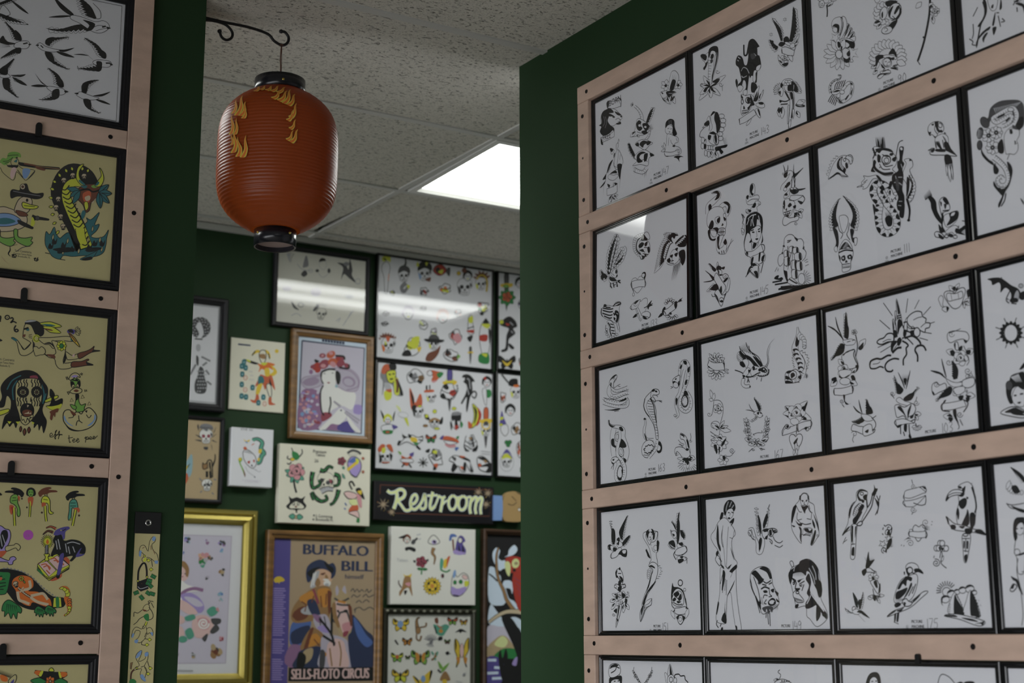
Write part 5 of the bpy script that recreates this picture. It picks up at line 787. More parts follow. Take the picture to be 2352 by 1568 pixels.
def sheet149():
 m('draped_woman_drawing')
 O('225,400 260,390 300,430 345,500 352,545 325,580 320,650 345,760 370,800 360,850 365,1080 385,1250 410,1430 365,1430 330,1230 312,1080 280,1110 270,1280 265,1360 190,1350 175,1300 190,1200 210,1080 215,860 230,830 200,700 160,640 130,580 135,540 165,500 190,440','w',1.1)
 E(302,350,34,52,15,'w');F('245,330 250,280 268,245 290,226 320,228 345,255 355,300 340,330 325,305 295,310 275,330 258,370');F('215,370 225,340 245,345 235,390 210,405');F('300,430 340,390 338,430 310,468 320,440');S('290,240 272,290 268,330/320,240 300,290/340,270 320,300',2.4,'l');S('285,340 302,345/318,335 335,345',2);F('285,388 300,383 306,396 294,402');S('310,345 300,372',1)
 S('240,460 232,560 250,700 260,830/290,470 280,600 275,760 272,850/300,570 330,580/345,500 335,560',1);F('190,450 200,500 205,620 218,660 215,700 190,640 180,560');S('235,500 225,580 240,660',1.6);F('165,570 180,590 218,690 212,640');F('190,690 200,720 180,740 175,715');O('170,770 190,735 215,770 215,830 190,810','w',1.5);F('215,815 245,835 250,860 235,850');S('200,760 230,790/260,830 290,860 310,830',1.3)
 F('280,850 320,815 300,850');F('300,880 360,820 368,850 330,890 305,945 325,900');F('310,660 330,720 345,780 325,730');F('350,960 335,1010 300,1080 278,1105 330,1000');F('240,870 262,900 250,1000 230,1060 235,960');F('195,1160 205,1180 185,1280 180,1250');F('262,1150 260,1230 275,1330 255,1260');F('255,1260 272,1360 225,1330');S('250,950 235,1080/262,950 258,1060/275,960 270,1100/245,880 215,1000',1.4);S('190,1330 180,1370 200,1400/225,1360 215,1390',2);F('225,1400 240,1398 238,1430 220,1430');F('355,1380 370,1390 372,1428 360,1420')
 m('small_dragon_drawing')
 WG('590,560 560,470 548,280','560,545 545,450 546,300',8,.1);F('560,360 580,400 592,470 590,540 570,490');WG('610,490 640,390 665,265','650,450 655,380 668,270',7,.3);F('608,440 640,350 655,380 640,440 615,490')
 SN('600,560 605,640 585,710 560,700 556,620 530,560 510,490 480,500',40,20,wm=26);F('570,600 590,570 600,600 585,680 572,680');E(488,530,16,28,-10,'w',1.3);LF(520,560,538,595,18,h=0);S('478,520 510,580 530,590',1.6);O('600,510 640,490 670,500 655,540 640,580 610,570','w',1.6);F('610,500 650,490 660,510 620,520');F('625,570 650,550 645,590');O('655,500 690,485 730,495 738,520 710,530 690,560 665,550','w',1.6);F('665,505 685,500 690,545 670,550');F('690,490 705,500 700,530');E(718,515,14,14,0,'k');E(720,512,5);S('660,580 690,600 690,630 670,600/700,560 720,600 760,620 790,600/715,640 760,660 790,640',1.5);SP(685,495,14,1.2)
 m('bearded_man_drawing')
 O('905,270 935,235 945,200 975,162 1015,170 1030,215 1030,240 1075,270 1085,340 1110,430 1122,540 1100,580 1060,640 1045,630 1060,520 960,545 960,625 900,550 870,470 875,330','w',1.2);E(988,225,38,62,0,'w');F('942,190 955,185 955,230 945,225');F('1018,180 1030,190 1028,220 1018,215');S('960,228 980,232/1000,230 1018,225',2);E(972,240,6,4,0,'k',0);E(1005,238,6,4,0,'k',0);S('988,240 985,262 995,264/970,275 1005,272',1.4);F('955,270 975,285 1010,275 1020,290 1000,320 992,350 975,320 965,300');S('910,270 940,330 965,335/1030,270 1040,310',1.4);F('1020,270 1040,320 1065,345 1040,335 1022,300')
 F('885,290 915,275 905,330 885,400 875,440 868,380');S('925,340 920,400 960,440/1055,340 1050,400/930,410 965,400/1010,395 1050,405',1.4);F('905,410 935,440 970,435 960,465 930,455');F('870,455 905,465 890,475');F('935,470 962,490 958,610 945,560 950,510');F('1070,350 1110,440 1122,520 1100,450');F('1060,400 1085,450 1085,490 1065,450');O('980,490 1010,480 1060,490 1050,540 1010,530 975,545');F('985,490 1020,485 1035,510 1060,490 1050,530 1000,515');F('1045,640 1060,580 1085,500 1095,530 1070,620');S('970,440 1000,450 1050,440/975,550 1010,545 1045,555',1.8);SP(1110,550,14,1.2)
 m('snarling_demon_drawing')
 O('490,960 500,890 560,845 620,838 670,870 690,950 700,1010 740,1090 755,1165 740,1200 700,1230 650,1260 600,1270 570,1180 520,1080 495,1010','w',1.3);F('500,900 540,872 600,940 615,960 575,1000 555,960 520,920');F('575,855 620,838 665,870 688,940 670,950 640,890');HT('560,985 615,950','575,1010 600,990',6,2);S('490,950 510,1040 540,1120 580,1265/520,930 560,1040 575,1110 590,1180',2);F('490,940 505,1000 500,1020');F('540,1100 570,1160 580,1130 590,1240 560,1180');S('610,970 640,990 680,965/600,1000 640,1010/660,1000 690,985',2.4)
 S('590,1045 625,1025 665,1040',3);F('610,1060 640,1055 650,1075 620,1080');E(630,1064,6,c='k');F('680,1050 710,1040 705,1075 688,1070');S('665,1030 670,1090 690,1110 660,1115',2);S('610,1130 620,1100 650,1105/640,1140 620,1175 640,1180',2);F('655,1160 690,1125 720,1140 725,1180 690,1200 660,1190');F('665,1160 690,1145 715,1155 700,1180 675,1180','w');ZG('665,1165 715,1160',14,5);HT('590,1120 600,1180','605,1130 620,1190',6,1);F('715,1060 750,1080 740,1110 725,1085');F('730,1130 762,1165 735,1160');HT('700,1200 740,1180','710,1230 745,1240',5,1.2);F('600,1220 630,1260 640,1225 660,1275 670,1230 690,1260 700,1210 650,1200','d');S('640,1250 635,1310/650,1240 655,1320 660,1370/668,1240 675,1385',2,'d')
 m('angry_mask_drawing')
 O('845,930 870,850 930,820 990,770 1050,780 1110,850 1130,950 1150,1050 1140,1130 1190,1240 1195,1320 1105,1390 1040,1320 1010,1290 1000,1200 910,1220 905,1180 890,1110 870,1020','w',1.2);F('840,920 860,870 930,820 950,785 1000,768 1060,790 1110,850 1120,950 1145,990 1148,1100 1120,1120 1100,1050 1075,1000 1040,900 1010,880 1000,920 960,890 890,900 880,930 860,1000');HT('880,880 1000,880','890,930 990,930',10,1.6);S('1060,830 1090,900 1095,960/1030,850 1070,930 1085,1000/900,830 890,880',2.4,'l')
 F('1000,950 1030,900 1050,980 1040,1060 1080,1120 1100,1180 1040,1220 1000,1220 1000,1170 1030,1120 1010,1080 1030,1010');S('1010,1180 1040,1120 1050,1060',2,'w');F('865,935 910,960 905,985 880,960');F('925,965 985,945 960,960 940,985');F('880,980 900,975 900,1000 885,1005');E(888,990,6);F('940,1010 970,1000 960,1025');E(960,1012,6);S('915,980 905,1040 925,1050 945,1035',2.6);F('905,1035 950,1040 930,1060 910,1055');O('885,1080 920,1055 940,1090 980,1140 975,1165 920,1165 890,1120','w',1.5);HT('895,1120 970,1145','905,1165 975,1170',10,1.8);E(925,1075,14,12,0,'w',2);F('905,1190 935,1180 930,1210 908,1215');S('940,1000 990,970/985,1000 965,1060',2.2)
 F('1040,1080 1090,1160 1190,1260 1190,1320 1150,1270 1100,1200 1060,1140');S('1050,1090 1110,1170 1170,1250',2.4,'w');F('1105,1180 1140,1270 1105,1340 1095,1290');O('855,800 870,785 885,800 890,830 875,840','w',1.4);F('1160,1260 1180,1280 1170,1300 1150,1280')
 PM(776,1395,'149',880,1420,one=True)
def sheet175():
 m('long_tailed_parrot_drawing')
 O('120,665 165,570 175,480 200,410 235,380 235,320 270,290 325,310 320,360 325,440 290,510 270,560 240,590 215,600 150,640','w',1.2);F('240,330 255,300 290,292 325,312 290,305 262,315 255,345 280,380 260,385 245,360');E(280,325,14,12,0,'w',1.6);F('290,345 320,330 315,375 298,375');F('275,370 300,380 295,400 280,395');S('318,370 325,440',3);F('255,420 285,410 300,430 270,480 230,510 250,470');WG('260,400 220,440 205,500','280,415 250,460 225,510',7,.1);F('175,470 190,430 235,382 200,440 180,530');F('205,540 240,500 285,470 250,540 220,585');F('120,665 155,610 185,590 160,630');S('150,680 125,735/160,700 135,720',1.2)
 O('190,590 240,580 235,660 222,850 188,850 195,720','w',1.3);F('195,590 210,590 205,700 196,720');F('225,600 238,590 225,690');F('200,770 220,765 218,830 205,830 195,825');S('195,740 225,735/208,600 206,740',1.6);O('240,575 270,550 285,565 270,585 250,585','w',2);F('360,330 380,290 378,250 390,280 410,285 395,320 370,345');S('395,320 375,360 360,430 320,500 280,560/365,340 350,400 325,440',2.2);S('400,340 420,400 405,490/385,360 415,430 390,500/430,340 420,380',1.8);F('390,370 420,400 415,440')
 m('long_scroll_drawing')
 SP(700,265,22,1.6);S('685,210 695,245',1.3);BN('625,330 640,300 750,272','625,355 680,360 800,312');S('790,262 805,290 800,315/750,272 785,264/625,330 618,355 630,375',1.6);F('770,265 800,275 795,290');BN('620,385 700,375 800,340','640,430 700,430 750,395');S('620,385 615,405 640,432/800,340 802,385 795,412/700,400 760,420 800,410',1.6);SP(700,455,26,1.6);S('700,475 685,495',1.3)
 m('hornbill_drawing')
 O('1070,290 1065,262 1110,235 1150,230 1185,270 1200,350 1210,430 1205,520 1190,590 1100,600 1060,570 1050,480 1070,400 1065,340','w',1.2);O('965,385 975,340 1010,300 1060,290 1105,305 1110,335 1050,335 1000,350','w',1.5);S('975,345 1030,318 1105,320',1.4);F('1065,270 1085,262 1100,280 1125,262 1110,340 1090,350 1070,340 1100,310');E(1090,288,9);F('965,385 990,350 975,350');F('1070,390 1110,360 1135,370 1130,420 1100,450 1075,430');F('1050,470 1065,440 1075,490 1065,540');F('1090,590 1130,490 1140,450 1155,500 1150,580');F('1160,490 1195,480 1205,520 1190,600 1165,600');S('1175,270 1200,350 1212,430 1200,480',3);HT('1170,240 1205,350','1185,240 1215,360',7,1.2);F('1130,350 1150,355 1140,370')
 O('965,510 1000,540 1040,570 1120,585 1200,615 1250,620 1290,660 1240,650 1190,640 1060,625 1020,610 990,570','w',1.5);F('968,512 990,545 985,575 975,550');F('1005,580 1040,580 1045,610 1010,615');F('1070,590 1120,590 1100,610');F('1195,630 1250,615 1290,660 1240,648');F('1120,610 1180,610 1170,650 1130,655');O('1100,660 1165,665 1150,800 1130,885 1112,870 1105,780','w',1.3);F('1108,710 1120,715 1118,770 1108,765');F('1135,710 1150,715 1145,775 1133,770');F('1115,830 1140,820 1132,885 1118,870');S('1100,690 1160,690/1110,790 1150,795/1128,690 1125,800',1.6);E(1125,660,20,12,0,'w',1.8)
 m('heart_and_ribbon_drawing')
 O('740,715 705,660 695,610 715,580 745,595 770,578 795,600 785,650','w',1.4);BN('670,630 740,635 800,630','665,670 740,685 800,680');S('670,630 660,650 668,672/800,630 812,660 800,690',2);E(680,625,14,10);SP(800,560,30,1.5,60);S('770,590 790,610',1.4);SP(675,730,30,1.5,200);HT('790,600 800,620','835,590 838,622',4,1);HT('660,680 680,690','620,710 640,690',4,1);S('850,550 856,556/845,575 852,580/605,740 600,750/625,745 620,755',1.4)
 m('seahorse_stars_drawing')
 SP(500,605,30,1.4,200,1.6);S('525,600 520,640 505,680',2.2);E(485,640,14,22,10,'w',1.6);F('485,640 505,620 510,660 490,665');ST(500,690,34,5,c='w',w=1.6);F('500,700 525,690 520,740 490,780 480,760');ST(450,735,36,5,c='w',w=1.6,a=-60);SP(462,785,26,1.4,100,1.6);F('470,790 485,770 480,810');HT('500,720 515,760','530,700 540,750',5,1.2);S('455,600 450,620/445,650 455,660/460,580 470,590',2)
 m('shamrock_drawing')
 for dx,dy in((0,-26),(-30,14),(32,16)):E(925+dx-8,755+dy,20,24,0,'w',1.4);E(925+dx+10,755+dy,20,24,0,'w',1.4)
 F('905,765 920,755 918,790');F('930,765 950,770 935,790');S('925,790 915,850/930,790 935,830 925,890 970,932',1.6);SP(885,890,34,1.8,250,1.4);LF(930,880,945,830,16,h=0);S('870,830 865,850',1.4)
 m('parrot_on_bough_drawing')
 E(690,930,54,42,10,'w',1.3);F('640,960 645,930 680,925 665,960 680,990 660,1000');E(672,950,22,26,0,'w',2.2);F('705,940 745,935 775,960 780,980 740,965 715,968');E(690,985,22,14,0,'w',1.6);S('625,960 628,985/635,1000 640,1015',3);O('545,1210 560,1110 600,1030 650,1000 720,980 735,1040 700,1160 640,1210','w',1.2);F('600,1040 650,1000 690,1010 680,1040 650,1030 640,1080 615,1060 590,1100 570,1100');F('560,1130 600,1110 650,1090 640,1130 590,1180 555,1180');F('680,1050 690,1070 650,1150 620,1180 655,1110');HT('560,1180 620,1180','550,1210 580,1220',5,1.2);S('700,1080 660,1160/720,1060 690,1140',2)
 O('485,1330 540,1280 620,1250 700,1190 780,1125 820,1125 760,1180 680,1250 590,1290','w',1.4);F('485,1330 530,1285 560,1280 520,1310');F('700,1195 760,1140 740,1175 690,1220');F('560,1280 610,1260 630,1240 600,1285');F('545,1230 575,1210 600,1230 560,1255');O('610,1200 640,1180 660,1200 690,1215 670,1240 630,1240','w',1.8);F('620,1210 640,1215 630,1240');F('545,1310 560,1300 555,1360 545,1370');F('570,1300 585,1295 575,1370 562,1360');S('540,1370 580,1388',1.2)
 m('hummingbird_and_lily_drawing')
 F('318,870 335,795 345,870 385,860 360,900 335,930 310,930');HT('320,880 350,880','300,840 380,850',5,1.2);O('305,950 330,930 360,940 385,970 350,965 320,965','w',1.3);F('280,955 310,935 320,960 300,995 285,985');S('360,945 400,965',1.6);PT(375,1010,10,44,7,100,400,30);F('360,1010 380,1005 375,1040');O('350,1040 400,1030 430,1100 410,1140 375,1090','w',1.4);F('375,1045 400,1035 410,1090 395,1090');F('420,1080 430,1055 432,1120 415,1140');LF(400,1160,335,1165,26);LF(400,1160,465,1155,26);LF(400,1170,430,1220,22);F('375,1150 400,1160 390,1200 372,1185');SP(345,1170,24,1.2);S('370,1100 380,1160/430,1140 410,1180',1.8)
 m('landing_swallow_drawing')
 F('205,1130 235,1170 250,1210 245,1260 225,1230');WG('255,1270 270,1200 290,1130','285,1260 300,1200 292,1130',7,.4);F('250,1200 275,1190 260,1260');E(215,1262,14,18,20,'w',1.4);O('205,1280 240,1265 270,1290 250,1310 215,1305');F('240,1290 275,1275 345,1340 300,1320 270,1300');S('140,1255 170,1285 210,1300/160,1300 205,1300/250,1310 305,1370/280,1300 345,1340',2,t=1);LF(180,1290,145,1270,14)
 m('pine_grove_at_sunset_drawing')
 E(970,1125,34,36,0,'w',1.4);RY(970,1120,44,84,11,170,320,1.6)
 for x,y,r in((960,1185,34),(1010,1140,34),(1055,1125,24),(1100,1110,30),(1160,1100,36),(1195,1130,22)):E(x,y,r,r*.9,0,'w',1.2);F([(x-r,y),(x-r*.6,y-r*.8),(x+r*.3,y-r*.95),(x+r*.9,y-r*.3),(x+r*.3,y-r*.5),(x-r*.4,y-r*.3)])
 O('985,1300 1000,1200 1040,1130 1090,1230 1110,1310','w',1);O('1110,1310 1130,1200 1165,1110 1220,1230 1240,1330','w',1);F('1030,1300 1035,1150 1060,1190 1100,1260 1108,1312 1070,1310');F('1165,1310 1165,1115 1200,1180 1230,1270 1240,1335 1200,1325');ZG('1040,1140 1085,1220 1112,1310',-10,8);ZG('1168,1115 1218,1220 1245,1330',-10,9);HT('990,1220 985,1300','1010,1230 1005,1300',5,1.4);F('925,1190 940,1170 935,1220 945,1240 930,1225')
 O('950,1320 1040,1305 1150,1325 1280,1365 1260,1400 1200,1395 1080,1350','w',1.4);F('955,1318 1030,1312 1060,1330 1000,1328');F('1090,1335 1180,1345 1230,1370 1150,1358');F('1200,1385 1260,1370 1282,1358 1262,1405 1250,1385');S('1225,1190 1240,1200/1240,1230 1255,1240',1.5,'l')
 PM(684,1380,'175',812,1425)
def sheet_pinup():
 m('flying_bird_drawing')
 WG('1600,290 1540,290 1490,205','1600,335 1500,325 1458,280',7,.0);F('1505,270 1545,255 1575,310 1530,320');F('1495,105 1560,140 1611,190 1611,235 1580,200 1545,160');HT('1500,110 1600,220','1530,150 1580,240',8,1.2);F('1500,420 1560,440 1611,455 1611,480 1550,460');S('1465,400 1500,440 1560,450/1465,405 1520,415 1611,400',1.4)
 m('standing_woman_drawing')
 O('1540,700 1560,640 1611,660 1611,960 1560,970 1550,850 1530,800','w',1.2);E(1575,605,36,56,0,'w');F('1522,560 1545,520 1580,515 1611,520 1611,580 1590,560 1560,575 1545,620 1555,680 1535,710 1520,650');E(1552,800,24,26,0,None,1.2);S('1545,610 1560,608/1580,606 1600,604',1.8);F('1545,822 1575,812 1611,800 1611,815 1575,828');S('1540,700 1530,760/1560,850 1550,960 1580,1100 1600,1300 1590,1400/1590,960 1611,960',1.2);F('1500,995 1530,1010 1560,1030 1600,1150 1570,1110 1540,1040 1520,1030');O('1495,1110 1520,1060 1550,1080 1520,1120','w',1.8);F('1500,1090 1530,1060 1520,1100')
def sheet_sailor():
 m('sailor_girl_drawing')
 E(172,290,30,50,0,'w');F('136,268 165,260 200,255 203,290 195,320 190,280 165,275 145,290 150,330 138,320');O('132,235 140,200 165,190 190,200 194,240 165,262 140,262','w',1.4);S('138,215 165,205 190,215/145,240 168,225 175,200',2.4);F('140,205 165,192 185,200 160,210');S('160,285 170,283/180,283 190,281',2)
 m('wreath_drawing')
 for i in range(6):LF(272+i*7,245+i*12,262+i*7-4,226+i*12,10);LF(356-i*7,245+i*12,366-i*6,226+i*12,10)
 PT(276,258,2,10,6);PT(352,254,2,10,6);S('268,208 265,235 285,275 310,297/362,208 358,240 340,275 318,297',1.1)
 m('pointed_hat_face_drawing')
 O('430,240 445,250 455,290 450,300 440,297');O('445,252 458,192 474,248 460,260','w',1.2);F('458,196 470,245 458,250');E(464,278,20,30,0,'w',1.4);E(464,275,9,14,0,'w',1.6);S('480,270 485,250 505,246 515,256 535,255 540,275 555,290',2.4);E(486,280,8,16,0,'w',1.3)
 m('pumpkin_drawing',None)
def sheet_pumpkin():
 m('gourd_and_leaf_drawing')
 S('1045,222 1035,235 1050,250 1042,272',1.4);LF(1040,275,1012,278,16);O('1020,300 1025,282 1060,272 1095,285 1105,300','w',1.4);ZG('1050,285 1100,288',-10,4);E(1060,300,20,10,0,'w',1.2)
def sheet_portrait():
 m('long_haired_woman_drawing')
 E(1545,290,26,40,0,'w');F('1505,300 1515,260 1535,238 1565,236 1582,262 1586,320 1572,320 1565,275 1548,262 1530,275 1520,310');S('1535,285 1545,283/1556,283 1565,282',1.8)
 m('thin_outline_drawing')
 S('1888,297 1898,260 1915,246 1950,262 1980,297',1.6,'d');F('1985,297 2010,285 2025,297');F('2025,297 2040,284 2075,284 2082,297')
RIGHT={(0,0):(sheet147,[(560,712),(1189,387),(1212,1175),(570,1441)],'framed flash sheet with a bull between BORN FREE banners, top left of the right wall'),(0,1):(sheet143,[(36,449),(976,-37),(1025,1032),(64,1430)],'framed flash sheet with a black panther climbing on a skull'),(0,2):(sheet90,[(47,-91),(1499,-842),(1600,640),(111,1258)],'framed flash sheet with a scorpion below crescent and sunflower designs'),(0,3):(sheet_hand,[(1608,-898),(3438,-1844),(3599,-189),(1712,594)],'framed flash sheet of drapery drawings cut off at the top right corner'),(1,0):(sheet133,[(157,458),(994,131),(1024,1200),(171,1443)],'framed flash sheet with swooping eagle and feathered chief, light reflected in its corner'),(1,1):(sheet145,[(71,401),(1037,24),(1088,1144),(101,1425)],'framed flash sheet with a dagger through a woman\'s head and a sailing ship'),(1,2):(sheet111,[(55,487),(1101,79),(1175,1168),(102,1473)],'framed flash sheet with a dragon fighting a panther and a perched macaw'),(1,3):(sheet_lady,[(76,273),(1555,-304),(1687,1062),(161,1496)],'framed flash sheet with a woman in profile wearing flowers in dark hair'),(2,0):(sheet163,[(194,302),(1146,56),(1180,1297),(210,1441)],'framed flash sheet of five snakes around a rearing cobra'),(2,1):(sheet167,[(75,348),(1117,78),(1173,1312),(107,1471)],'framed flash sheet with a dragon head, dolphin fish and swallow over a wreath'),(2,2):(sheet103,[(52,338),(1230,33),(1315,1286),(105,1466)],'framed flash sheet with a castle on clouds and several swallows'),(2,3):(sheet_bat,[(65,140),(1443,-216),(1570,1085),(146,1297)],'framed flash sheet with a bat above a spiked ring'),(3,0):(sheet151,[(172,191),(955,95),(984,1137),(185,1144)],'framed flash sheet with a mermaid raising her arms'),(3,1):(sheet149,[(78,222),(1177,87),(1238,1416),(113,1426)],'framed flash sheet with a tall draped woman and two snarling heads'),(3,2):(sheet175,[(47,247),(1265,97),(1355,1422),(103,1433)],'framed flash sheet with parrots, a hornbill and a pine grove'),(3,3):(sheet_pinup,[(1357,86),(2922,-105),(3069,1407),(1450,1421)],'framed flash sheet with a long-haired standing woman cut off at the right edge'),(4,0):(sheet_sailor,[(102,170),(635,180),(655,904),(111,829)],'framed flash sheet with a sailor girl and wreath at the bottom edge'),(4,1):(sheet_pumpkin,[(674,181),(1329,193),(1366,1001),(695,909)],'framed flash sheet with one small gourd showing at the bottom edge'),(4,2):(sheet_portrait,[(1377,194),(2200,210),(2262,1123),(1416,1008)],'framed flash sheet with a dark-haired woman\'s head at the bottom edge'),(4,3):(None,[(2262,211),(3326,231),(3428,1283),(2326,1132)],'framed sheet at the bottom right corner, its drawings out of view')}
GLOSS=[(0,0),(0,-.0085),(.0015,-.0098),(.004,-.0098),(.0055,-.008),(.0075,-.008),(.009,-.0072),(.0105,-.0072),(.0105,-.002)]
def framed(name,loc,rz,W,H,border,prof,frame_mat,paper,label,cat='framed picture',group=None,ys=-.005,glass=True,mat_w=0,glass_y=-.0016):
 """a picture: Empty at the bottom middle of its back, with frame, sheet and glass; returns the sheet and its size"""
 t=empty(name,loc,rz);tag(t,label,cat,group)
 MB().sweep_frame(-W/2,W/2,0,H,prof).build('frame',frame_mat,t)
 b=border-.001;pw,ph=W-2*b,H-2*b
 sh=MB().box(0,pw,0,.0015,0,ph).build('sheet',PAPER[paper],t,(-pw/2,ys,b))
 if glass:MB().add([(0,0,0),(pw,0,0),(pw,0,ph),(0,0,ph)],[(0,1,2,3)]).build('glass',GLASS,t,(-pw/2,ys+glass_y,b))
 return t,sh,pw,ph
for(r,c),(fn,cor,lab)in RIGHT.items():
 u0=-2.6205+.359*c;z0=.9755-.324*r
 t,sh,pw,ph=framed('framed_flash_sheet',rw(u0+.1785,z0),RZ_R,.357,.2815,.0105,GLOSS,BLACKP,'white',lab,group='framed black-and-white flash sheets of the right wall',ys=-.004)
 if(r,c)==(1,0):t.rotation_euler=(-.024,0,RZ_R-.02);t.location=rw(u0+.1785,z0,.0105)
 if fn:A=Art(sh,pw,ph,cor,lw=1.0);A.use();fn();A.end()

# ---- the left-hand rack and hanging banner
def swallows():
 m('border_line');S('-240,-150! 668,36! 637,660! -280,495!',1.1)
 def bird(body,wa,wb,tail,beak,n=8,k=.55):
  for l,t_ in(wa,wb):WG(l,t_,n,k,w=.6,wd=1.0)
  for q in tail:F(q)
  O(body,'w',.9);F(beak)
 m('swallow_drawing');bird('395,85 450,95 520,120 565,115 592,130 598,155 560,180 510,175 440,130 390,105',('530,105 500,40 440,-10','450,85 425,40 415,-30'),('505,140 430,135 330,160 252,155','470,175 420,185 350,182 290,170'),['300,-10 360,40 405,80 385,85 330,45','268,96 330,86 400,88 340,98'],'586,148 608,156 588,160')
 S('530,105 552,100 548,60 510,20/515,150 545,140 590,150/525,170 560,160 590,155',.9);S('560,150 580,145',3);F('455,110 520,130 505,165 470,170 490,140');F('460,20 500,50 528,100 505,100 475,60')
 m('swallow_drawing');bird('0,85 20,30 60,80',('0,60 50,90 110,115','-10,100 60,130 158,135'),('-10,20 20,10 50,0','0,40 60,20 100,0'),['60,0 120,40 160,78 110,50'],'150,130 160,136 150,137');F('-10,70 60,95 110,118 40,110')
 m('swallow_drawing');bird('90,235 120,225 155,225 165,245 150,265 110,265 80,255',('115,225 85,170 30,118','70,215 55,170 32,125'),('120,260 75,270 5,318','115,290 70,310 10,318'),['0,230 20,195 40,225 90,238 50,245'],'160,240 176,242 162,248');HT('40,220 60,255','0,205 5,260',7,.8);S('130,240 155,235',2.4);F('85,165 115,190 122,222 95,215');F('85,265 118,262 115,290 90,290')
 m('swallow_drawing');bird('205,245 225,235 255,255 300,268 330,275 300,285 250,280 220,265',('250,240 260,210 330,205 385,203','285,260 300,240 330,222 370,208'),('250,280 260,320 310,355 385,382','290,290 310,325 340,350 380,378'),['300,268 350,272 410,262 350,285','310,282 360,290 410,314 350,305'],'215,243 197,248 213,252');F('250,235 262,210 300,205 280,240');F('248,285 285,290 300,335 265,325');S('225,248 240,262',2)
 m('swallow_drawing');bird('520,330 560,328 600,335 612,352 590,368 545,362 510,345',('582,320 540,250 462,205','530,300 500,250 470,215'),('560,340 555,385 490,385 415,370','530,335 500,350 460,365 425,372'),['435,258 480,300 515,330 490,310','405,298 450,295 490,305 450,302'],'605,345 620,355 604,357');F('545,270 580,290 580,320 555,312');F('530,335 560,342 550,388 520,385 530,360');S('580,345 605,345',2.6)
 m('swallow_drawing');bird('0,410 40,400 60,420 20,425',('0,380 40,350 80,318','40,400 60,370 82,325'),('20,425 30,480 105,535','60,430 70,480 102,530'),['60,410 110,408 145,405 115,420','70,420 120,440 152,466 110,455'],'0,410 -5,415 0,420',8,.6);HT('70,412 80,440','120,405 140,465',5,.8);F('0,380 40,355 45,405 10,405');F('18,430 55,430 55,490 25,480')
 m('swallow_drawing');bird('270,470 310,475 350,485 362,505 335,518 295,505 260,480',('350,470 325,410 262,368','295,460 290,415 268,375'),('325,480 320,535 270,545 215,542','290,490 270,515 240,535 220,542'),['195,400 225,440 255,465 228,450','172,468 215,460 265,470 215,475'],'356,492 378,500 358,505');F('310,410 345,440 350,475 320,468');F('290,495 325,485 325,530 290,540')
 m('swallow_drawing');bird('420,515 440,500 470,510 510,525 545,535 510,545 460,540 430,525',('450,505 450,460 490,440 542,435','475,510 490,480 510,460 538,438'),('460,535 470,580 510,605 555,618','500,545 505,580 525,600 550,615'),['510,522 560,512 606,500 560,525','520,540 565,548 606,570 560,560'],'430,505 408,508 428,515');F('450,500 455,460 485,448 475,505');F('458,540 495,545 500,590 470,580')
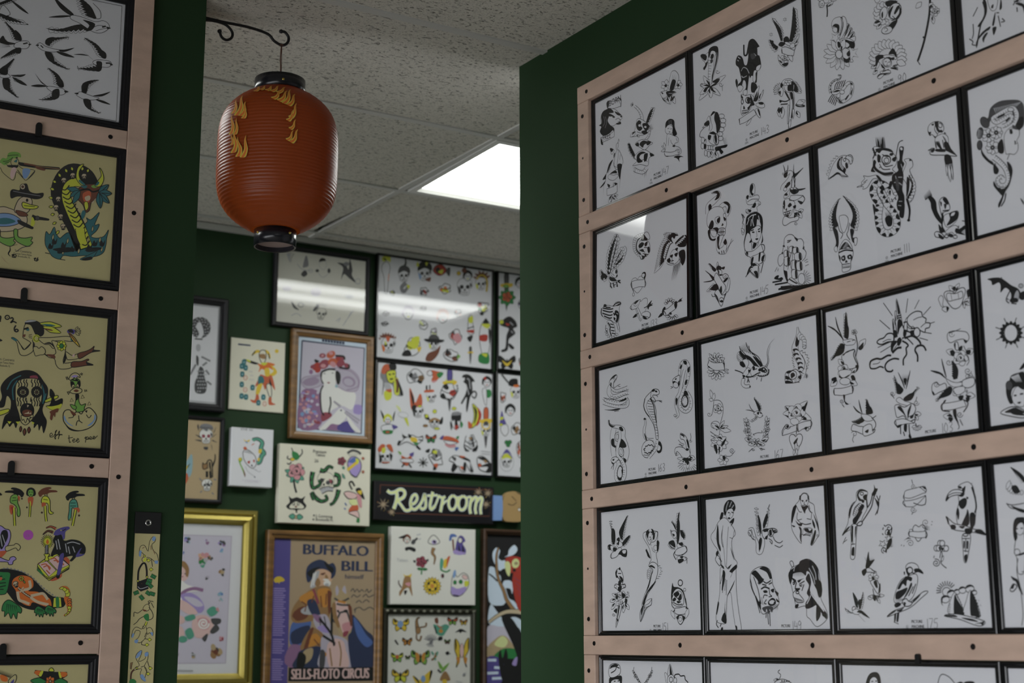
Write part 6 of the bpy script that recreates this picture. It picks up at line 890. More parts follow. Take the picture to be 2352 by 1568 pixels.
def dragon_sheet():
 m('rifle_woman_drawing')
 O('-60,930 0,915 20,945 70,985 85,975 95,940 130,975 150,985 195,935 130,925 100,905 60,910 0,890','w');E(85,888,22,24,0,'w');F('5,880 20,865 40,868 50,840 80,832 112,840 118,862 100,860 85,868 70,870 55,890 30,905 5,888','L');S('20,885 50,880 75,862/45,855 75,850 105,850/30,895 60,885',1,'k');S('90,868 100,862',2.4);F('80,885 98,872 95,890','t');F('45,905 100,905 95,920 50,915','k');F('70,920 95,925 72,980 60,960','P')
 F('108,888 200,905 320,916 330,920 328,930 235,925 140,912 110,905');S('135,896 200,908',3,'n');S('200,910 330,926',1.2,'N');F('200,912 250,925 245,935 205,925','n');F('130,925 170,930 150,975 130,970','B');S('195,935 155,982/100,930 130,972',1.2)
 m('cowboy_duck_drawing')
 O('-60,1160 10,1130 60,1140 105,1160 150,1185 145,1230 100,1255 20,1265 -60,1250','S',1.3);O('-40,1180 20,1165 80,1175 120,1210 60,1235 -30,1230','B',1.2);F('-20,1200 40,1190 90,1210 40,1225 -20,1220','t');O('85,1160 95,1110 120,1080 160,1075 180,1100 170,1140 145,1165','S',1.3);O('130,1105 170,1118 212,1128 195,1142 140,1140 125,1125','y',1.3);S('135,1124 195,1130',1.2);E(152,1095,7,9,0,'k',0)
 F('60,1050 75,1035 110,1040 115,1015 150,1005 165,1045 200,1058 240,1055 235,1080 200,1090 150,1080 100,1075 65,1085');E(128,1022,14,15,0,'S',1);E(128,1022,6,6,0,'n',1);O('90,1150 140,1160 155,1180 110,1180','n',1);S('75,1045 150,1060 225,1072',1.2,'g')
 F('180,1175 200,1180 270,1195 268,1206 200,1202 190,1220 178,1215');E(208,1192,12,12,0,'d',1);F('105,1200 185,1240 178,1252 110,1225');F('180,1185 195,1215 185,1235 172,1230','y')
 for dx in(0,95):O([(-15+dx,1255),(5+dx,1255),(8+dx,1292),(45+dx,1300),(85+dx,1295),(78+dx,1315),(88+dx,1325),(60+dx,1345),(10+dx,1325),(-12+dx,1300)],'L',1.3)
 m('horned_serpent_drawing')
 SN('460,1360 420,1240 370,1150 330,1060 350,980 400,940 470,960 510,1020',90,70,'k',wm=96);SN('475,1350 445,1260 400,1170 368,1090 370,1030 400,1000 440,1000',66,44,'y',n=0,wm=54)
 for i in range(13):x=470-i*9-(4 if i>6 else 0);y=1340-i*25;S('%g,%g %g,%g %g,%g'%(x-30,y-14,x,y,x+24,y-26),2)
 for x,y in((352,988),(322,1090),(310,1135),(335,1185),(348,1238),(400,962),(462,966)):SK(x,y,15,0,'S')
 for x,y,x1,y1 in((310,1000,292,990),(300,1040,278,1030),(292,1085,270,1080),(295,1130,270,1132),(300,1170,280,1175),(310,1215,290,1225),(335,970,322,950),(370,945,358,925),(400,935,392,915),(480,945,485,925),(325,1260,310,1280),(450,935,455,915)):LF(x,y,x1,y1,14,'y',0,1)
 O('430,1035 470,1010 530,1010 565,1030 555,1065 525,1090 500,1110 490,1150 470,1160 455,1120 420,1080','n',1.3);F('455,1060 490,1045 500,1070 485,1110 460,1100','R');S('430,1045 480,1035 510,1050 545,1040',3);F('465,1080 490,1070 495,1090 475,1100','S');ZG('500,1110 540,1070 555,1050',12,4,'S');O('462,1110 480,1105 485,1135 470,1150','y',1)
 F('445,1020 460,1012 480,1020 465,1032','t');F('500,1018 530,1010 540,1022 515,1030','L');O('418,960 430,915 460,900 435,940 440,980 470,1010 450,1015 425,990','y',1.2);F('440,985 468,1010 455,1013 432,992','t');O('545,920 562,945 568,985 550,1020 520,1018 540,985 555,960','y',1.2);F('545,1000 535,1015 522,1016 535,995','t')
 for x1,y1 in((595,1012),(612,1060),(598,1112),(550,1140)):LF(540,1055,x1,y1,34,'t',0,1.1);S([(545,1056),(x1,y1)],1.2,'k')
 for x1,y1 in((368,1030),(385,1075),(400,1115)):LF(440,1045,x1,y1,28,'t',0,1.1)
 F('455,1150 470,1160 460,1190 450,1198 445,1175','t')
 m('blue_flames_drawing')
 O('250,1330 255,1265 275,1280 300,1240 310,1275 330,1300 350,1285 375,1270 400,1290 410,1320 430,1330 465,1340 470,1300 455,1240 480,1210 475,1190 500,1200 545,1160 530,1200 520,1230 545,1225 530,1260 500,1290 530,1300 570,1290 595,1255 585,1300 580,1340 565,1380 520,1400 460,1395 400,1400 350,1395 330,1415 290,1400 270,1370','t',1.1)
 for x,y in((300,1320),(350,1340),(280,1345),(400,1360),(520,1330),(490,1350),(330,1370),(560,1330)):F([(x-14,y+10),(x-4,y-18),(x+6,y-4),(x+16,y-22),(x+10,y+12)],'k')
 for x,y in((290,1295),(370,1315),(345,1375),(430,1370),(505,1250),(545,1310),(555,1360),(480,1310)):LF(x,y+16,x+6,y-16,10,'w',0,.9)
 O('440,1415 480,1395 520,1375 535,1365 525,1385 515,1400 480,1420','t',1);F('450,1412 500,1400 505,1415 470,1422');F('470,1360 520,1350 560,1355 520,1372 480,1375');F('290,1360 380,1350 410,1368 350,1378');S('250,1380 275,1385/330,1415 360,1420',1.3);SN('460,1330 445,1290 440,1250',40,50,'y')
 m('artist_stamp');T(84,1372,'Sam Contreras',13,'d',sx=.8);T(78,1386,'Premium Tattoo Parlor',10,'d',sx=.72);T(100,1402,'Brooksville, FL',10,'d',sx=.8);S('58,1345 60,1365 50,1385 62,1400/70,1342 100,1335',2.2,t=1);S('68,1392 80,1388 70,1402 92,1405',1.6);E(86,1396,7,6,0,None,1.6);S('188,1412 200,1408 192,1420 208,1425',1.6);S('212,1405 204,1418 212,1420 210,1412',1.6);S('90,1375 130,1350 175,1345',1.4,'d',1);F('10,1395 40,1430 60,1445 30,1425','T')
def bunny_sheet():
 m('date_lettering');S('-8,300 10,300 8,325 -5,340 12,335',2.4);E(62,308,17,16,0,None,2);E(62,308,4,4,0,'k',0);S('85,318 100,310 108,325 88,350 110,340 135,352',2.4);S('130,370 118,390 120,412 135,420 148,410 135,400 122,408',2.4);F('-8,470 25,488 -8,496')
 m('crawling_bunny_woman_drawing')
 O('185,440 195,380 215,350 260,350 300,380 305,440 270,465 260,495 275,520 262,570 230,595 200,605 165,598 150,560 135,500 95,470 110,465 140,485 165,520 195,560 245,510 210,480 185,465','w',1.3);S('195,560 250,505/165,520 195,560',1.3)
 F('198,358 215,332 270,328 320,350 345,380 350,430 330,455 295,455 275,430 262,400 245,370 220,362');F('195,345 240,328 290,335 240,345','l');F('205,398 230,392 232,412 215,412','t');S('192,400 228,388',3);F('182,445 205,440 200,460 188,460','n');S('230,445 255,440/228,455 255,455/232,465 258,470',1);E(290,472,20,22,0,None,4,'y');E(290,472,20,22,0,None,1);F('95,465 130,475 140,490 115,488','t')
 LF(315,355,488,378,44,'y',0,1.3);LF(340,380,482,428,44,'y',0,1.3);F('330,360 400,362 440,375 380,375','t');F('350,392 400,400 420,412 380,408','n')
 O('305,470 400,465 520,455 570,465 595,475 570,495 500,490 420,495 440,530 420,550 390,520 350,515','w',1.3);F('345,515 390,500 420,520 430,545 395,515');O('265,545 290,535 310,550 330,535 355,555 360,580 345,598 320,600 300,605 280,605','w',1.2);F('262,560 275,520 270,500 262,510');
 O('410,490 430,540 440,590 380,605 350,590 390,620 430,630 445,680 480,710 560,700 575,660 500,660 515,580 510,520 460,500','w',1.3);F('370,595 430,600 435,628 395,615','n');F('512,580 525,580 520,640 498,672 508,620');O('520,575 570,605 620,590 625,625 540,638 525,620','w',1.2);F('570,605 590,590 580,620','P');O('615,590 680,570 720,550 742,532 738,560 790,568 720,580 650,620 622,628','n',1.3);F('735,560 790,568 730,578');O('570,655 640,650 690,632 700,640 680,655 735,678 680,682 570,696','n',1.3);F('680,655 735,680 690,680');F('478,508 508,505 505,490 480,490 460,500','y')
 PT(486,530,12,40,8,0,360,30,'y');E(486,530,16,18,0,'G',1);F('560,465 595,470 590,490 560,490','t');LF(540,425,630,540,24,'Y',0,1.3);S('545,430 600,500',2,'n');F('530,410 560,398 590,410 580,440 555,425 535,430','v');PT(590,420,6,46,5,-60,40,18,'w');F('535,405 565,400 580,425 550,425','k')
 m('stamp_lettering');T(0,640,'m. Contreras',20,'d',sx=.75);T(0,664,'ium Tattoo Parlor',16,'d',sx=.68);T(0,688,'Brooksville, FL',16,'d',sx=.6)
 m('screaming_vampire_drawing')
 F('-10,990 20,930 10,850 60,780 150,730 230,718 300,745 350,810 380,860 375,930 340,1010 345,1060 370,1110 365,1160 345,1210 330,1150 310,1190 300,1140 270,1170 260,1120 160,1115 130,1170 110,1130 80,1160 60,1130 20,1180 40,1080 80,1040 90,960 60,920 40,1000 0,1010');S('60,870 100,800 170,760/110,950 105,860 140,800/330,830 350,900 340,980/365,900 350,960',2,'t');F('240,765 290,760 300,785 250,790','m')
 O('125,870 140,810 190,785 290,785 325,820 335,900 320,1000 290,1060 240,1120 205,1145 170,1120 150,1050 130,980','w',1.3);E(185,888,46,44,0,'k',1);E(292,888,42,44,0,'k',1);E(185,890,26,24,0,'w',1);E(292,890,24,24,0,'w',1)
 for x in(185,292):RY(x,890,4,22,8,0,360,1.6);E(x,890,7,7,0,'n',1)
 for x in(150,170,195,215,255,280,300,318):S('%d,%d %d,%d %d,%d %d,%d'%(x,790,x-5,810,x+5,825,x,850),1.8);S('%d,%d %d,%d %d,%d %d,%d'%(x-5,930,x-10,950,x,970,x-6,1000),1.8)
 S('215,940 205,955 220,960/245,940 255,955 240,962',1.6);F('235,900 250,950 240,920','w');O('165,1030 180,990 215,978 255,990 270,1030 260,1070 230,1100 200,1090 175,1060','k',1.3);F('180,1040 215,1025 255,1040 245,1080 215,1095 190,1070','n');ZG('172,1010 215,988 262,1010',20,6,'S');ZG('185,1062 215,1050 250,1062',-14,4,'S');O('170,1070 200,1080 230,1080 260,1065 262,1090 240,1085 235,1120 220,1090 205,1130 190,1100 178,1110','w',1.2)
 ZG('0,1180 40,1120 110,1120 160,1118',22,6,'y');ZG('255,1118 310,1150 350,1190',20,5,'y');LF(168,1155,165,1200,18,'n',0,1.2);LF(198,1172,195,1228,24,'n',0,1.2);LF(232,1160,230,1210,22,'n',0,1.2)
 O('0,1055 -10,1040 70,1020 70,1045 0,1072','y',1.2);O('360,950 450,915 455,935 365,970','y',1.2);O('400,865 430,905 425,935 440,960 490,940 488,985 460,1010 420,1030 365,1000 395,990 410,940 395,915','k',1.2);F('368,1002 410,1000 460,990 488,980 475,1015 420,1030','y');F('395,1040 460,1015 455,1045 440,1050 435,1085 422,1070 410,1108 395,1095 400,1060','n')
 m('hatching_duckling_drawing')
 O('500,1060 520,1030 555,1030 575,1060 610,1040 640,1060 660,1035 700,1010 740,1040 762,1085 740,1140 690,1175 620,1190 550,1170 505,1120','w',1.6);F('510,1070 530,1120 580,1155 540,1140 505,1100','B');F('745,1060 735,1110 690,1150 720,1145 755,1095','B');F('500,1110 550,1168 620,1188 690,1172 620,1195 545,1180');F('555,1030 600,1060 580,1075 560,1050','n');ZG('600,1050 690,1030',20,4)
 O('600,1040 590,990 598,950 600,905 620,910 622,960 640,990 675,980 665,1010 660,1035 620,1045','L',1.3);F('595,905 620,905 615,945 598,950');O('600,1000 555,985 570,1015 595,1025','L',1.2);O('560,795 590,780 625,795 632,830 620,860 600,860 565,850','L',1.3);F('555,815 575,805 590,835 575,858');F('610,810 628,805 635,840 615,850');E(578,845,12,16,0,'w',1);E(612,842,11,16,0,'w',1);E(580,850,4,7,0,'k',0);E(610,848,4,7,0,'k',0);O('552,885 575,865 600,855 640,865 645,885 620,900 575,900','w',1.3);F('580,880 600,868 622,878 605,890','n')
 O('545,790 560,755 590,740 620,750 632,775 610,770 600,790 585,775 570,795','w',1.3);F('560,770 590,755 615,765 590,775','V');F('560,795 575,785 590,795 605,788 620,800 600,805');S('520,770 530,795/530,768 540,792/630,745 648,758/640,740 652,750/530,885 542,910/540,882 550,900/668,870 670,888/680,870 682,885',1.4);S('540,1090 575,1085 580,1065/620,1070 625,1110 650,1130/600,1150 610,1115 625,1115/680,1065 700,1090 720,1068',1.4)
 for x,y in((565,950),(650,925),(702,978)):O('%d,%d! %d,%d! %d,%d!'%(x-12,y+14,x,y-14,x+14,y+10),'w',1.2)
 m('lettering');S('395,1232 415,1225 408,1208 395,1220 400,1240 425,1232 445,1195 450,1185 438,1200 440,1255 432,1238 455,1222 470,1190 465,1235 462,1255 470,1225 495,1222/430,1222 490,1218',1.15);S('545,1225 548,1280 560,1275/535,1248 575,1242/570,1268 590,1262 585,1252 575,1262 580,1280 600,1270 605,1265 620,1260 615,1250 605,1262 612,1282 628,1268',1.15);S('665,1250 680,1238 672,1282/672,1252 690,1238 698,1250 680,1258 710,1252 722,1244 712,1236 705,1248 715,1258 735,1248 748,1240 738,1232 732,1246 742,1255 768,1228',1.15)
def goat_sheet():
 def crow(x,y,fl,c='k'):
  g=lambda L:[(x+fl*p,y+q)for p,q in L]
  F(g([(60,0),(40,-22),(10,-35),(-20,-38),(-30,-28),(-10,-20),(-60,-16),(-70,-4),(-20,0),(0,10),(30,15),(40,28),(52,26),(58,14)]),c);S(g([(0,10),(0,30)]),1.2);S(g([(15,12),(14,30)]),1.2)
 m('crow_and_limb_drawing');crow(108,278,1);O('75,340 80,300 110,285 128,300 125,340 140,385 142,425 130,438 120,420 120,380 100,355','L',1.2);S('90,310 115,310/85,330 120,325',1);F('70,360 98,365 95,395 85,425 72,405','R');F('125,300 140,305 135,335','R');SN('100,375 102,440 105,500',16,14,'y',w=1.1);E(154,316,4,4,0,'n',1);F('78,375 95,372 90,400','r')
 m('severed_head_drawing');F('188,295 188,255 215,240 242,255 244,295');O('196,290 196,262 215,252 232,262 232,290 215,305','L',1.1);F('202,270 210,268 208,276');F('220,268 228,270 222,276');S('208,290 222,290',1.4);SN('213,310 210,380 206,440',14,12,'y',w=1.1);F('195,310 228,305 230,335 220,370 212,330 200,350','R');E(188,375,4,4,0,'n',1)
 m('crow_and_foot_drawing');crow(325,275,-1,'n');O('288,345 295,305 325,300 345,330 348,395 370,412 350,422 335,405 330,350','y',1.2);F('288,345 315,345 312,385 300,365 292,375','R');SN('312,365 315,420 320,470',16,14,'y',w=1.1);E(290,410,5,5,0,'n',1);S('300,320 330,325',1)
 m('crow_and_arm_drawing');crow(512,300,-1);O('475,400 478,345 500,320 525,330 535,380 515,385 495,380 488,450 472,462 468,440','e',1.2);S('485,345 520,345/482,365 522,365',1);F('508,380 540,378 548,400 535,410 530,395 518,405','R');SN('520,390 510,440 498,500',16,14,'y',w=1.1);E(543,430,5,5,0,'n',1);SN('485,450 482,465',10,8,'y',w=1)
 m('crow_edge_drawing');F('-10,265 20,290 -10,292')
 m('bones_drawing');O('-30,510 10,500 40,520 70,530 78,570 65,620 45,650 50,670 20,680 -30,690','V',1.2);F('15,540 50,530 60,570 40,620 15,660 0,620');F('-20,680 50,670 20,710 -20,730','R');O('45,640 100,630 110,620 130,625 145,645 128,668 110,650 50,672','w',1.2);O('-20,705 60,735 75,715 100,708 115,725 95,740 90,760 65,762 55,745 -20,740','V',1.2);S('20,560 40,620/5,560 20,640',1.4,'l')
 m('round_sticker');E(197,562,35,35,0,'u',0);T(174,572,"'26",20,'x')
 m('goat_and_book_drawing')
 F('260,760 330,740 400,690 470,720 475,760 430,800 420,850 340,870','R');O('262,760! 330,710! 395,690! 478,768! 475,792! 338,872! 258,800!','y',1.3);O('265,758! 325,738! 388,800! 338,845!','P',1.2);O('335,735! 395,700! 474,765! 395,800!','P',1.2);S('285,765 320,760 345,800/300,780 330,770 350,790/350,725 380,720 400,750/370,735 400,735/390,740 420,745 440,765/320,800 345,825',2,'R');S('262,775 338,852 475,778/262,785 338,860 475,786',1.2);F('262,790 300,825 290,830 260,800','G')
 E(328,610,30,44,0,'y',0);RY(328,605,22,46,22,0,360,1.0);F('328,590 338,610 328,625 318,610','o');SN('324,630 322,695',20,20,'g',n=8,w=1.1);O('305,692 343,692 332,710 336,735 310,735 314,710','y',1.2)
 F('385,560 420,555 440,600 490,592 540,600 575,625 588,655 580,690 545,690 520,715 495,740 480,735 500,705 460,710 440,720 420,780 410,850 388,850 400,780 412,715 385,690 360,710 352,690 375,630 365,600');F('370,560 385,530 430,510 470,505 478,520 450,540 445,585 432,590 425,560 395,565','v');S('430,535 455,520',1.4);F('412,700 440,690 425,790 410,830 392,830 405,760','v');F('545,690 580,690 560,705 520,710 540,670 560,650','v');S('385,600 395,660/400,590 415,660/460,620 500,610 550,625/470,640 480,690/500,640 515,680/450,620 460,680',1.6,'l');SN('385,520 350,505 318,515',16,5,'R',n=6);SN('365,545 330,535 296,560',16,5,'n',n=6);E(420,530,4,4,0,'y',0)
 m('skeleton_fish_drawing')
 F('-40,830 20,790 80,795 160,815 240,870 300,930 370,980 445,990 440,1048 360,1060 260,1072 180,1060 110,1020 60,960');O('-40,820 30,812 75,820 70,870 55,940 30,965 -40,950','G',1.2);S('-20,850 20,840/-20,870 40,860/-10,890 45,885/0,915 45,905/-20,930 30,930',1.6);F('-20,850 20,850 10,870','R');ZG('20,792 90,795 200,835 300,925 390,990',-10,18,'g')
 O('85,900 95,860 140,835 195,840 230,865 232,915 200,940 260,945 320,975 350,1000 355,1050 300,1045 230,1020 210,1045 160,1030 120,990 110,940','o',1.1);SK(112,895,19,-20,'S');SN('130,920 175,960 215,985',14,12,'S',n=8);S('125,945 135,1000 170,1015 205,1030/165,935 210,920 205,870/215,975 260,965 300,960 330,1000/215,985 260,1015 335,1035',4.5,'S');S('150,935 165,915/160,945 180,925/140,950 160,935',2,'S');PT(150,858,5,18,6,0,360,14,'y');LF(175,890,165,870,10,'L',0)
 for x,y in((80,1080),(275,1090),(345,1085)):q=1.3 if x==80 else .75;O([(x-10*q,y-60*q),(x+40*q,y-30*q),(x+56*q,y-10*q),(x+50*q,y+10*q),(x+35*q,y+5*q),(x+28*q,y+40*q),(x+12*q,y+12*q),(x,y+38*q),(x-14*q,y+8*q),(x-34*q,y+28*q),(x-34*q,y),(x-48*q,y-4*q),(x-40*q,y-40*q)],'G',1.2);HT([(x-20*q,y-40*q),(x+25*q,y-30*q)],[(x-25*q,y+10*q),(x+35*q,y)],5,1.2)
 O('370,988! 420,985! 425,1050! 365,1052!','y',1.2);F('385,988 405,987 408,1050 388,1051','G');F('440,990 470,950 460,930 430,925 405,925 430,908 465,915 482,950 470,1000 495,1040 480,1090 450,1112 438,1105 462,1085 460,1050','o');WG('455,990 450,950 420,925','480,960 470,925 410,912',4,0,'y');WG('460,1040 470,1080 440,1105','490,1050 488,1080 450,1112',4,0,'y');WG('460,1000 465,1020 465,1040','490,990 495,1020 492,1045',3,0,'o')
def flower_sheet():
 m('red_eye_drawing');F('0,1515 30,1512 60,1535 65,1568 0,1568','w');F('5,1520 35,1515 58,1540 50,1562 15,1555','o');HT('0,1510 70,1535','5,1480 92,1510',12,1.2);O('60,1560 85,1530 110,1515 118,1535 105,1570 80,1585','w',1.2);F('75,1570 100,1545 95,1575','v')
 m('winged_flower_drawing');O('238,1502! 245,1485! 300,1492! 350,1498! 460,1498! 462,1520! 440,1535! 400,1550! 300,1550! 270,1525!','k',1.2);F('240,1505 248,1488 280,1490 268,1520','o');F('284,1490 300,1492 285,1525 270,1520','y');F('402,1497 415,1498 425,1535 412,1538','y');F('418,1498 458,1500 460,1520 430,1532','o');O('338,1492 345,1472 362,1470 372,1492','y',1.2);PT(347,1560,8,36,8,0,360,26,'o');E(347,1560,8,10,0,'T',1);LF(320,1562,212,1556,46,'G',0,1.2);LF(372,1562,465,1566,46,'G',0,1.2)
STEP=[(0,0),(0,-.0155),(.002,-.0175),(.007,-.0175),(.009,-.015),(.0125,-.015),(.0155,-.011),(.0185,-.011),(.0185,-.003)]
for k,(fn,pap,cor,lab)in enumerate([(swallows,'white',[(-232,-178),(689,27),(653,675),(-288,506)],'black framed white sheet of flying swallows at the top of the left rack'),(dragon_sheet,'cream',[(-304,705),(642,864),(604,1542),(-363,1424)],'black framed cream sheet with a horned serpent rising from blue flames'),(bunny_sheet,'cream',[(-545,162),(851,315),(794,1337),(-634,1245)],'black framed cream sheet with a screaming long-haired face and hatching duckling'),(goat_sheet,'cream',[(-575,172),(677,236),(625,1170),(-656,1166)],'black framed cream sheet with a black goat on a book and skeleton fish'),(flower_sheet,'cream',[(-680,1456),(610,1441),(555,2423),(-766,2503)],'black framed cream sheet with a red flower at the bottom left edge')]):
 z0=1.0935-.3615*k+(.001 if k else 0)
 t,sh,pw,ph=framed('framed_flash_sheet',(.6265,YL,CAMZ+z0),0,.396,.318,.0185,STEP,BLACKW,pap,lab,group='framed flash sheets of the left wall')
 A=Art(sh,pw,ph,cor,paper=pap,lw=1.2);A.use();fn();A.end()
 if k:
  cl=MB();n=8;pr=[(.0065*math.cos(math.pi*i/n),.008+.0065*math.sin(math.pi*i/n))for i in range(n+1)]+[(-.0065,-.016),(.0065,-.016)]
  cl.add([(x,y,z)for y in(-.006,0)for x,z in pr],[tuple(range(len(pr)))[::-1],tuple(range(len(pr),2*len(pr)))]+[(i,(i+1)%len(pr),len(pr)+(i+1)%len(pr),len(pr)+i)for i in range(len(pr))])
  c=cl.build('turn_clip',IRON,rack2,((.633,.626,.624,.632)[k-1]-.4,-.0198,CAMZ+(1.061,.6985,.338,-.024)[k-1]))
c=obj('turn_clip',c.data,IRON,rack,(rl(-1.699),-.0205,CAMZ-.036));c.scale=(.7,1,.55)
bn=empty('hanging_banner',(.916,YL,CAMZ-.36));tag(bn,'narrow cream hanging strip of pelican drawings with black header and grommet','banner')
bx('header',mat('black_vinyl',(.006,.006,.007),.5),bn,-.0285,.0275,-.0065,-.001,.577,.6225,b=.001)
band=MB().box(0,.054,0,.0012,0,.579).build('strip',PAPER['cream'],bn,(-.027,-.004,0))
mb=MB().lathe([(.0036,0),(.0072,0),(.0068,.0018),(.0048,.0022),(.0036,.0006)],16)
g=obj('grommet',mesh('grommet',[(x,-z,y)for x,y,z in mb.v],mb.f,True),mat('nickel',(.55,.55,.53),.25,metal=1),bn,(-.0005,-.0065,.600))
def pelicans():
 def star(x,y):O('%d,%d! %d,%d! %d,%d! %d,%d!'%(x-14,y,x,y-10,x+14,y+2,x-2,y+14),'y',1.1)
 m('pelican_with_handbag_drawing')
 O('1010,670 1018,610 1040,572 1060,580 1055,605 1035,625 1045,665 1070,690 1078,735 1055,740 1030,720 1000,712 975,740 968,720 985,700 960,675 948,700 955,640 985,630','w',1.1);F('1035,590 1048,568 1062,578 1050,602','B');F('950,668 965,668 958,705 948,700','B');F('1055,735 1076,735 1074,755 1056,752','B');E(985,702,7,7,0,'y',1);S('1028,630 1030,660/1055,690 1045,660/970,650 985,640',1.2,'n');S('1030,720 1040,775/1000,720 1010,735',1.3);star(1012,730);star(1030,792)
 F('975,735 985,715 1000,715 990,740','y');SN('940,865 945,800 970,755 990,755 1000,800 1000,845',9,9,'k');O('935,880! 1005,855! 1010,925! 960,942! 935,920!','k',1.2);S('940,910 960,925 1008,910',1.4,'l');E(966,890,4,4,0,'n',1);E(940,872,6,8,0,'y',1);E(1002,845,6,8,0,'y',1)
 for x,y,q in((1045,842,.5),(1018,870,.2),(1025,905,.8),(1010,955,.6),(1038,960,.3),(928,952,-.4),(965,985,.9),(1010,890,.4)):c_,s_=math.cos(q),math.sin(q);O(' '.join('%g,%g!'%(x+u*c_-v*s_,y+u*s_+v*c_)for u,v in((-17,-12),(17,-12),(17,12),(-17,12))),'G',1.1);E(x,y,5,5,0,'e',.8)
 m('pelican_with_knot_drawing')
 O('975,1065 985,1040 1010,1030 1020,1060 1000,1078','w',1.1);F('970,1065 1000,1072 985,1080','n');S('1010,1030 1030,1010 1045,1015/1020,1030 1010,1012 1025,1005/1030,1020 1048,1055/970,1068 940,1090 915,1085 912,1115',1.3);S('1015,1050 1040,1090 1040,1125 1010,1140/985,1110 950,1130 935,1150 910,1170',1.4);F('978,1110 1010,1095 1015,1140 995,1140','G');SN('1000,1150 990,1175',12,14,'y');O('975,1180 990,1175 1000,1215 990,1260 960,1290 935,1290 918,1280 945,1255 955,1215 925,1210 912,1240 897,1255 905,1210 930,1185 965,1200','w',1.1);O('1000,1200 1025,1190 1042,1215 1040,1245 1020,1225 1005,1235','w',1.1);F('897,1255 905,1228 915,1235 905,1258','B');F('1025,1222 1042,1225 1038,1248','B');F('918,1275 942,1272 935,1295 918,1292','B');E(978,1190,6,7,0,'w',1.2);S('970,1280 965,1305 1000,1310/985,1265 1015,1270/995,1225 985,1255',1.2);star(1020,1270);star(1002,1305)
 m('diving_pelican_drawing')
 O('925,1395 935,1365 965,1345 962,1375 945,1420 990,1400 988,1365 1010,1360 1005,1410 985,1450 1000,1480 985,1540 990,1556 965,1540 955,1505 965,1470 935,1475 910,1480 925,1460 950,1445','w',1.1);F('925,1395 940,1362 965,1346 958,1375 940,1395','B');F('988,1362 1010,1358 1008,1382 988,1385','B');F('955,1515 975,1510 995,1555 970,1545','B');E(933,1466,7,7,0,'y',1);SN('915,1475 895,1500 890,1560',8,8,'n');O('890,1430! 905,1425! 900,1440! 895,1475! 888,1470!','N',1);F('885,1545 910,1540 930,1560 905,1580 880,1575','G');S('1005,1420 1020,1465/985,1460 1005,1500/960,1460 985,1450',1.2);star(1025,1465);star(1010,1503)
 m('lower_pelican_drawing');O('930,1700 950,1650 980,1640 985,1700 960,1740','w',1.1);F('945,1660 980,1640 970,1670','B')
A=Art(band,.054,.579,[(921,540),(1092,547),(1001,2486),(822,2498)],paper='cream',lw=1.0);A.use();pelicans();A.end()

# ---- the back wall of the far room
INK.update(q=(.70,.76,.36),h=(.66,.78,.92),z=(.03,.042,.10),f=(.36,.28,.40),j=(.44,.33,.215),i=(.50,.46,.56),a=(.60,.57,.68))
OAK=mat('oak_moulding',(.20,.105,.035),.4,noise=(9,.35,(1,1,7)),bump=(60,.2))
DARKW=mat('dark_wood_moulding',(.06,.032,.018),.45,noise=(9,.3,(1,1,7)))
GOLD=mat('gilt_moulding',(.38,.31,.075),.42,metal=.7,bump=(120,.1))
SILV=mat('antique_silver_moulding',(.05,.05,.035),.4,metal=.5,bump=(220,.7))
BEAD=mat('bright_beading',(.42,.42,.34),.3,metal=.8)
def skull(x,y,r,hat=None,ac='y',eye='k',n='skull_drawing'):
 m(n);SK(x,y,r,0,'w',eye)
 if hat:F([(x-r,y-r*.3),(x-r*.8,y-r*1.3),(x,y-r*1.7),(x+r*.9,y-r*1.2),(x+r,y-r*.3),(x,y-r*.7)],hat)
 F([(x-r*.9,y),(x-r*.7,y+r),(x-r*.45,y+r*.5)],ac)
def fly(x,y,r,c='o',d='Y',n='butterfly_drawing'):
 m(n)
 for s_ in(-1,1):O([(x,y),(x+s_*r*.9,y-r*.8),(x+s_*r,y-r*.1),(x+s_*r*.3,y+r*.1)],c,2);O([(x,y),(x+s_*r*.7,y+r*.2),(x+s_*r*.6,y+r*.8),(x+s_*r*.2,y+r*.6)],d,1.6);F([(x+s_*r*.5,y-r*.4),(x+s_*r*.9,y-r*.7),(x+s_*r*.8,y-r*.3)],'k')
 S([(x,y-r*.4),(x,y+r*.6)],4)
def dag(x,y0,y1,c='r',n='dagger_drawing'):
 m(n);h=y1-y0;O([(x-h*.05,y0),(x+h*.05,y0),(x+h*.05,y0+h*.28),(x-h*.05,y0+h*.28)],c,1.6);F([(x-h*.15,y0+h*.28),(x+h*.15,y0+h*.26),(x+h*.12,y0+h*.36),(x-h*.12,y0+h*.36)],'Y');F([(x-h*.06,y0+h*.36),(x+h*.06,y0+h*.36),(x,y1)],'d')
def head(x,y,r,hair='k',skin='w',ac='r',n='head_drawing'):
 m(n);O([(x-r*.7,y-r*.5),(x,y-r),(x+r*.7,y-r*.5),(x+r*.6,y+r*.5),(x,y+r),(x-r*.6,y+r*.5)],skin,1.6);F([(x-r*.9,y+r*.6),(x-r*.9,y-r*.6),(x,y-r*1.25),(x+r*.9,y-r*.6),(x+r*.85,y+r*.4),(x+r*.5,y-r*.3),(x,y-r*.6),(x-r*.5,y-r*.2)],hair);S([(x-r*.35,y),(x-r*.1,y)],3);S([(x+r*.15,y),(x+r*.4,y)],3);S([(x-r*.15,y+r*.55),(x+r*.2,y+r*.52)],3,ac)
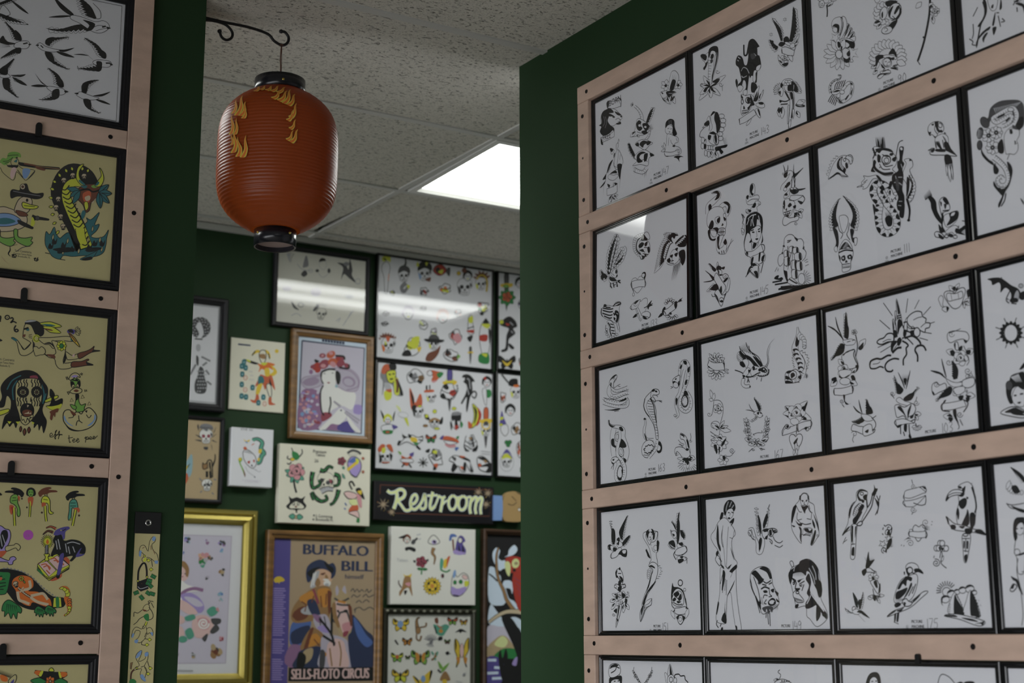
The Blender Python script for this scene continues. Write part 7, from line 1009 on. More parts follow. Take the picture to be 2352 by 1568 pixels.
def beast(x,y,w,h,c='k',d='r',n='animal_drawing',sd=0):
 m(n);rn=random.Random(sd or int(x*7+y));P=[]
 for i in range(11):t=2*math.pi*i/11;q=rn.uniform(.62,1.05);P.append((x+w/2*q*math.cos(t),y+h/2*q*math.sin(t)))
 O(P,'w',2)
 for i in range(4):u,v=x+rn.uniform(-.3,.3)*w,y+rn.uniform(-.3,.3)*h;F([(u-w*.16,v),(u,v-h*.2),(u+w*.14,v+h*.05),(u+w*.02,v+h*.16)],c if i%2==0 else d)
 S([(x-w*.4,y-h*.1),(x,y+h*.1),(x+w*.4,y-h*.05)],2.4);return P
def dense1():
 m('standing_woman_drawing');O('1020,180 1060,160 1085,210 1075,280 1060,440 1040,440 1030,300 1010,230','w',1.4);F('1015,120 1050,105 1088,120 1085,165 1060,150 1030,160 1015,150','y');S('1030,130 1050,150',4);S('1075,270 1070,330',2,'o')
 skull(1210,280,52,'d','l');SN('1215,200 1225,170 1220,130',20,6,'d');m('snake_drawing');SN('1230,350 1190,390 1210,430 1250,380',34,20,'g',n=6);F('1235,370 1265,375 1250,405','y')
 skull(1395,260,62,'k','B','d');m('horns');F('1320,200 1330,160 1345,200','y');F('1400,170 1425,165 1410,200','y');F('1400,320 1450,300 1440,340','n')
 m('fish_drawing');O('1470,240 1500,195 1550,190 1590,240 1550,280 1510,280','r',2);F('1490,230 1520,210 1540,260 1510,265','k');F('1515,250 1560,230 1550,270','y');O('1585,240 1620,215 1615,290','d',1.6)
 skull(1755,380,72,None,'d');head(1780,290,44,'k','w','y');m('flower');E(1700,265,18,c='Y');E(1750,240,22,c='n')
 skull(1900,355,52,None,'y','k');m('mohawk');ZG('1850,320 1880,270 1930,270 1970,330 1970,420',-34,10,'n');SN('1860,320 1890,285 1930,290 1955,340 1950,430',14,14,'Y',w=1)
 beast(1390,425,90,80,'d','r');beast(1580,400,120,100,'o','y','snake_ring_drawing');beast(1110,440,50,50,'d','y');beast(1915,570,120,120,'G','y','bouquet_drawing',3);m('petals');E(1890,550,20,c='r');E(1925,590,20,c='y');E(1910,625,16,c='k')
 head(1250,620,60,'i','w','y');beast(1385,580,70,60,'l','i');head(1560,650,60,'P','w','p');beast(1695,620,70,70,'P','i');beast(1385,725,80,100,'l','q');beast(1040,715,70,40,'d','g');beast(1480,790,70,80,'i','q');beast(1050,620,60,50,'l','i')
 beast(1680,830,130,150,'d','r','shark_drawing',9);m('mouth');F('1650,830 1700,800 1730,860 1690,890','p');m('pinup_drawing');O('1790,660 1820,640 1830,720 1840,800 1790,800','w',1.6);F('1790,670 1825,645 1830,700 1800,710','y');F('1770,780 1840,770 1830,800','r');F('1780,840 1830,820 1810,880');S('1780,760 1840,740',3)
 m('queen_drawing');O('1900,740 1945,680 1990,740 1985,900 1960,1000 1920,1000 1890,860','w',1.6);F('1920,720 1945,665 1975,720 1950,735');F('1905,720 1985,720 1960,760','y');F('1895,820 1960,815 1955,870 1895,865','r');F('1970,760 1990,780 1980,900');F('1890,990 1970,980 1975,1070 1890,1060','G');F('1910,985 1960,985 1950,1015','y')
 skull(1075,900,66,None,'o');m('bangs');ZG('1000,860 1020,820 1080,815 1140,850',-22,8,'n');F('1050,830 1090,835 1070,880','R');F('1040,870 1060,890 1045,905','y')
 beast(1290,920,150,160,'d','y','top_hat_drawing',5);m('face');F('1280,850 1350,830 1340,920 1290,940','y');F('1215,960 1260,950 1280,1000 1200,1000');F('1330,930 1370,925 1350,970','Y')
 skull(1480,890,48,'d','y');m('bandana');F('1400,850 1570,860 1540,885 1430,880');F('1430,980 1500,950 1540,910 1520,990 1460,1050 1410,1040','n')
 beast(1640,1005,150,130,'d','n','wolf_drawing',4);m('ears');F('1600,935 1620,990 1590,985');F('1700,990 1720,1010 1690,1030','L');dag(1810,925,1080,'d')
def dense2():
 m('vampire_drawing');F('95,140 120,75 165,60 190,100 250,200 295,330 220,330 200,250 140,230 110,340 115,220 95,180','g');F('100,130 120,75 165,65 170,120 130,150','R');F('170,60 225,60 230,110 180,110');O('150,130 225,120 220,200 190,230 155,200','y',2);S('165,150 185,155/200,150 215,145',4);S('175,195 205,190',4);F('215,200 250,190 260,320 220,320','y');SN('235,190 245,250 240,310',20,16,'n',n=5);F('125,230 180,240 190,320 165,340','l');F('130,300 190,295 190,360 150,380 130,350','y');F('140,290 190,280 185,310','R');F('250,200 295,330 270,330')
 beast(395,170,150,150,'k','g','skunk_drawing',2);m('rose');RS(450,185,26,'N');m('eagle_drawing');F('500,130 545,115 590,125 645,140 610,180 570,220 540,200 550,165','R');F('585,150 620,130 645,145 610,185','G');O('500,140 530,115 550,150 520,165','w',1.6);F('540,210 590,205 560,225','p')
 m('dagger');dag(700,110,480,'v','dagger_drawing');m('guard');F('660,190 700,225 735,190 730,215 700,240 670,215','y');beast(690,300,170,150,'k','r','wolf_head_drawing',11);m('fur');ZG('620,330 690,380 770,310 770,240',-18,12)
 m('panther_drawing');F('810,165 850,150 890,170 920,215 895,220 900,290 880,350 855,480 845,440 850,350 810,410 800,400 840,320 850,250 820,215');S('850,190 870,200 880,280/850,260 870,330',3,'l');SN('870,350 910,300 935,320 920,360 895,340',12,8,'k');F('800,190 830,180 825,210','w')
 head(1025,220,44,'k','w','r');m('green_dress');F('1020,290 1060,290 1065,340 1030,355','G');F('995,190 1010,170 1020,200','r');O('985,290 1020,280 1025,420 1005,400','w',1.4)
 skull(425,470,50,None,'k');m('flames');F('350,270 385,340 400,400 440,320 460,360 455,430 400,440 370,460 355,400','R');F('355,290 390,370 380,420','k');F('370,430 410,420 400,470 380,480');E(440,430,16,10,0,'y');skull(540,345,44,'w','y');m('top_hat');F('485,250 555,240 550,300 570,310 480,310','w');F('490,255 505,250 505,300 495,300');F('520,248 530,246 530,295 522,298');F('485,290 555,285 560,305 480,310','R')
 m('parrot_fish_drawing');O('900,410 940,440 970,500 950,570 900,620 870,610 905,570 915,500','y',1.8);F('945,440 980,500 960,580 930,600 955,520','r');F('910,430 940,470 935,540 915,590 925,500');F('865,560 905,600 870,625','R')
 skull(570,560,52,None,'l');m('viking_helmet');F('520,560 530,480 570,460 620,480 630,560 575,530','w');F('525,550 570,530 620,550 620,570 570,550 525,575','N');F('490,540 480,500 510,510 530,550');F('615,560 640,520 640,580 610,585');E(570,475,18,c='y');E(500,515,16,c='y');E(490,600,22,12,0,'N');E(590,625,26,10,0,'y')
 m('owl_drawing');O('720,500 760,480 800,500 790,600 760,630 725,600','w',1.6);F('720,510 800,505 790,560 770,560 780,620 750,620 745,550 730,560');F('705,560 725,600 715,640');F('800,560 820,590 800,620','G');E(740,450,20,14,0,'y');F('725,490 800,485 800,505 725,510','g');F('745,600 780,600 760,640','r')
 head(160,545,40,'y','w','r');m('wings');F('95,460 125,510 120,540');F('225,470 205,520 210,560');O('110,600 200,590 210,640 120,650','w',1.4);F('200,590 250,610 210,630','v');F('120,640 200,640 195,670 130,670','G');E(160,655,20,10,0,'R');m('lightning_drawing');F('230,420 265,440 275,475 260,470','q');F('300,520 330,530 345,605 320,570','y');E(295,505,46,24,10,'w',1.4,'l')
 dag(1020,450,800,'R','dagger_drawing');skull(1020,640,44,None,'y');m('ring');E(1020,590,36,40,0,None,4,'Y')
 m('frog_drawing');O('290,680 330,700 370,680 420,700 470,700 450,740 400,770 330,740 260,770 250,750 300,720','w',2);F('360,700 410,705 420,740 370,740','Y');F('285,660 300,690 330,700 300,710');F('255,730 280,740 250,775');F('420,770 450,800 440,810 410,785');F('340,670 370,690 350,710','k');F('380,740 430,750 410,770','G');S('440,700 470,690/430,720 470,730',3)
 fly(540,712,44,'R','G');m('banner_drawing');F('630,700 690,690 770,720 780,750 720,730 640,720','R');F('660,760 720,750 760,780 700,790','p');F('615,710 650,680 640,720','v');F('750,790 785,790 760,820','b');F('760,700 785,690 775,720','G');O('650,730 720,735 770,750 700,765','w',1.4)
 beast(885,745,120,150,'d','l','cockerel_drawing',6);m('leaves');F('825,760 850,800 880,820 840,820','d');F('900,820 950,770 940,820');F('850,690 880,680 870,720','w');F('870,700 900,705 885,725','N')
 skull(140,860,58,None,'k');m('lightning_hair');F('75,800 110,760 140,770 130,800 90,830','R');F('150,770 190,765 210,830 180,810','R');F('110,800 140,790 140,830 115,840','y');F('95,840 110,900 90,920');F('185,850 205,860 190,910');S('110,920 180,920',3,'R');m('heart_drawing');F('285,860 330,880 365,860 370,890 330,890 290,890','R');F('290,920 345,915 340,945 315,945','R');F('250,820 280,835 275,855','L');F('350,850 390,830 380,870','v');O('280,890 375,890 380,920 285,915','w',1.4);S('285,960 310,930/345,930 370,965',4)
 m('spider_drawing');E(472,925,10,16,0,'k');RY(472,920,10,44,8,0,360,2.2);beast(585,885,130,180,'k','g','bull_drawing',8);m('spots');F('555,820 590,815 590,845 560,840','y');F('560,940 600,930 590,970','R');F('490,820 530,800 520,835');F('570,950 590,980 560,985')
 m('elephant_drawing');O('700,900 740,860 800,870 860,890 900,960 910,1000 880,990 850,940 840,1000 800,990 780,950 740,1000 720,980 750,930','w',2);F('780,870 850,880 890,910 840,900');F('735,930 770,950 740,995 720,985');F('830,920 850,930 840,990 820,985');F('880,940 910,1000 890,1000');F('790,860 840,870 810,880','R');F('795,955 825,960 815,985','R');F('720,870 760,880 750,910','d');m('badger_drawing');O('945,880 1000,870 1060,930 1070,990 1010,1000 960,970','w',2);F('950,880 1010,875 1055,925 1020,915');F('965,960 1030,930 1070,930 1075,1000 1020,1005 1040,960');E(968,945,16,c='R');F('1000,900 1030,905 1020,930','N');m('signature');S('980,820 1060,830/985,845 1055,850',2,'l')
def right1():
 dag(2140,265,605,'d','dagger_drawing');m('rose_drawing');PT(2145,480,20,78,8,0,360,44,'G');RS(2145,475,44,'R');E(2135,380,26,14,0,'L')
 m('panther_drawing');F('2120,670 2170,650 2220,690 2235,740 2200,760 2220,800 2190,830 2160,860 2150,950 2100,970 2095,950 2130,930 2140,820 2160,760 2110,740 2080,720');S('2170,700 2200,730/2180,780 2200,800',3,'l');E(2095,700,20,c='y');F('2130,710 2170,720 2150,735','r');F('2165,890 2210,930 2190,945 2160,915');fly(2145,1060,72,'k','k');m('yellow');F('2100,1040 2145,1070 2190,1040 2160,1090 2130,1090','Y');head(2260,350,46,'k');beast(2265,540,60,80,'k','V');beast(2270,1060,50,80);beast(2350,450,90,200);beast(2360,850,120,200,'o','k');fly(2480,700,80,'G','Y');head(2520,450,60)
def right2():
 skull(1290,300,52,None,'y');m('hat');F('1240,195 1300,190 1310,240 1340,260 1230,250');F('1270,245 1310,240 1310,262 1275,262','o');m('rope');SN('1165,150 1195,190 1230,230',14,10,'d',n=6);m('mermaid');beast(1175,350,60,110,'n','R','dancer_drawing',3);head(1240,465,48);m('jester_drawing');F('1150,560 1165,470 1185,530 1205,590 1150,600','v');F('1150,530 1175,520 1180,540 1155,550','y');O('1160,600 1210,590 1225,650 1195,690 1160,650','w',1.6);E(1160,590,16,12,0,'y');beast(1300,630,110,130,'k','N','eagle_drawing',2);m('clover_drawing')
 for dx,dy in((-14,-10),(14,-12),(0,14)):E(1222+dx,755+dy,17,17,0,'G',1.6)
 skull(1210,910,46,None,'g');m('helmet');F('1165,880 1185,830 1212,805 1245,840 1258,885 1210,870','v');F('1165,890 1195,840 1225,850 1255,890 1210,880','y');E(1210,920,62,80,0,None,2,'l');beast(1330,800,70,160,'n','R');beast(1345,980,50,60,'G','e');beast(1480,400,160,300);skull(1600,700,70,'r');fly(1480,850,90)
def faded():
 m('faded_bird_drawing');WG('180,160 165,120 155,85','200,160 205,120 230,85',5,.4,'w','l',.6);m('dagger_bird_drawing');F('300,205 330,100 352,190 320,210','g');F('285,270 320,235 342,270 310,295','d');S('250,180 300,230 380,240',2,'l');E(370,240,20,16,0,None,1.4,'l');m('woman_drawing');E(480,185,34,44,0,'w',1,'l');F('445,160 460,130 490,128 508,150 480,155');E(430,240,16,14,0,'d',0);E(535,240,14,22,0,'d',0);S('440,260 480,300 530,265',1.6,'l');m('diving_eagle_drawing');F('610,170 660,210 650,280 645,320 670,270 720,310 780,350 740,280 745,230 720,135 710,230 680,180','d');E(795,335,24,24,0,None,2,'l');E(690,180,26,18,0,'g',0)
 m('faint_motifs_drawing');E(160,395,44,26,0,'i',0);E(420,430,50,40,0,'i',0);E(720,470,40,20,0,'l',0);S('640,440 760,480',2,'l');m('lower_left_bird_drawing');F('200,510 240,560 270,590 220,570','d');E(285,545,24,20,0,None,2,'g');S('200,640 250,620 290,650',2,'l');m('lower_skull_drawing');SK(470,620,48,10,'w','d');F('395,590 430,540 450,560 410,600','d');HT('430,545 500,560','440,520 510,530',5,2,'g');m('faint_dagger_drawing');S('600,690 640,660 620,700/660,730 690,690 740,600/680,700 760,590',2,'l')
def peacock():
 m('mat_line');S('-200,505! 408,572! 378,1424! -240,1372!',5,'l');m('curly_head_drawing');E(238,750,96,96,0,'d',0)
 for i in range(40):t=i*2.4;r=14+78*(i/40)**.5;E(238+r*math.cos(t),750+r*math.sin(t),8,6,0,'l',0,n=7)
 F('200,740 240,700 270,800 230,860 205,850 230,800','w');S('190,850 260,855',3);m('peacock_drawing');F('205,1000 225,1020 222,1090 205,1070','d');S('250,1010 330,1050/300,1060 260,1090/150,1170 200,1080/320,1170 290,1130/340,1260 300,1230',5,'g');F('235,1100 268,1120 280,1200 300,1260 280,1335 200,1330 190,1250 215,1180','d')
 for i in range(26):E(215+(i%4)*22+(i//4%2)*8,1140+(i//4)*30,8,7,0,'l',0,n=7)
 F('150,1080 135,1100 140,1070','g');E(222,930,22,34,0,'l',0)
def tansheet():
 m('thorned_skull_drawing');SK(365,390,78,0,'W','m');F('290,310 310,270 365,258 430,280 445,330 400,310 370,345 330,315','g');HT('300,290 430,300','320,340 420,350',8,2,'d')
 for q in('285,340 265,290 280,265','300,420 245,380 300,400','310,460 240,440 300,440','310,490 275,560 300,510','420,490 435,560 430,510','430,450 490,470 440,440','440,410 485,370 440,400','450,350 480,290 455,360','340,520 385,520 380,550 345,545'):F(q,'d')
 m('cat_on_skull_drawing');SN('395,760 390,690 415,680 425,760 430,860',30,16,'T',w=3);SN('435,740 465,660 465,600',16,6,'k');S('375,790 375,860/412,790 418,870',6);O('330,695 345,715 375,700 380,750 340,770 325,740','N',2);SK(375,940,62,0,'W','d');F('350,890 375,930 400,890 380,960','d');S('290,870 320,900/450,880 480,890/300,1030 320,1010/430,1030 450,1050',3,'g')
 m('winged_figure_drawing');F('120,720 160,660 205,600 215,700 200,820 160,850','c');F('110,760 150,740 190,700 140,780','k');F('100,800 160,720 140,790 100,830','Y');F('100,860 150,810 165,880 120,950 100,940','R');F('130,350 150,370 130,400','e')
def jester():
 m('blue_bar');F('587,890! 698,902! 698,915! 587,905!','z');m('sun');E(935,960,18,18,0,'Y',0);m('jester_drawing');F('705,1000 740,955 775,950 790,980 760,975','Y');F('830,950 865,965 880,1020 860,1000','Y');O('775,1000 790,955 830,955 840,1000 825,1060 795,1060','w',2);F('780,990 800,985 830,990 830,1030 785,1020','N');S('712,1000 740,960/870,1030 860,980',3);F('740,1060 800,1080 850,1060 920,1080 890,1100 900,1130 860,1110 840,1140 800,1120 770,1150 780,1100','o');F('790,1065 850,1065 820,1090','y');F('635,1030 700,1045 770,1070 740,1080 680,1060','k');F('660,1035 690,1040 700,1060 670,1050','y');F('880,1085 925,1120 935,1160 890,1190 870,1170 905,1140','Y');F('825,1120 865,1115 870,1180 835,1190','Y');F('790,1170 850,1190 890,1180 920,1310 880,1260 850,1250 830,1310 800,1250 740,1280 770,1210','R');F('770,1190 810,1190 820,1240 770,1270','t');F('760,1270 805,1250 790,1310 770,1350 745,1350','Y');O('840,1270 880,1260 888,1360 868,1370','w',2);F('870,1200 880,1230 890,1270 870,1260','k');F('750,1350 772,1360 770,1420 720,1425 695,1395 735,1400','R');F('862,1380 888,1380 890,1420 925,1440 880,1448 860,1435','R')
 for x,y in((620,1095),(640,1060),(655,1110),(625,1168),(620,1260),(618,1365),(658,1373),(717,1288),(770,1425),(815,1375)):m('card');F([(x-16,y-22),(x+16,y-20),(x+14,y+22),(x-18,y+20)],'t');E(x,y,6,8,0,'c',0)
 for x,y in((652,1200),(650,1308),(825,1435)):m('coin');E(x,y,17,20,0,'w',1.4,'R');E(x,y,7,8,0,'P',0)
 m('lettering');T(680,1150,'FIRE',14,'l');T(690,1185,'ON',14,'l');T(685,1222,'BUST',14,'l')
def snakeskull():
 m('snake_drawing');SN('880,435 940,430 990,470 975,540 1010,590 985,620 960,690 930,700',26,40,'e',w=2,wm=44);F('950,550 985,545 975,590 950,590','Y');F('935,650 965,645 950,685','Y');F('870,430 910,430 900,460','e');S('900,480 870,500',2,'R');F('720,650 755,640 765,670 745,700 790,800 795,860 760,770 730,700','L');F('720,650 745,640 755,665 735,675','Y');F('775,770 800,830 792,860','n');F('780,430 810,450 850,435 840,460 800,460','Y');F('795,460 825,460 820,480','B');m('skull_drawing');O('775,570 820,550 880,590 915,640 920,720 880,760 820,720 780,650','w',1.6);F('820,690 850,675 845,710','r');F('885,670 905,665 900,700','r');F('870,715 885,740 865,735','k');F('775,530 800,515 820,545 790,550','R');F('780,575 830,560 880,600 830,590','l');S('800,740 830,800 905,855/880,760 950,800 975,790/860,760 930,780',1.6,'l');E(905,860,7,9,0,'z',0);m('lettering');T(765,915,'\u2605 COCHISE \u2605'.replace('\u2605','*'),26,'i');T(750,328,'ETHE  SIX',22,'d')
def flashcanvas():
 m('horned_beetle_drawing');SN('1380,660 1350,600 1320,530',12,6,'k');SN('1390,650 1440,590 1435,545',12,6,'k');F('1330,570 1390,590 1410,640 1370,670 1330,630','G');E(1330,660,26,18,0,'Y');SN('1310,660 1275,650 1280,620',10,8,'k');SN('1320,690 1290,715 1270,700',10,8,'k');m('peony_drawing')
 for x,y in((1245,780),(1460,750),(1260,840),(1460,890),(1310,920),(1390,930)):LF(1370,830,x,y,60,'e',0,1.4)
 RS(1375,795,92,'p',a=10);S('1345,890 1355,960 1375,1035',5,'k')
 m('black_cat_drawing');F('1290,1075 1325,1100 1380,1085 1430,1100 1475,1075 1455,1130 1488,1180 1460,1220 1390,1230 1385,1260 1370,1260 1360,1230 1290,1220 1260,1185 1300,1140');F('1300,1185 1350,1140 1400,1140 1460,1190 1440,1215 1380,1210 1310,1210','w');E(1345,1160,14,18,0,'w',1.4);E(1395,1160,14,18,0,'w',1.4);E(1348,1164,5,8,0,'k',0);E(1392,1164,5,8,0,'k',0);F('1355,1185 1385,1185 1370,1205','n');LF(1370,1305,1290,1300,60,'e',0,1.6);LF(1370,1305,1450,1310,60,'e',0,1.6);E(1370,1310,14,20,0,'T')
 m('snakes_and_skull_drawing');SK(1700,900,100,20,'w','d')
 for q in('1560,800 1545,900 1560,980 1620,960 1650,920 1620,900','1640,780 1690,790 1740,740 1790,760','1800,830 1850,850 1850,940 1790,960','1545,1030 1580,1080 1650,1130 1720,1110 1700,1060','1850,1000 1830,1080 1790,1150 1750,1170','1580,1110 1550,1060 1560,1030'):SN(q,44,20,'G' if len(q)%2 else 'w',n=10,w=3,dk=5)
 F('1740,880 1775,900 1760,930','m');F('1650,880 1700,880 1670,895');SN('1650,1020 1720,990 1790,1000',60,40,'l',n=9,w=2)
 m('moon_and_rose_drawing');O('1950,700 2000,630 2070,650 2105,720 2090,800 2040,860 1980,810','V',2);F('1960,690 2020,640 2080,660 2040,700','b');S('1950,780 2060,690',8,'Y');F('2040,650 2080,670 2060,720','y');RS(1885,680,46,'m');LF(1900,740,1910,770,26,'e',0);LF(1920,880,1890,820,24,'e',0);S('1990,830 2040,860 2060,850',3,'k');S('1950,590 2000,560 2060,570 2100,600',6,'d');ST(2125,650,22,6,'R');ST(2125,800,22,6,'R');HT('1960,600 2060,590','1980,640 2050,640',6,1.6,'l')
 m('crowned_dancer_drawing');SN('2000,1000 1970,930 2000,910 2030,960',12,14,'k');O('1910,1040 1960,1020 2050,1050 2040,1100 1960,1100','P',2);F('2040,1000 2090,980 2130,1060 2140,1110 2090,1070','k');F('2060,1020 2110,1010 2100,1060','Y');F('2050,1050 2100,1080 2110,1200 2080,1180','p');F('1960,1240 2000,1180 2060,1170 2070,1230 2000,1270','R');F('1970,1120 2040,1110 2060,1170 1990,1170','q');S('1920,1150 1940,1180/1910,1210 1930,1220',3,'b');O('1960,1260 2060,1240 2080,1320 2040,1300','P',1.6);F('2060,1320 2085,1330 2080,1370 2050,1360','G')
 m('lettering');T(1560,585,'Premium',34,'d',sx=.85);T(1590,622,'Tattoo',32,'d',sx=.85);T(1575,692,'26',34,'d');T(1590,1310,'S. Contreras',30,'d',sx=.75);T(1590,1350,'Brooksville FL',30,'d',sx=.8);ST(1572,1290,12,5,'d');ST(1565,1335,12,5,'d');ST(1770,1308,12,5,'d')
def lady():
 m('background');F('159,123! 1064,224! 1042,1458! 123,1389!','h');F('210,185! 1035,285! 995,1420! 155,1340!','a');S('210,185! 1035,285! 995,1420! 155,1340! 210,185!',4,'z');m('lettering')
 for i in range(8):S([(490+i*38,165+i*5),(488+i*38,200+i*5)],7,'z')
 m('flowered_bank');F('190,890 320,820 460,900 470,1150 480,1260 430,1360 160,1335','x');rn=random.Random(3)
 for i in range(46):x,y=rn.uniform(185,440),rn.uniform(860,1320);E(x,y,rn.uniform(12,34),rn.uniform(12,30),0,rn.choice('mVBipaP'),0,n=9)
 m('dress');F('470,780 560,760 660,800 780,840 920,930 900,1100 960,1250 960,1390 850,1380 440,1360 480,1260 470,1050','a');F('500,780 640,800 900,870 910,1010 860,1100 740,1050 620,1100 560,1140 470,1130 465,900','W');F('470,1150 580,1140 600,1190 480,1260','m');F('510,1360 600,1290 690,1300 820,1250 880,1320 920,1395 850,1390','x');F('690,1310 820,1255 920,1395 700,1380','v');F('440,1360 600,1200 720,1080 800,1180 740,1270 690,1300 600,1290 520,1360','W');F('810,1180 900,1290 990,1400 900,1380 820,1260','W');SN('780,1130 860,1190 965,1265',30,50,'i',w=1);SN('630,990 680,1030 720,1060',16,24,'i',w=1);F('890,1100 910,1035 1000,1050 990,1160 900,1150','V');E(727,1110,12,12,0,'z',0)
 m('hat');O('200,740 240,670 400,640 560,570 700,540 830,555 940,640 970,740 930,850 800,855 690,800 560,720 420,800 270,820','i',2.2,'f');E(330,730,110,56,-10,'f',0);E(830,730,90,70,20,'f',0);E(825,735,66,48,20,'i',0);S('215,745 300,690 450,650/700,560 850,590 950,700 940,800 800,840',3,'f');F('470,620 560,570 650,580 665,640 720,640 715,740 690,770 655,740 650,800 600,830 520,800 480,730','W');F('655,590 700,600 722,660 710,750 680,765 655,700');F('460,600 480,600 470,690 500,760 470,740 452,660');S('470,600 560,565 650,570',5);E(505,622,16,5,5,'d',0);E(615,615,16,5,5,'d',0);F('540,740 560,735 582,742 560,755','m');E(665,790,20,20,0,'c',0)
 m('hat_flowers')
 for x,y,r,c in((480,385,44,'m'),(590,370,62,'R'),(710,420,60,'m'),(410,530,70,'r'),(500,500,76,'m'),(620,470,70,'R'),(720,490,60,'m'),(800,515,40,'m'),(350,530,34,'m'),(420,580,40,'r'),(620,500,46,'p'),(490,520,36,'p'),(590,350,32,'p'),(690,430,30,'r'),(480,385,22,'p')):E(x,y,r,r*.75,rn.uniform(-40,40),c,0)
 F('370,440 395,435 440,460 390,480');E(328,600,26,32,0,'x',0);S('650,385 760,395 770,440/700,540 820,555 830,500',5);m('necklace');S('490,780 455,860 455,1000 470,1120 500,1180',4);S('580,930 590,1020 570,1110 570,1160',4)
def goldprint():
 m('print_area');F('-400,250! 520,275! 468,1390! -450,1395!','a');S('-400,250! 520,275! 468,1390! -450,1395!',3,'i');rn=random.Random(5)
 def posy(x,y,r,cs,n=9):
  m('flower_drawing')
  for i in range(n):t=rn.uniform(0,6.3);q=rn.uniform(0,r*.7);E(x+q*math.cos(t),y+q*math.sin(t),r*rn.uniform(.25,.5),r*rn.uniform(.2,.4),rn.uniform(0,90),rn.choice(cs),0,n=9)
 posy(135,315,42,'bcdV');posy(305,325,26,'iVx');posy(435,330,40,'xVde');posy(430,400,24,'Bc');posy(265,450,64,'PspN');posy(270,510,56,'edlG');posy(330,470,30,'dN');posy(440,590,40,'dNzT');posy(305,640,28,'idx');posy(430,780,40,'Bbc');posy(425,835,22,'cl');posy(425,1170,36,'mpd');posy(380,1290,66,'NTdn',14);posy(185,1325,34,'Tdl');posy(95,420,14,'b');posy(40,1310,24,'id')
 m('cherub_drawing');E(85,610,56,62,0,'P',0);F('30,580 60,500 110,500 145,560 135,630 115,620 110,570 70,540 45,600','N');E(75,600,8,5,0,'z',0);E(110,604,7,5,0,'z',0);F('75,628 95,626 85,636','m');F('-60,720 60,660 130,700 260,750 140,770 60,850 -60,850','W');S('20,850 90,770 180,735 270,750',8,'x');F('70,800 150,770 240,820 280,900 240,950 150,900','V');F('100,810 200,820 270,880 200,890','a');F('-60,860 60,830 160,880 220,950 140,960 40,900','P');m('roses_drawing');F('170,1050 200,980 290,970 360,1030 350,1100 290,1160 200,1160','P');F('220,1010 280,990 330,1030 310,1090 250,1090','p');SP(272,1040,50,2,0,4,'W');F('300,930 360,890 400,940 340,980','e');F('340,1000 420,1000 420,1040 360,1050','d');F('330,1110 380,1050 412,1090 360,1130','d');F('110,1110 160,1080 190,1150 140,1180','e');F('260,1170 310,1130 290,1200','d');F('100,990 180,960 200,1000 130,1020','e');F('380,920 400,900 410,940','p');E(60,1010,50,40,0,'P',0);E(50,1130,56,70,0,'P',0);E(90,1180,40,30,0,'e',0);m('caption');S('40,1455 180,1458',4,'l')
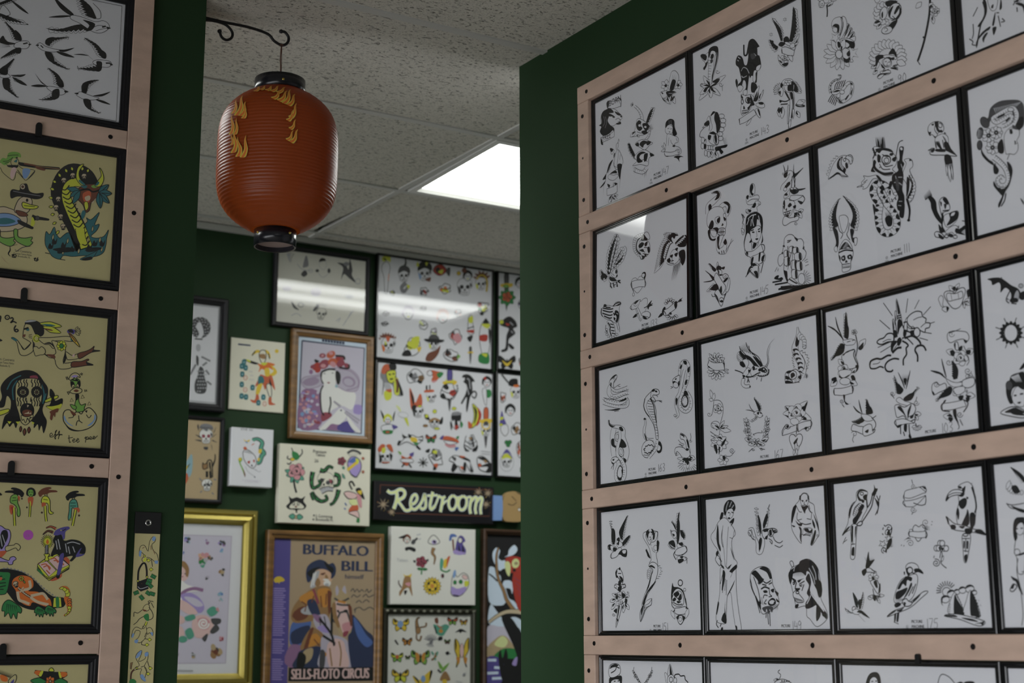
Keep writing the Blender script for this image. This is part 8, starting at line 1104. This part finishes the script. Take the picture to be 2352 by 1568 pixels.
def poster():
 m('poster_ground');F('885,285! 1790,315! 1765,1850! 840,1870!','j');m('blue_column');F('893,290! 1038,295! 1002,1840! 845,1850!','v');m('bison_emblem');F('890,650 915,632 950,630 982,655 975,672 940,680 938,695 925,682 905,685 890,670','Y');m('column_text')
 for i in range(42):
  if i not in(22,30,31):y=735+i*19.5;S([(886-(y-735)*.02,y),(985-(y-735)*.03+12*math.sin(i*2.3),y+2)],2.4,'V')
 m('lettering');T(1138,432,'BUFFALO',82,'z',bold=.07,sx=1.2);T(1475,578,'BILL',82,'z',bold=.07,sx=1.36);T(1512,648,'himself',36,'z',bold=.03,sx=1.15)
 S('1565,760 1585,735 1600,765 1620,740 1640,765 1660,745 1680,762/1690,765 1710,740 1720,770 1750,745/1570,815 1590,790 1620,810 1650,790/1670,810 1700,785 1720,810 1770,790/1610,860 1640,840 1660,862/1670,860 1700,835 1730,855/1590,925 1640,900 1680,925 1730,900 1770,920/1600,950 1610,905',2.4,'d')
 m('distant_hills');F('1575,970 1620,1000 1700,1100 1770,1180 1768,1420 1560,1430 1560,1100','z');F('1590,990 1640,1040 1700,1140 1760,1210 1700,1250 1620,1150','b');F('1040,1060 1110,1000 1200,990 1210,1080 1120,1250 1030,1220','b');F('1045,1120 1200,1060 1180,1180 1060,1230','z');F('1030,1240 1150,1240 1300,1280 1600,1430 1025,1430','x')
 m('rider_drawing');F('1240,640 1260,580 1330,560 1400,590 1400,660 1350,720 1290,730 1230,700','s');F('1215,680 1240,600 1290,580 1270,660 1250,720 1210,730','l');F('1170,600 1185,540 1230,500 1290,480 1340,495 1370,520 1410,510 1435,560 1425,620 1390,650 1390,600 1330,565 1260,575 1230,640 1200,680 1180,670','z');F('1325,680 1365,660 1390,690 1360,725 1335,710','W');S('1300,610 1340,600',4,'n');E(1320,612,8,5,0,'k',0);F('1345,610 1368,640 1352,652 1338,640','N');F('1275,640 1300,690 1270,720 1250,690','N');F('1180,600 1230,560 1300,545 1250,580 1225,640','k');F('1330,500 1375,530 1415,560 1400,600 1360,560','k');S('1240,600 1228,660 1215,720/1258,590 1244,650 1236,710',3,'W');F('1318,655 1350,648 1372,660 1340,668','W');F('1335,700 1365,690 1372,720 1352,745','l')
 F('1040,960 1070,880 1150,790 1240,730 1330,710 1390,740 1400,880 1360,1000 1240,1020 1100,1040 1050,1020','N');F('1110,820 1180,770 1230,760 1240,830 1160,870','O');F('1270,760 1340,730 1390,760 1380,860 1320,900','O');F('1060,960 1120,900 1200,900 1180,990 1090,1020','n');F('1130,920 1230,870 1280,900 1250,960 1150,960','l');F('1180,850 1240,830 1280,900 1300,1000 1220,960','z');S('1235,740 1260,810 1280,870',6,'m');F('1240,990 1330,960 1370,1000 1400,1140 1300,1130 1250,1060','i');F('1150,1180 1230,1080 1330,1150 1310,1250 1130,1280','N');F('1180,1180 1260,1130 1300,1200 1200,1250','O');S('1130,850 1170,880 1160,940/1240,800 1220,860/1300,800 1310,900/1350,780 1345,880/1090,930 1150,900',3,'n');F('1050,980 1080,930 1095,1010','n');F('1360,760 1400,780 1395,900 1370,960','n');F('1230,960 1300,980 1310,1040 1260,1020','x');F('1270,1080 1330,1060 1380,1120 1320,1120','V');S('1290,990 1300,1060/1330,980 1350,1070',3,'d');F('1210,1090 1240,1085 1180,1250 1150,1270','n');S('1240,1180 1290,1240/1200,1200 1180,1260',3,'n');F('1130,1280 1300,1250 1280,1430 1060,1430 1090,1340','z');F('1150,1290 1230,1260 1220,1350 1150,1400','T')
 m('horse_drawing');F('1400,780 1440,700 1470,760 1510,700 1535,770 1560,840 1575,1000 1570,1110 1530,1150 1480,1180 1450,1100 1400,1000 1390,880','T');F('1420,860 1500,840 1540,900 1550,1040 1510,1140 1470,1060 1430,960','P');F('1430,740 1445,710 1460,760 1440,800','i');F('1490,750 1512,710 1525,780','i');S('1420,820 1480,850 1550,820/1440,870 1490,880 1560,880/1460,950 1540,930/1470,950 1430,1030 1400,1000/1530,930 1565,1040',5,'d');S('1450,845 1520,860',6,'O');F('1490,1050 1560,1030 1575,1080 1530,1130 1500,1110','p');F('1320,1150 1480,1160 1560,1240 1570,1430 1290,1430 1300,1280','i');F('1360,1230 1450,1200 1530,1300 1540,1430 1380,1430','P');F('1540,1160 1600,1130 1640,1300 1600,1430 1570,1430','z');S('1290,1000 1390,1130 1420,1240/1320,1150 1430,1220/1400,900 1395,1150',6,'k');E(1335,1315,18,22,0,'O',0);F('1400,880 1430,860 1440,960 1470,1060 1450,1080 1410,990','N');F('1540,880 1572,900 1578,1060 1560,1060 1552,960','n');F('1500,930 1530,920 1525,950','k');F('1440,930 1460,925 1458,950','k');F('1500,1120 1545,1110 1530,1150 1500,1160','m');F('1420,1180 1500,1200 1520,1300 1470,1280','P');S('1460,1200 1480,1300 1470,1420/1380,1260 1400,1420',4,'N');F('1300,1280 1340,1300 1330,1430 1290,1430','d');F('1110,1300 1170,1330 1150,1430 1090,1430','k')
 m('circus_band');F('1020,1432! 1768,1428! 1766,1548! 1016,1552!','k');T(1040,1535,'SELLS-FLOTO CIRCUS',80,'P',bold=.05,sx=.615)
def whitecanvas():
 head(268,200,40,'n');m('imp_body');F('185,185 230,165 260,155 240,190');F('250,280 300,270 350,290 340,320 290,300 260,310');S('310,240 355,200 370,190',6,'d');E(330,225,18,24,30,'d');S('360,160 400,150/380,200 400,195',3,'l');m('diamond_figure_drawing');O('470,230 490,180 525,160 560,190 580,230 525,250','w',2,'d');E(528,225,24,20,0,'V',0);F('515,210 545,220 530,240');SN('525,280 510,330 535,370 525,440',34,8,'N',n=6);m('reaper_drawing');F('670,210 680,155 720,150 745,175 700,180 690,210','b');S('705,200 715,310 730,340',5,'n');F('740,230 765,170 800,170 825,215 800,240 830,300 820,345 770,330 720,340 730,280','v');E(775,210,20,26,0,'w',1.6);F('760,250 780,330 760,320');F('800,250 815,330 795,320');F('720,300 760,310 830,330 770,350 710,330','V')
 m('rose_drawing');RS(405,415,52,'m');LF(350,420,330,400,20,'d',0);LF(455,410,472,390,20,'d',0);S('410,470 405,535',4,'G');LF(410,485,465,485,24,'G',0);LF(405,485,365,478,24,'G',0);m('seahorse_drawing');F('590,380 615,400 610,460 590,500 580,450','e');F('620,400 650,390 640,470 615,470','Y');F('650,380 680,360 660,430 645,470','R');S('590,490 640,510 680,490',4,'G');E(608,548,13,20,0,'k');E(603,550,5,8,0,'m',0)
 m('satyr_drawing');F('235,530 255,545 290,540 312,525 305,560 280,570 250,560','Y');F('245,560 300,560 310,640 320,740 300,700 280,660 240,680 200,740 195,700 220,660','N');F('250,620 300,610 290,650','p');SN('215,660 190,620 190,590',8,6,'n');F('240,690 270,690 250,730');m('sun_drawing');PT(508,645,40,88,16,0,360,26,'Y');E(508,645,48,48,0,'Y',1.4);E(508,645,20,22,0,'O',0)
 for i in range(4):E(508+40*math.cos(i*1.57+.6),645+44*math.sin(i*1.57+.6),12,14,0,'k',0)
 m('cat_face_drawing');O('690,640 700,560 725,510 745,560 800,520 850,550 855,640 800,720 740,745 690,720','w',1.6);E(725,610,16,20,0,'G');E(780,605,18,20,0,'G');F('695,650 750,670 830,650 820,700 740,745 690,710','V');F('815,600 855,600 850,640 820,650','y');E(720,530,14,40,10,'B',0);S('710,730 760,740',3,'k');E(820,560,30,20,30,'P');m('signature');T(170,410,'Tattoo',26,'l')
def butterflies():
 fly(220,1015,74,'Y','Y');m('blue_body');E(215,1010,28,34,0,'B',0);m('scorpion_drawing');SN('385,1090 370,1000 375,960 400,945',44,10,'N',n=8,w=1.6);E(385,1070,24,34,0,'N');SN('400,1040 455,1030 460,995',10,14,'N');SN('370,1100 370,1150 400,1165 415,1120',10,14,'N');m('fairy_drawing');F('530,1010 590,1030 640,1010 680,1030 650,1080 620,1120 570,1110 545,1070','e');F('560,1010 600,1050 650,1010 610,1040','R');F('540,960 570,950 575,1000 550,1000','n');S('540,1030 560,1100',4,'k');F('580,1130 615,1130 610,1160 575,1165');E(600,1075,20,18,0,'O',0);fly(710,980,46,'R','L','moth_drawing');fly(815,990,34,'O','Y');m('bat_drawing');F('735,1090 770,1060 790,1055 815,1062 845,1085 800,1080 785,1095 770,1080')
 m('long_moth_drawing');O('735,1150 775,1200 780,1310 770,1370 745,1420 755,1330 730,1250','Y',2);O('865,1140 825,1200 815,1310 825,1370 845,1420 830,1330 865,1250','Y',2);F('735,1150 750,1200 740,1260');F('865,1145 855,1200 862,1260');E(798,1260,20,70,0,'P',1);F('745,1330 780,1330 770,1390','O');F('815,1330 850,1330 835,1390','O')
 fly(280,1175,44,'O','O');fly(185,1325,54,'y','L');m('red');E(185,1320,14,20,0,'R',0);m('spider_drawing');E(508,1180,14,18,0,'g');RY(505,1170,14,66,8,200,340,2.2,'g');RY(505,1180,14,50,5,60,150,2,'g');fly(405,1325,84,'L','L','green_butterfly_drawing');m('orange_patch');F('360,1280 395,1300 390,1370 365,1350','O');F('420,1300 450,1280 445,1350 425,1370','O');fly(285,1325,22,'N','L');m('gecko_drawing');SN('560,1280 540,1330 510,1350',20,10,'O',w=1.6);S('510,1270 530,1300/570,1270 555,1310/540,1330 550,1350',5,'e');m('beetle');E(662,1285,14,16,0,'k');S('640,1280 690,1290/650,1300 675,1270',2);fly(660,1175,26,'L','n');m('grub');SN('165,1160 180,1185 195,1205',14,8,'d',n=4)
 fly(215,1500,76,'Y','y');m('monarch_drawing');F('330,1500 390,1540 430,1510 500,1450 515,1470 490,1560 440,1600 380,1590','Y');F('335,1500 380,1530 400,1580');F('500,1450 520,1460 490,1550');E(432,1530,22,34,0,'B',0);m('mushroom_drawing');F('590,1530 620,1470 650,1460 685,1520 680,1545 600,1545','N');F('615,1540 655,1540 650,1600 620,1600','Y');F('570,1360 600,1390 620,1430 590,1430','L');F('620,1420 680,1375 640,1440 600,1470','L');S('570,1440 600,1470',5,'d');m('ant');E(820,1490,10,14,0,'g');S('740,1550 800,1560/800,1500 840,1470',2,'l');fly(220,1750,70);fly(480,1760,80,'L','Y');fly(730,1780,70)
def parrotart():
 m('night_ground');F('1034,151! 1801,181! 1817,1889! 1031,1917!','k');m('sky_patches')
 for q in('1060,475 1110,470 1125,520 1170,550 1180,640 1215,660 1250,760 1300,790 1340,860 1290,880 1230,800 1180,830 1060,790','1095,330 1130,280 1165,310 1150,380 1200,420 1190,480 1160,500 1130,460 1100,400','1160,430 1210,400 1215,470 1185,480','1205,370 1240,350 1250,300 1300,255 1330,300 1290,350','1240,590 1270,600 1290,640 1280,720 1260,670 1190,660 1200,600','1055,900 1080,820 1130,880 1190,960 1215,1040 1160,1060 1060,1000','1250,960 1310,940 1380,990 1390,1120 1340,1040 1290,1040'):F(q,'h')
 m('mountain');F('1050,1030 1150,1030 1240,1050 1300,1200 1280,1240 1050,1230','a');F('1045,1230 1120,1150 1185,1115 1250,1150 1310,1260 1220,1270 1130,1300 1045,1320','T');F('1110,1200 1185,1120 1240,1170 1200,1230','q');F('1110,1310 1200,1240 1320,1250 1330,1330 1200,1330','G');m('tree_trunk');F('1180,960 1260,940 1340,1050 1400,1180 1420,1560 1340,1560 1320,1290');m('sea');F('1040,1335 1150,1325 1200,1380 1190,1500 1170,1568 1036,1600','v');S('1050,1350 1130,1350/1110,1420 1210,1425/1045,1475 1150,1470/1090,1525 1200,1520',7,'h');F('1300,1340 1330,1320 1320,1400 1280,1390','V');F('1150,1330 1170,1250 1190,1330 1220,1240 1240,1330 1200,1400 1340,1560 1200,1568');m('branches');SN('1150,280 1130,380 1145,560 1200,690 1230,780 1300,880',16,36,'N',w=1.4);SN('1060,990 1140,930 1230,890 1340,890 1400,900',26,50,'S',w=1.6);SN('1060,530 1100,560 1140,600',10,12,'k')
 m('red_parrot_drawing');F('1215,400 1240,370 1290,360 1390,400 1420,560 1430,880 1350,880 1310,780 1280,620 1290,520 1260,520','r');E(1312,430,36,46,10,'q',0);E(1318,430,16,12,0,'T',1);F('1210,430 1240,410 1265,450 1255,550 1225,520','q');E(1300,495,16,16,0,'k',0)
 for i in range(4):S([(1300+i*14,560+i*50),(1350+i*10,600+i*55),(1390,590+i*60)],3,'m')
def bw(x0,x1,z0,z1):return((x0+x1)/2,YB,CAMZ+z0),x1-x0,z1-z0
THIN=[(0,0),(0,-.017),(.0015,-.0185),(.006,-.0185),(.008,-.016),(.008,-.008)]
FLAT=lambda b,d:[(0,0),(0,-d+.004),(.004,-d),(b*.45,-d),(b*.6,-d*.82),(b*.9,-d*.74),(b,-d*.6),(b,-.004)]
for fn,dim,bd,prof,fm,pap,cor,lab in((peacock,(1.393,1.704,.776,1.182),.027,FLAT(.027,.028),BLACKW,'white',[(-219,485),(421,561),(386,1440),(-265,1385)],'black framed print of a curly head, partly hidden by the left wall'),(tansheet,(1.425,1.709,.4555,.757),.015,FLAT(.015,.022),BLACKW,'tan',[(-276,175),(527,237),(493,1112),(-320,1072)],'dark framed tan sheet with a thorned skull above a cat'),(goldprint,(1.277,1.842,-.171,.437),.053,[(0,0),(0,-.018),(.006,-.026),(.014,-.026),(.018,-.02),(.024,-.03),(.036,-.034),(.042,-.022),(.048,-.016),(.053,-.014),(.053,-.004)],GOLD,'white',[(-543,134),(618,180),(572,1482),(-617,1500)],'wide gold framed print of a cherub among roses'),(faded,(1.8735,2.2565,1.1095,1.4125),.0165,FLAT(.0165,.022),BLACKW,'warm',[(84,44),(866,156),(853,784),(64,692)],'black framed faded flash sheet crossed by a long light reflection'),(lady,(1.9515,2.2775,.704,1.106),.0265,FLAT(.0265,.026),OAK,'white',[(159,123),(1064,224),(1042,1458),(123,1389)],'oak framed portrait of a pale lady in a hat heaped with pink flowers'),(poster,(1.879,2.331,-.289,.373),.029,FLAT(.029,.028),OAK,'warm',[(889,291),(1783,322),(1758,1825),(841,1853)],'oak framed circus poster of a bearded rider in a wide black hat'),(dense1,(2.286,2.799,1.026,1.435),.008,THIN,BLACKP,'white',[(983,102),(1998,251),(1997,1124),(967,1013)],'black framed sheet crowded with coloured flash, with the glare of a lamp'),(dense2,(2.288,2.801,.608,1.022),.008,THIN,BLACKP,'white',[(67,41),(1073,146),(1072,1035),(51,969)],'black framed sheet crowded with coloured flash, directly above the restroom sign'),(right1,(2.818,3.198,1.033,1.438),.008,THIN,BLACKP,'white',[(2066,254),(2751,355),(2760,1190),(2066,1116)],'upper black framed flash sheet cut by the green wall, dagger and panther showing'),(right2,(2.814,3.198,.609,1.028),.008,THIN,BLACKP,'white',[(1128,139),(1813,212),(1823,1081),(1128,1036)],'lower black framed flash sheet cut by the green wall, hatted skull showing'),(butterflies,(2.3375,2.724,-.342,.105),.022,FLAT(.022,.024),SILV,'canvas',[(99,916),(880,921),(876,1975),(83,2005)],'beaded silver framed sheet of butterflies and insects'),(parrotart,(2.752,3.16,-.32,.408),.02,FLAT(.02,.03),DARKW,'canvas',[(1034,151),(1801,181),(1817,1889),(1031,1917)],'dark wood framed painting of a red parrot by a night sea')):
 loc,W,H=bw(*dim)
 paint=fn is parrotart
 t,sh,pw,ph=framed('framed_picture',loc,0,W,H,bd,prof,fm,pap,lab,glass=not paint,ys=-.012,glass_y=-.0035)
 t.rotation_euler.x=0.018 if fn in(faded,dense1,dense2)else .002
 A=Art(sh,pw,ph,cor,paper=pap,lw=1.4,acc=True);A.use();fn();A.end()
 if fn is butterflies:
  bm=MB();n=6
  for k in range(13):
   for zz in(0,1):x=-W/2+.012+(W-.024)*k/12;z=.009 if zz==0 else H-.009;bm.lathe([(.0005,-.004),(.004,-.0025),(.005,0),(.004,.003)],n);q=len(bm.v)-4*n;bm.v[q:]=[(x+a_*1.6,-.024-(c_ if c_<0 else 0)*-.8-.001,z+b_)for a_,b_,c_ in bm.v[q:]]
  bd_=bm.build('beading',BEAD,t);bd_['kind']='stuff'
for fn,dim,th,pap,cor,lab,cat in((jester,(1.724,1.93,.7925,1.05),.008,'ivory',[(525,834),(1013,887),(994,1519),(500,1478)],'unframed ivory board of a jester scattering cards','art board'),(snakeskull,(1.7325,1.8865,.52,.7255),.03,'white',[(653,292),(1118,328),(1097,980),(628,955)],'small white canvas of a green snake round a skull','canvas'),(flashcanvas,(1.9135,2.269,.399,.680),.03,'ivory',[(1195,478),(2213,550),(2197,1411),(1168,1369)],'ivory canvas with a pink peony, black cat face and coiled snakes','canvas'),(whitecanvas,(2.36,2.7145,.1195,.402),.03,'canvas',[(124,76),(922,109),(920,827),(113,818)],'white canvas of small motifs around a yellow sun, below the restroom sign','canvas')):
 loc,W,H=bw(*dim);t=empty('art_canvas' if th>.01 else 'art_board',loc);tag(t,lab,cat)
 sh=MB().box(0,W,-th,0,0,H,b=.0015).build('canvas' if th>.01 else 'board',PAPER[pap],t,(-W/2,0,0))
 A=Art(sh,W,H,cor,y=-th-.0002,paper=pap,lw=1.4,acc=True);A.use();fn();A.end()
sg=empty('restroom_sign',(2.5465,YB,CAMZ+.425));tag(sg,'black hand-painted Restroom sign with a pointing hand cut-out','sign')
BLACKS=mat('sign_black',(.010,.009,.012),.4)
brd=MB().box(0,.511,-.02,0,0,.144,b=.003).build('board',BLACKS,sg,(-.2555,0,0))
PAPER['sign']=BLACKS
A=Art(brd,.511,.144,[(49,1078),(1101,1140),(1101,1470),(43,1423)],y=-.0202,paper='sign',lw=1.0,acc=True)
A.m('border_line').S('100,1118! 1085,1165! 1060,1395! 230,1368!',2,'n');A.S('100,1118! 98,1200!',2,'n')
for x,y,r in((125,1290,58),(962,1182,40),(1045,1192,42),(1030,1290,40),(200,1358,34)):
 A.m('sunburst');A.RY(x,y,5,r,8,20,380,2.6,'S',2);A.RY(x,y,8,r*.75,8,42,402,1.8,'n',2)
 for i in range(7):t=i*2.1+x;A.E(x+r*.95*math.cos(t),y+r*.95*math.sin(t),2.6,2.6,0,'Yo'[i%2],0,n=6)
A.m('restroom_lettering')
REST=[('232,1172 246,1205 240,1262 218,1330',17,2),('160,1168 190,1188 228,1182 268,1160 302,1166 316,1195 298,1232 250,1255',15,0),('250,1255 285,1300 318,1342 352,1342 372,1325',13,0),('366,1290 400,1280 424,1240 410,1204 380,1222 364,1278 374,1322 405,1334 445,1300',13,0),('440,1308 470,1255 488,1200 494,1225 500,1280 494,1318 470,1332 450,1318',13,0),('560,1180 548,1240 536,1300 548,1334 580,1305',14,0),('510,1214 604,1210',9,0),('580,1305 602,1250 612,1214',9,0),('610,1214 640,1232 672,1222',11,0),('652,1228 642,1282 628,1358',14,2),('640,1300 676,1262 700,1258',7,0),('738,1212 708,1238 700,1290 718,1334 748,1330 768,1290 768,1238 738,1212',13,0),('768,1232 800,1228 820,1216',9,0),('826,1216 796,1240 786,1290 802,1336 834,1334 856,1294 856,1240 826,1216',13,0),('858,1236 884,1224 902,1232',9,0),('904,1228 890,1290 886,1330 894,1374',15,2),('900,1262 930,1228 948,1238 938,1300 934,1336 942,1376',14,2),('948,1268 976,1232 996,1242 984,1300 980,1340 986,1378',14,2)]
for dw,c in((3.6,'h'),(0,'q')):
 for p,w_,t_ in REST:A.S(p,w_*.66+dw,c,0)
A.end()
def cutout(name,pr,y0,y1,m_,parent):
 n=len(pr);return MB().add([(x,y,z)for y in(y0,y1)for x,z in pr],[tuple(range(n)),tuple(range(n,2*n))[::-1]]+[(i,n+i,n+(i+1)%n,(i+1)%n)for i in range(n)]).build(name,m_,parent)
cutout('cuff',[(.249,.016),(.285,.017),(.289,.062),(.287,.112),(.250,.112)][::1],-.03,-.004,mat('sign_blue',(.20,.33,.62),.5),sg)
HND=smooth([(.286,.064,0),(.289,.030,0),(.302,.016,0),(.335,.014,0),(.372,.018,0),(.380,.05,0),(.39,.062,0),(.47,.064,0),(.482,.078,0),(.47,.092,0),(.395,.098,0),(.382,.118,0),(.345,.132,0),(.312,.126,0),(.294,.105,0)],True,3)
hd=cutout('hand',HND,-.028,-.006,mat('sign_hand_tan',(.42,.28,.12),.5),sg)
PAPER['hand']=MATS['sign_hand_tan']
A=Art(hd,.6,.3,[(0,1000),(600,1000),(600,1300),(0,1300)],y=-.0285,paper='hand',lw=1.0)
A.m('hand_lines').S('312,1218 335,1222 352,1210/330,1188 340,1196 350,1205/352,1172 372,1180 385,1190',2.5,'k');A.SP(366,1236,10,1.2,0,2.5);A.E(364,1238,5,5,0,'W',0);A.E(266,1296-24,4,4,0,'z',0)
A.end()

# ------------------------------------------------------------------ paper lantern on its iron bracket
LX, LY = 1.2045, 3.088
def lantern_mat():
    m = bpy.data.materials.new('orange_lantern_paper'); m.use_nodes = True; nt = m.node_tree; nt.nodes.clear()
    out = N(nt, 'ShaderNodeOutputMaterial'); mx = N(nt, 'ShaderNodeMixShader'); mx.inputs[0].default_value = .42
    b = N(nt, 'ShaderNodeBsdfPrincipled'); b.inputs['Base Color'].default_value = (.36, .075, .014, 1); b.inputs['Roughness'].default_value = .38
    t = N(nt, 'ShaderNodeBsdfTranslucent'); t.inputs[0].default_value = (.42, .10, .02, 1)
    nt.links.new(b.outputs[0], mx.inputs[1]); nt.links.new(t.outputs[0], mx.inputs[2]); nt.links.new(mx.outputs[0], out.inputs[0]); return m
LANT = lantern_mat()
BLK = mat('lantern_cap_black', (.010, .010, .014), .25); BRASS = mat('brass_pin', (.55, .42, .10), .3, metal=1)
lt = empty('paper_lantern', (LX, LY, CAMZ + .90)); tag(lt, 'barrel-shaped orange paper lantern with black end caps', 'lantern')
def lr(z):    # radius of the body by height above its lower rim (0 .. .345)
    h = .345; q = abs(z - h / 2) / (h / 2)
    return .143 - (.143 - .058) * (q ** 4.2)
mb = MB(); prof = []
NR = 42
for i in range(NR * 4 + 1):
    z = .345 * i / (NR * 4); ph = i % 4
    prof.append((lr(z) - (0 if ph == 0 else (.0009, .0012, .0009)[ph - 1]), .040 + z))
mb.lathe(prof, 48)
body = mb.build('paper_body', LANT, lt, smooth=True)
def cap(name, r, z0, z1):
    n = 40; mb = MB(); mb.lathe([(r - .004, z0 + .001), (r, z0), (r + .0003, (z0 + z1) / 2), (r, z1), (r - .004, z1 - .001), (r - .0045, (z0 + z1) / 2), (r - .004, z0 + .001)], n); return mb.build(name, BLK, lt, smooth=True)
top = cap('top_cap', .0605, .378, .4155); bot = cap('bottom_cap', .0495, 0, .040)
cd_ = MB().lathe([(.0005, .012), (.046, .012)], 40).build('base_disc', mat('lantern_inner_disc', (.30, .22, .20), .7), lt)
def pin(par, r, z, ang):
    p = MB().lathe([(.0005, -.0012), (.0028, -.0008), (.0034, .0006)], 10); v = [(a, c, b) for a, b, c in p.v]
    o = obj('brass_pin', mesh('brass_pin', v, p.f, True), BRASS, par, (r * math.cos(ang), r * math.sin(ang), z)); o.rotation_euler.z = ang + math.pi / 2
VA = math.atan2(-LY, -LX)
for da in (.12, 2.2, -2.0): pin(top, .0612, .397, VA + da)
for da in (-.95, .75, 2.9): pin(bot, .0502, .027, VA + da)
# painted flames round the left of the body (the figure they framed is left out)
class Wrap(Art):
    def __init__(s): s.acc = False; s.lay = 0; s.lw = 1.0; s.paper = 'cream'; s.sheet = body; s.k = 2600.0; s.cur = None; s.label = None; s.W = s.H = 9
    def map(s, x, y): return ((x - 508) / 2600.0, (1400 - y) / 2600.0 * 1.02)
    def put(s, P, Fc, c):
        v, f, mi, mats = s.cur
        if c not in mats: mats.append(c)
        n = len(v); s.lay += 1
        for u, h in P:
            z = min(max(h, .004), .341); r = lr(z) + .0026 + 1e-5 * s.lay; a = VA + max(-1.45, min(1.45, math.asin(max(-.97, min(.97, u / max(.06, lr(z)))))))
            v.append((r * math.cos(a), r * math.sin(a), .040 + z))
        f += [tuple(n + i for i in q) for q in Fc]; mi += [mats.index(c)] * len(Fc)
A = Wrap()
def tongue(x, y, x1, y1, w):
    """one S-curved flame from its root to its tip"""
    A.m('painted_flame'); dx, dy = x1 - x, y1 - y; l = math.hypot(dx, dy); nx, ny = -dy / l, dx / l
    def P(t, o): b = math.sin(t * 5.2) * w * .55; return (x + dx * t + nx * (b + o), y + dy * t + ny * (b + o))
    for k, c in ((1, 'N'), (.82, 'Y'), (.42, 'o')): L = [P(t, w * k * (1 - t) ** .8) for t in (0, .2, .4, .6, .8)] + [P(1 - .06 * (1 - k), 0)] + [P(t, -w * k * (1 - t) ** .8) for t in (.8, .6, .4, .2, 0)]; A.F(L, c)
for q in ((262, 780, 300, 640, 20), (285, 790, 320, 700, 18), (240, 760, 262, 660, 14), (232, 890, 240, 770, 15), (255, 900, 268, 800, 13), (300, 810, 318, 740, 14), (250, 1010, 262, 880, 18), (280, 1040, 282, 920, 18), (305, 1050, 330, 920, 18), (240, 960, 238, 890, 10), (365, 620, 395, 560, 14), (395, 610, 430, 565, 14), (430, 620, 470, 570, 15), (460, 630, 510, 570, 16), (495, 640, 548, 580, 16), (470, 690, 520, 620, 17), (505, 705, 560, 620, 18), (535, 720, 580, 600, 18), (560, 730, 606, 640, 17), (575, 810, 616, 710, 16), (560, 830, 598, 760, 14), (575, 880, 612, 820, 13), (580, 960, 628, 880, 17), (560, 950, 600, 890, 13)): tongue(*q)
A.end()
cord = MB()
cord.tube([(0, 0, .505), (-.0015, 0, .47), (0, 0, .45), (.0008, 0, .40)], .0013, 6); cord.tube([(.0015, 0, .505), (.002, 0, .45), (.0008, 0, .40)], .0009, 6)
cord.build('cord', mat('brown_cord', (.10, .04, .025), .8), lt); MB().tube([(-.058, 0, .398), (0, 0, .402), (.058, 0, .398)], .0016, 6).build('cross_wire', IRON, lt)
br = empty('wall_bracket', (.995, LY, CAMZ + 1.40)); tag(br, 'black wrought-iron scroll bracket holding the lantern', 'bracket')
def rod(name, P, r): mb = MB(); mb.tube([(x - .995, 0, z - 1.40) for x, z in smooth([(x, z, 0) for x, z in P], False, 8)], r, 8); return mb.build(name, IRON, br, smooth=True)
rod('arm', [(.997, 1.434), (1.06, 1.4335), (1.12, 1.4345), (1.168, 1.4285), (1.186, 1.414), (1.206, 1.4075), (1.2195, 1.416), (1.2225, 1.431), (1.213, 1.4425), (1.203, 1.4425)], .0035)
rod('scroll', [(.997, 1.424), (1.03, 1.4305), (1.062, 1.428), (1.079, 1.414), (1.079, 1.399), (1.067, 1.390), (1.055, 1.394), (1.049, 1.406)], .0033)
for x, z in ((1.203, 1.4425), (1.0485, 1.408)): MB().lathe([(.0004, -.0055), (.0045, -.003), (.0055, 0), (.0045, .003), (.0004, .0055)], 12).build('ball_end', IRON, br, (x - .995, 0, z - 1.40), True)
bx('wall_plate', IRON, br, 0, .004, -.012, .012, -.04, .045)
MB().tube([(.2095 + .0045 * math.cos(t * .7), .0045 * math.sin(t * .7), .0065) for t in range(10)], .0014, 6).build('cord_knot', MATS['brown_cord'], br)
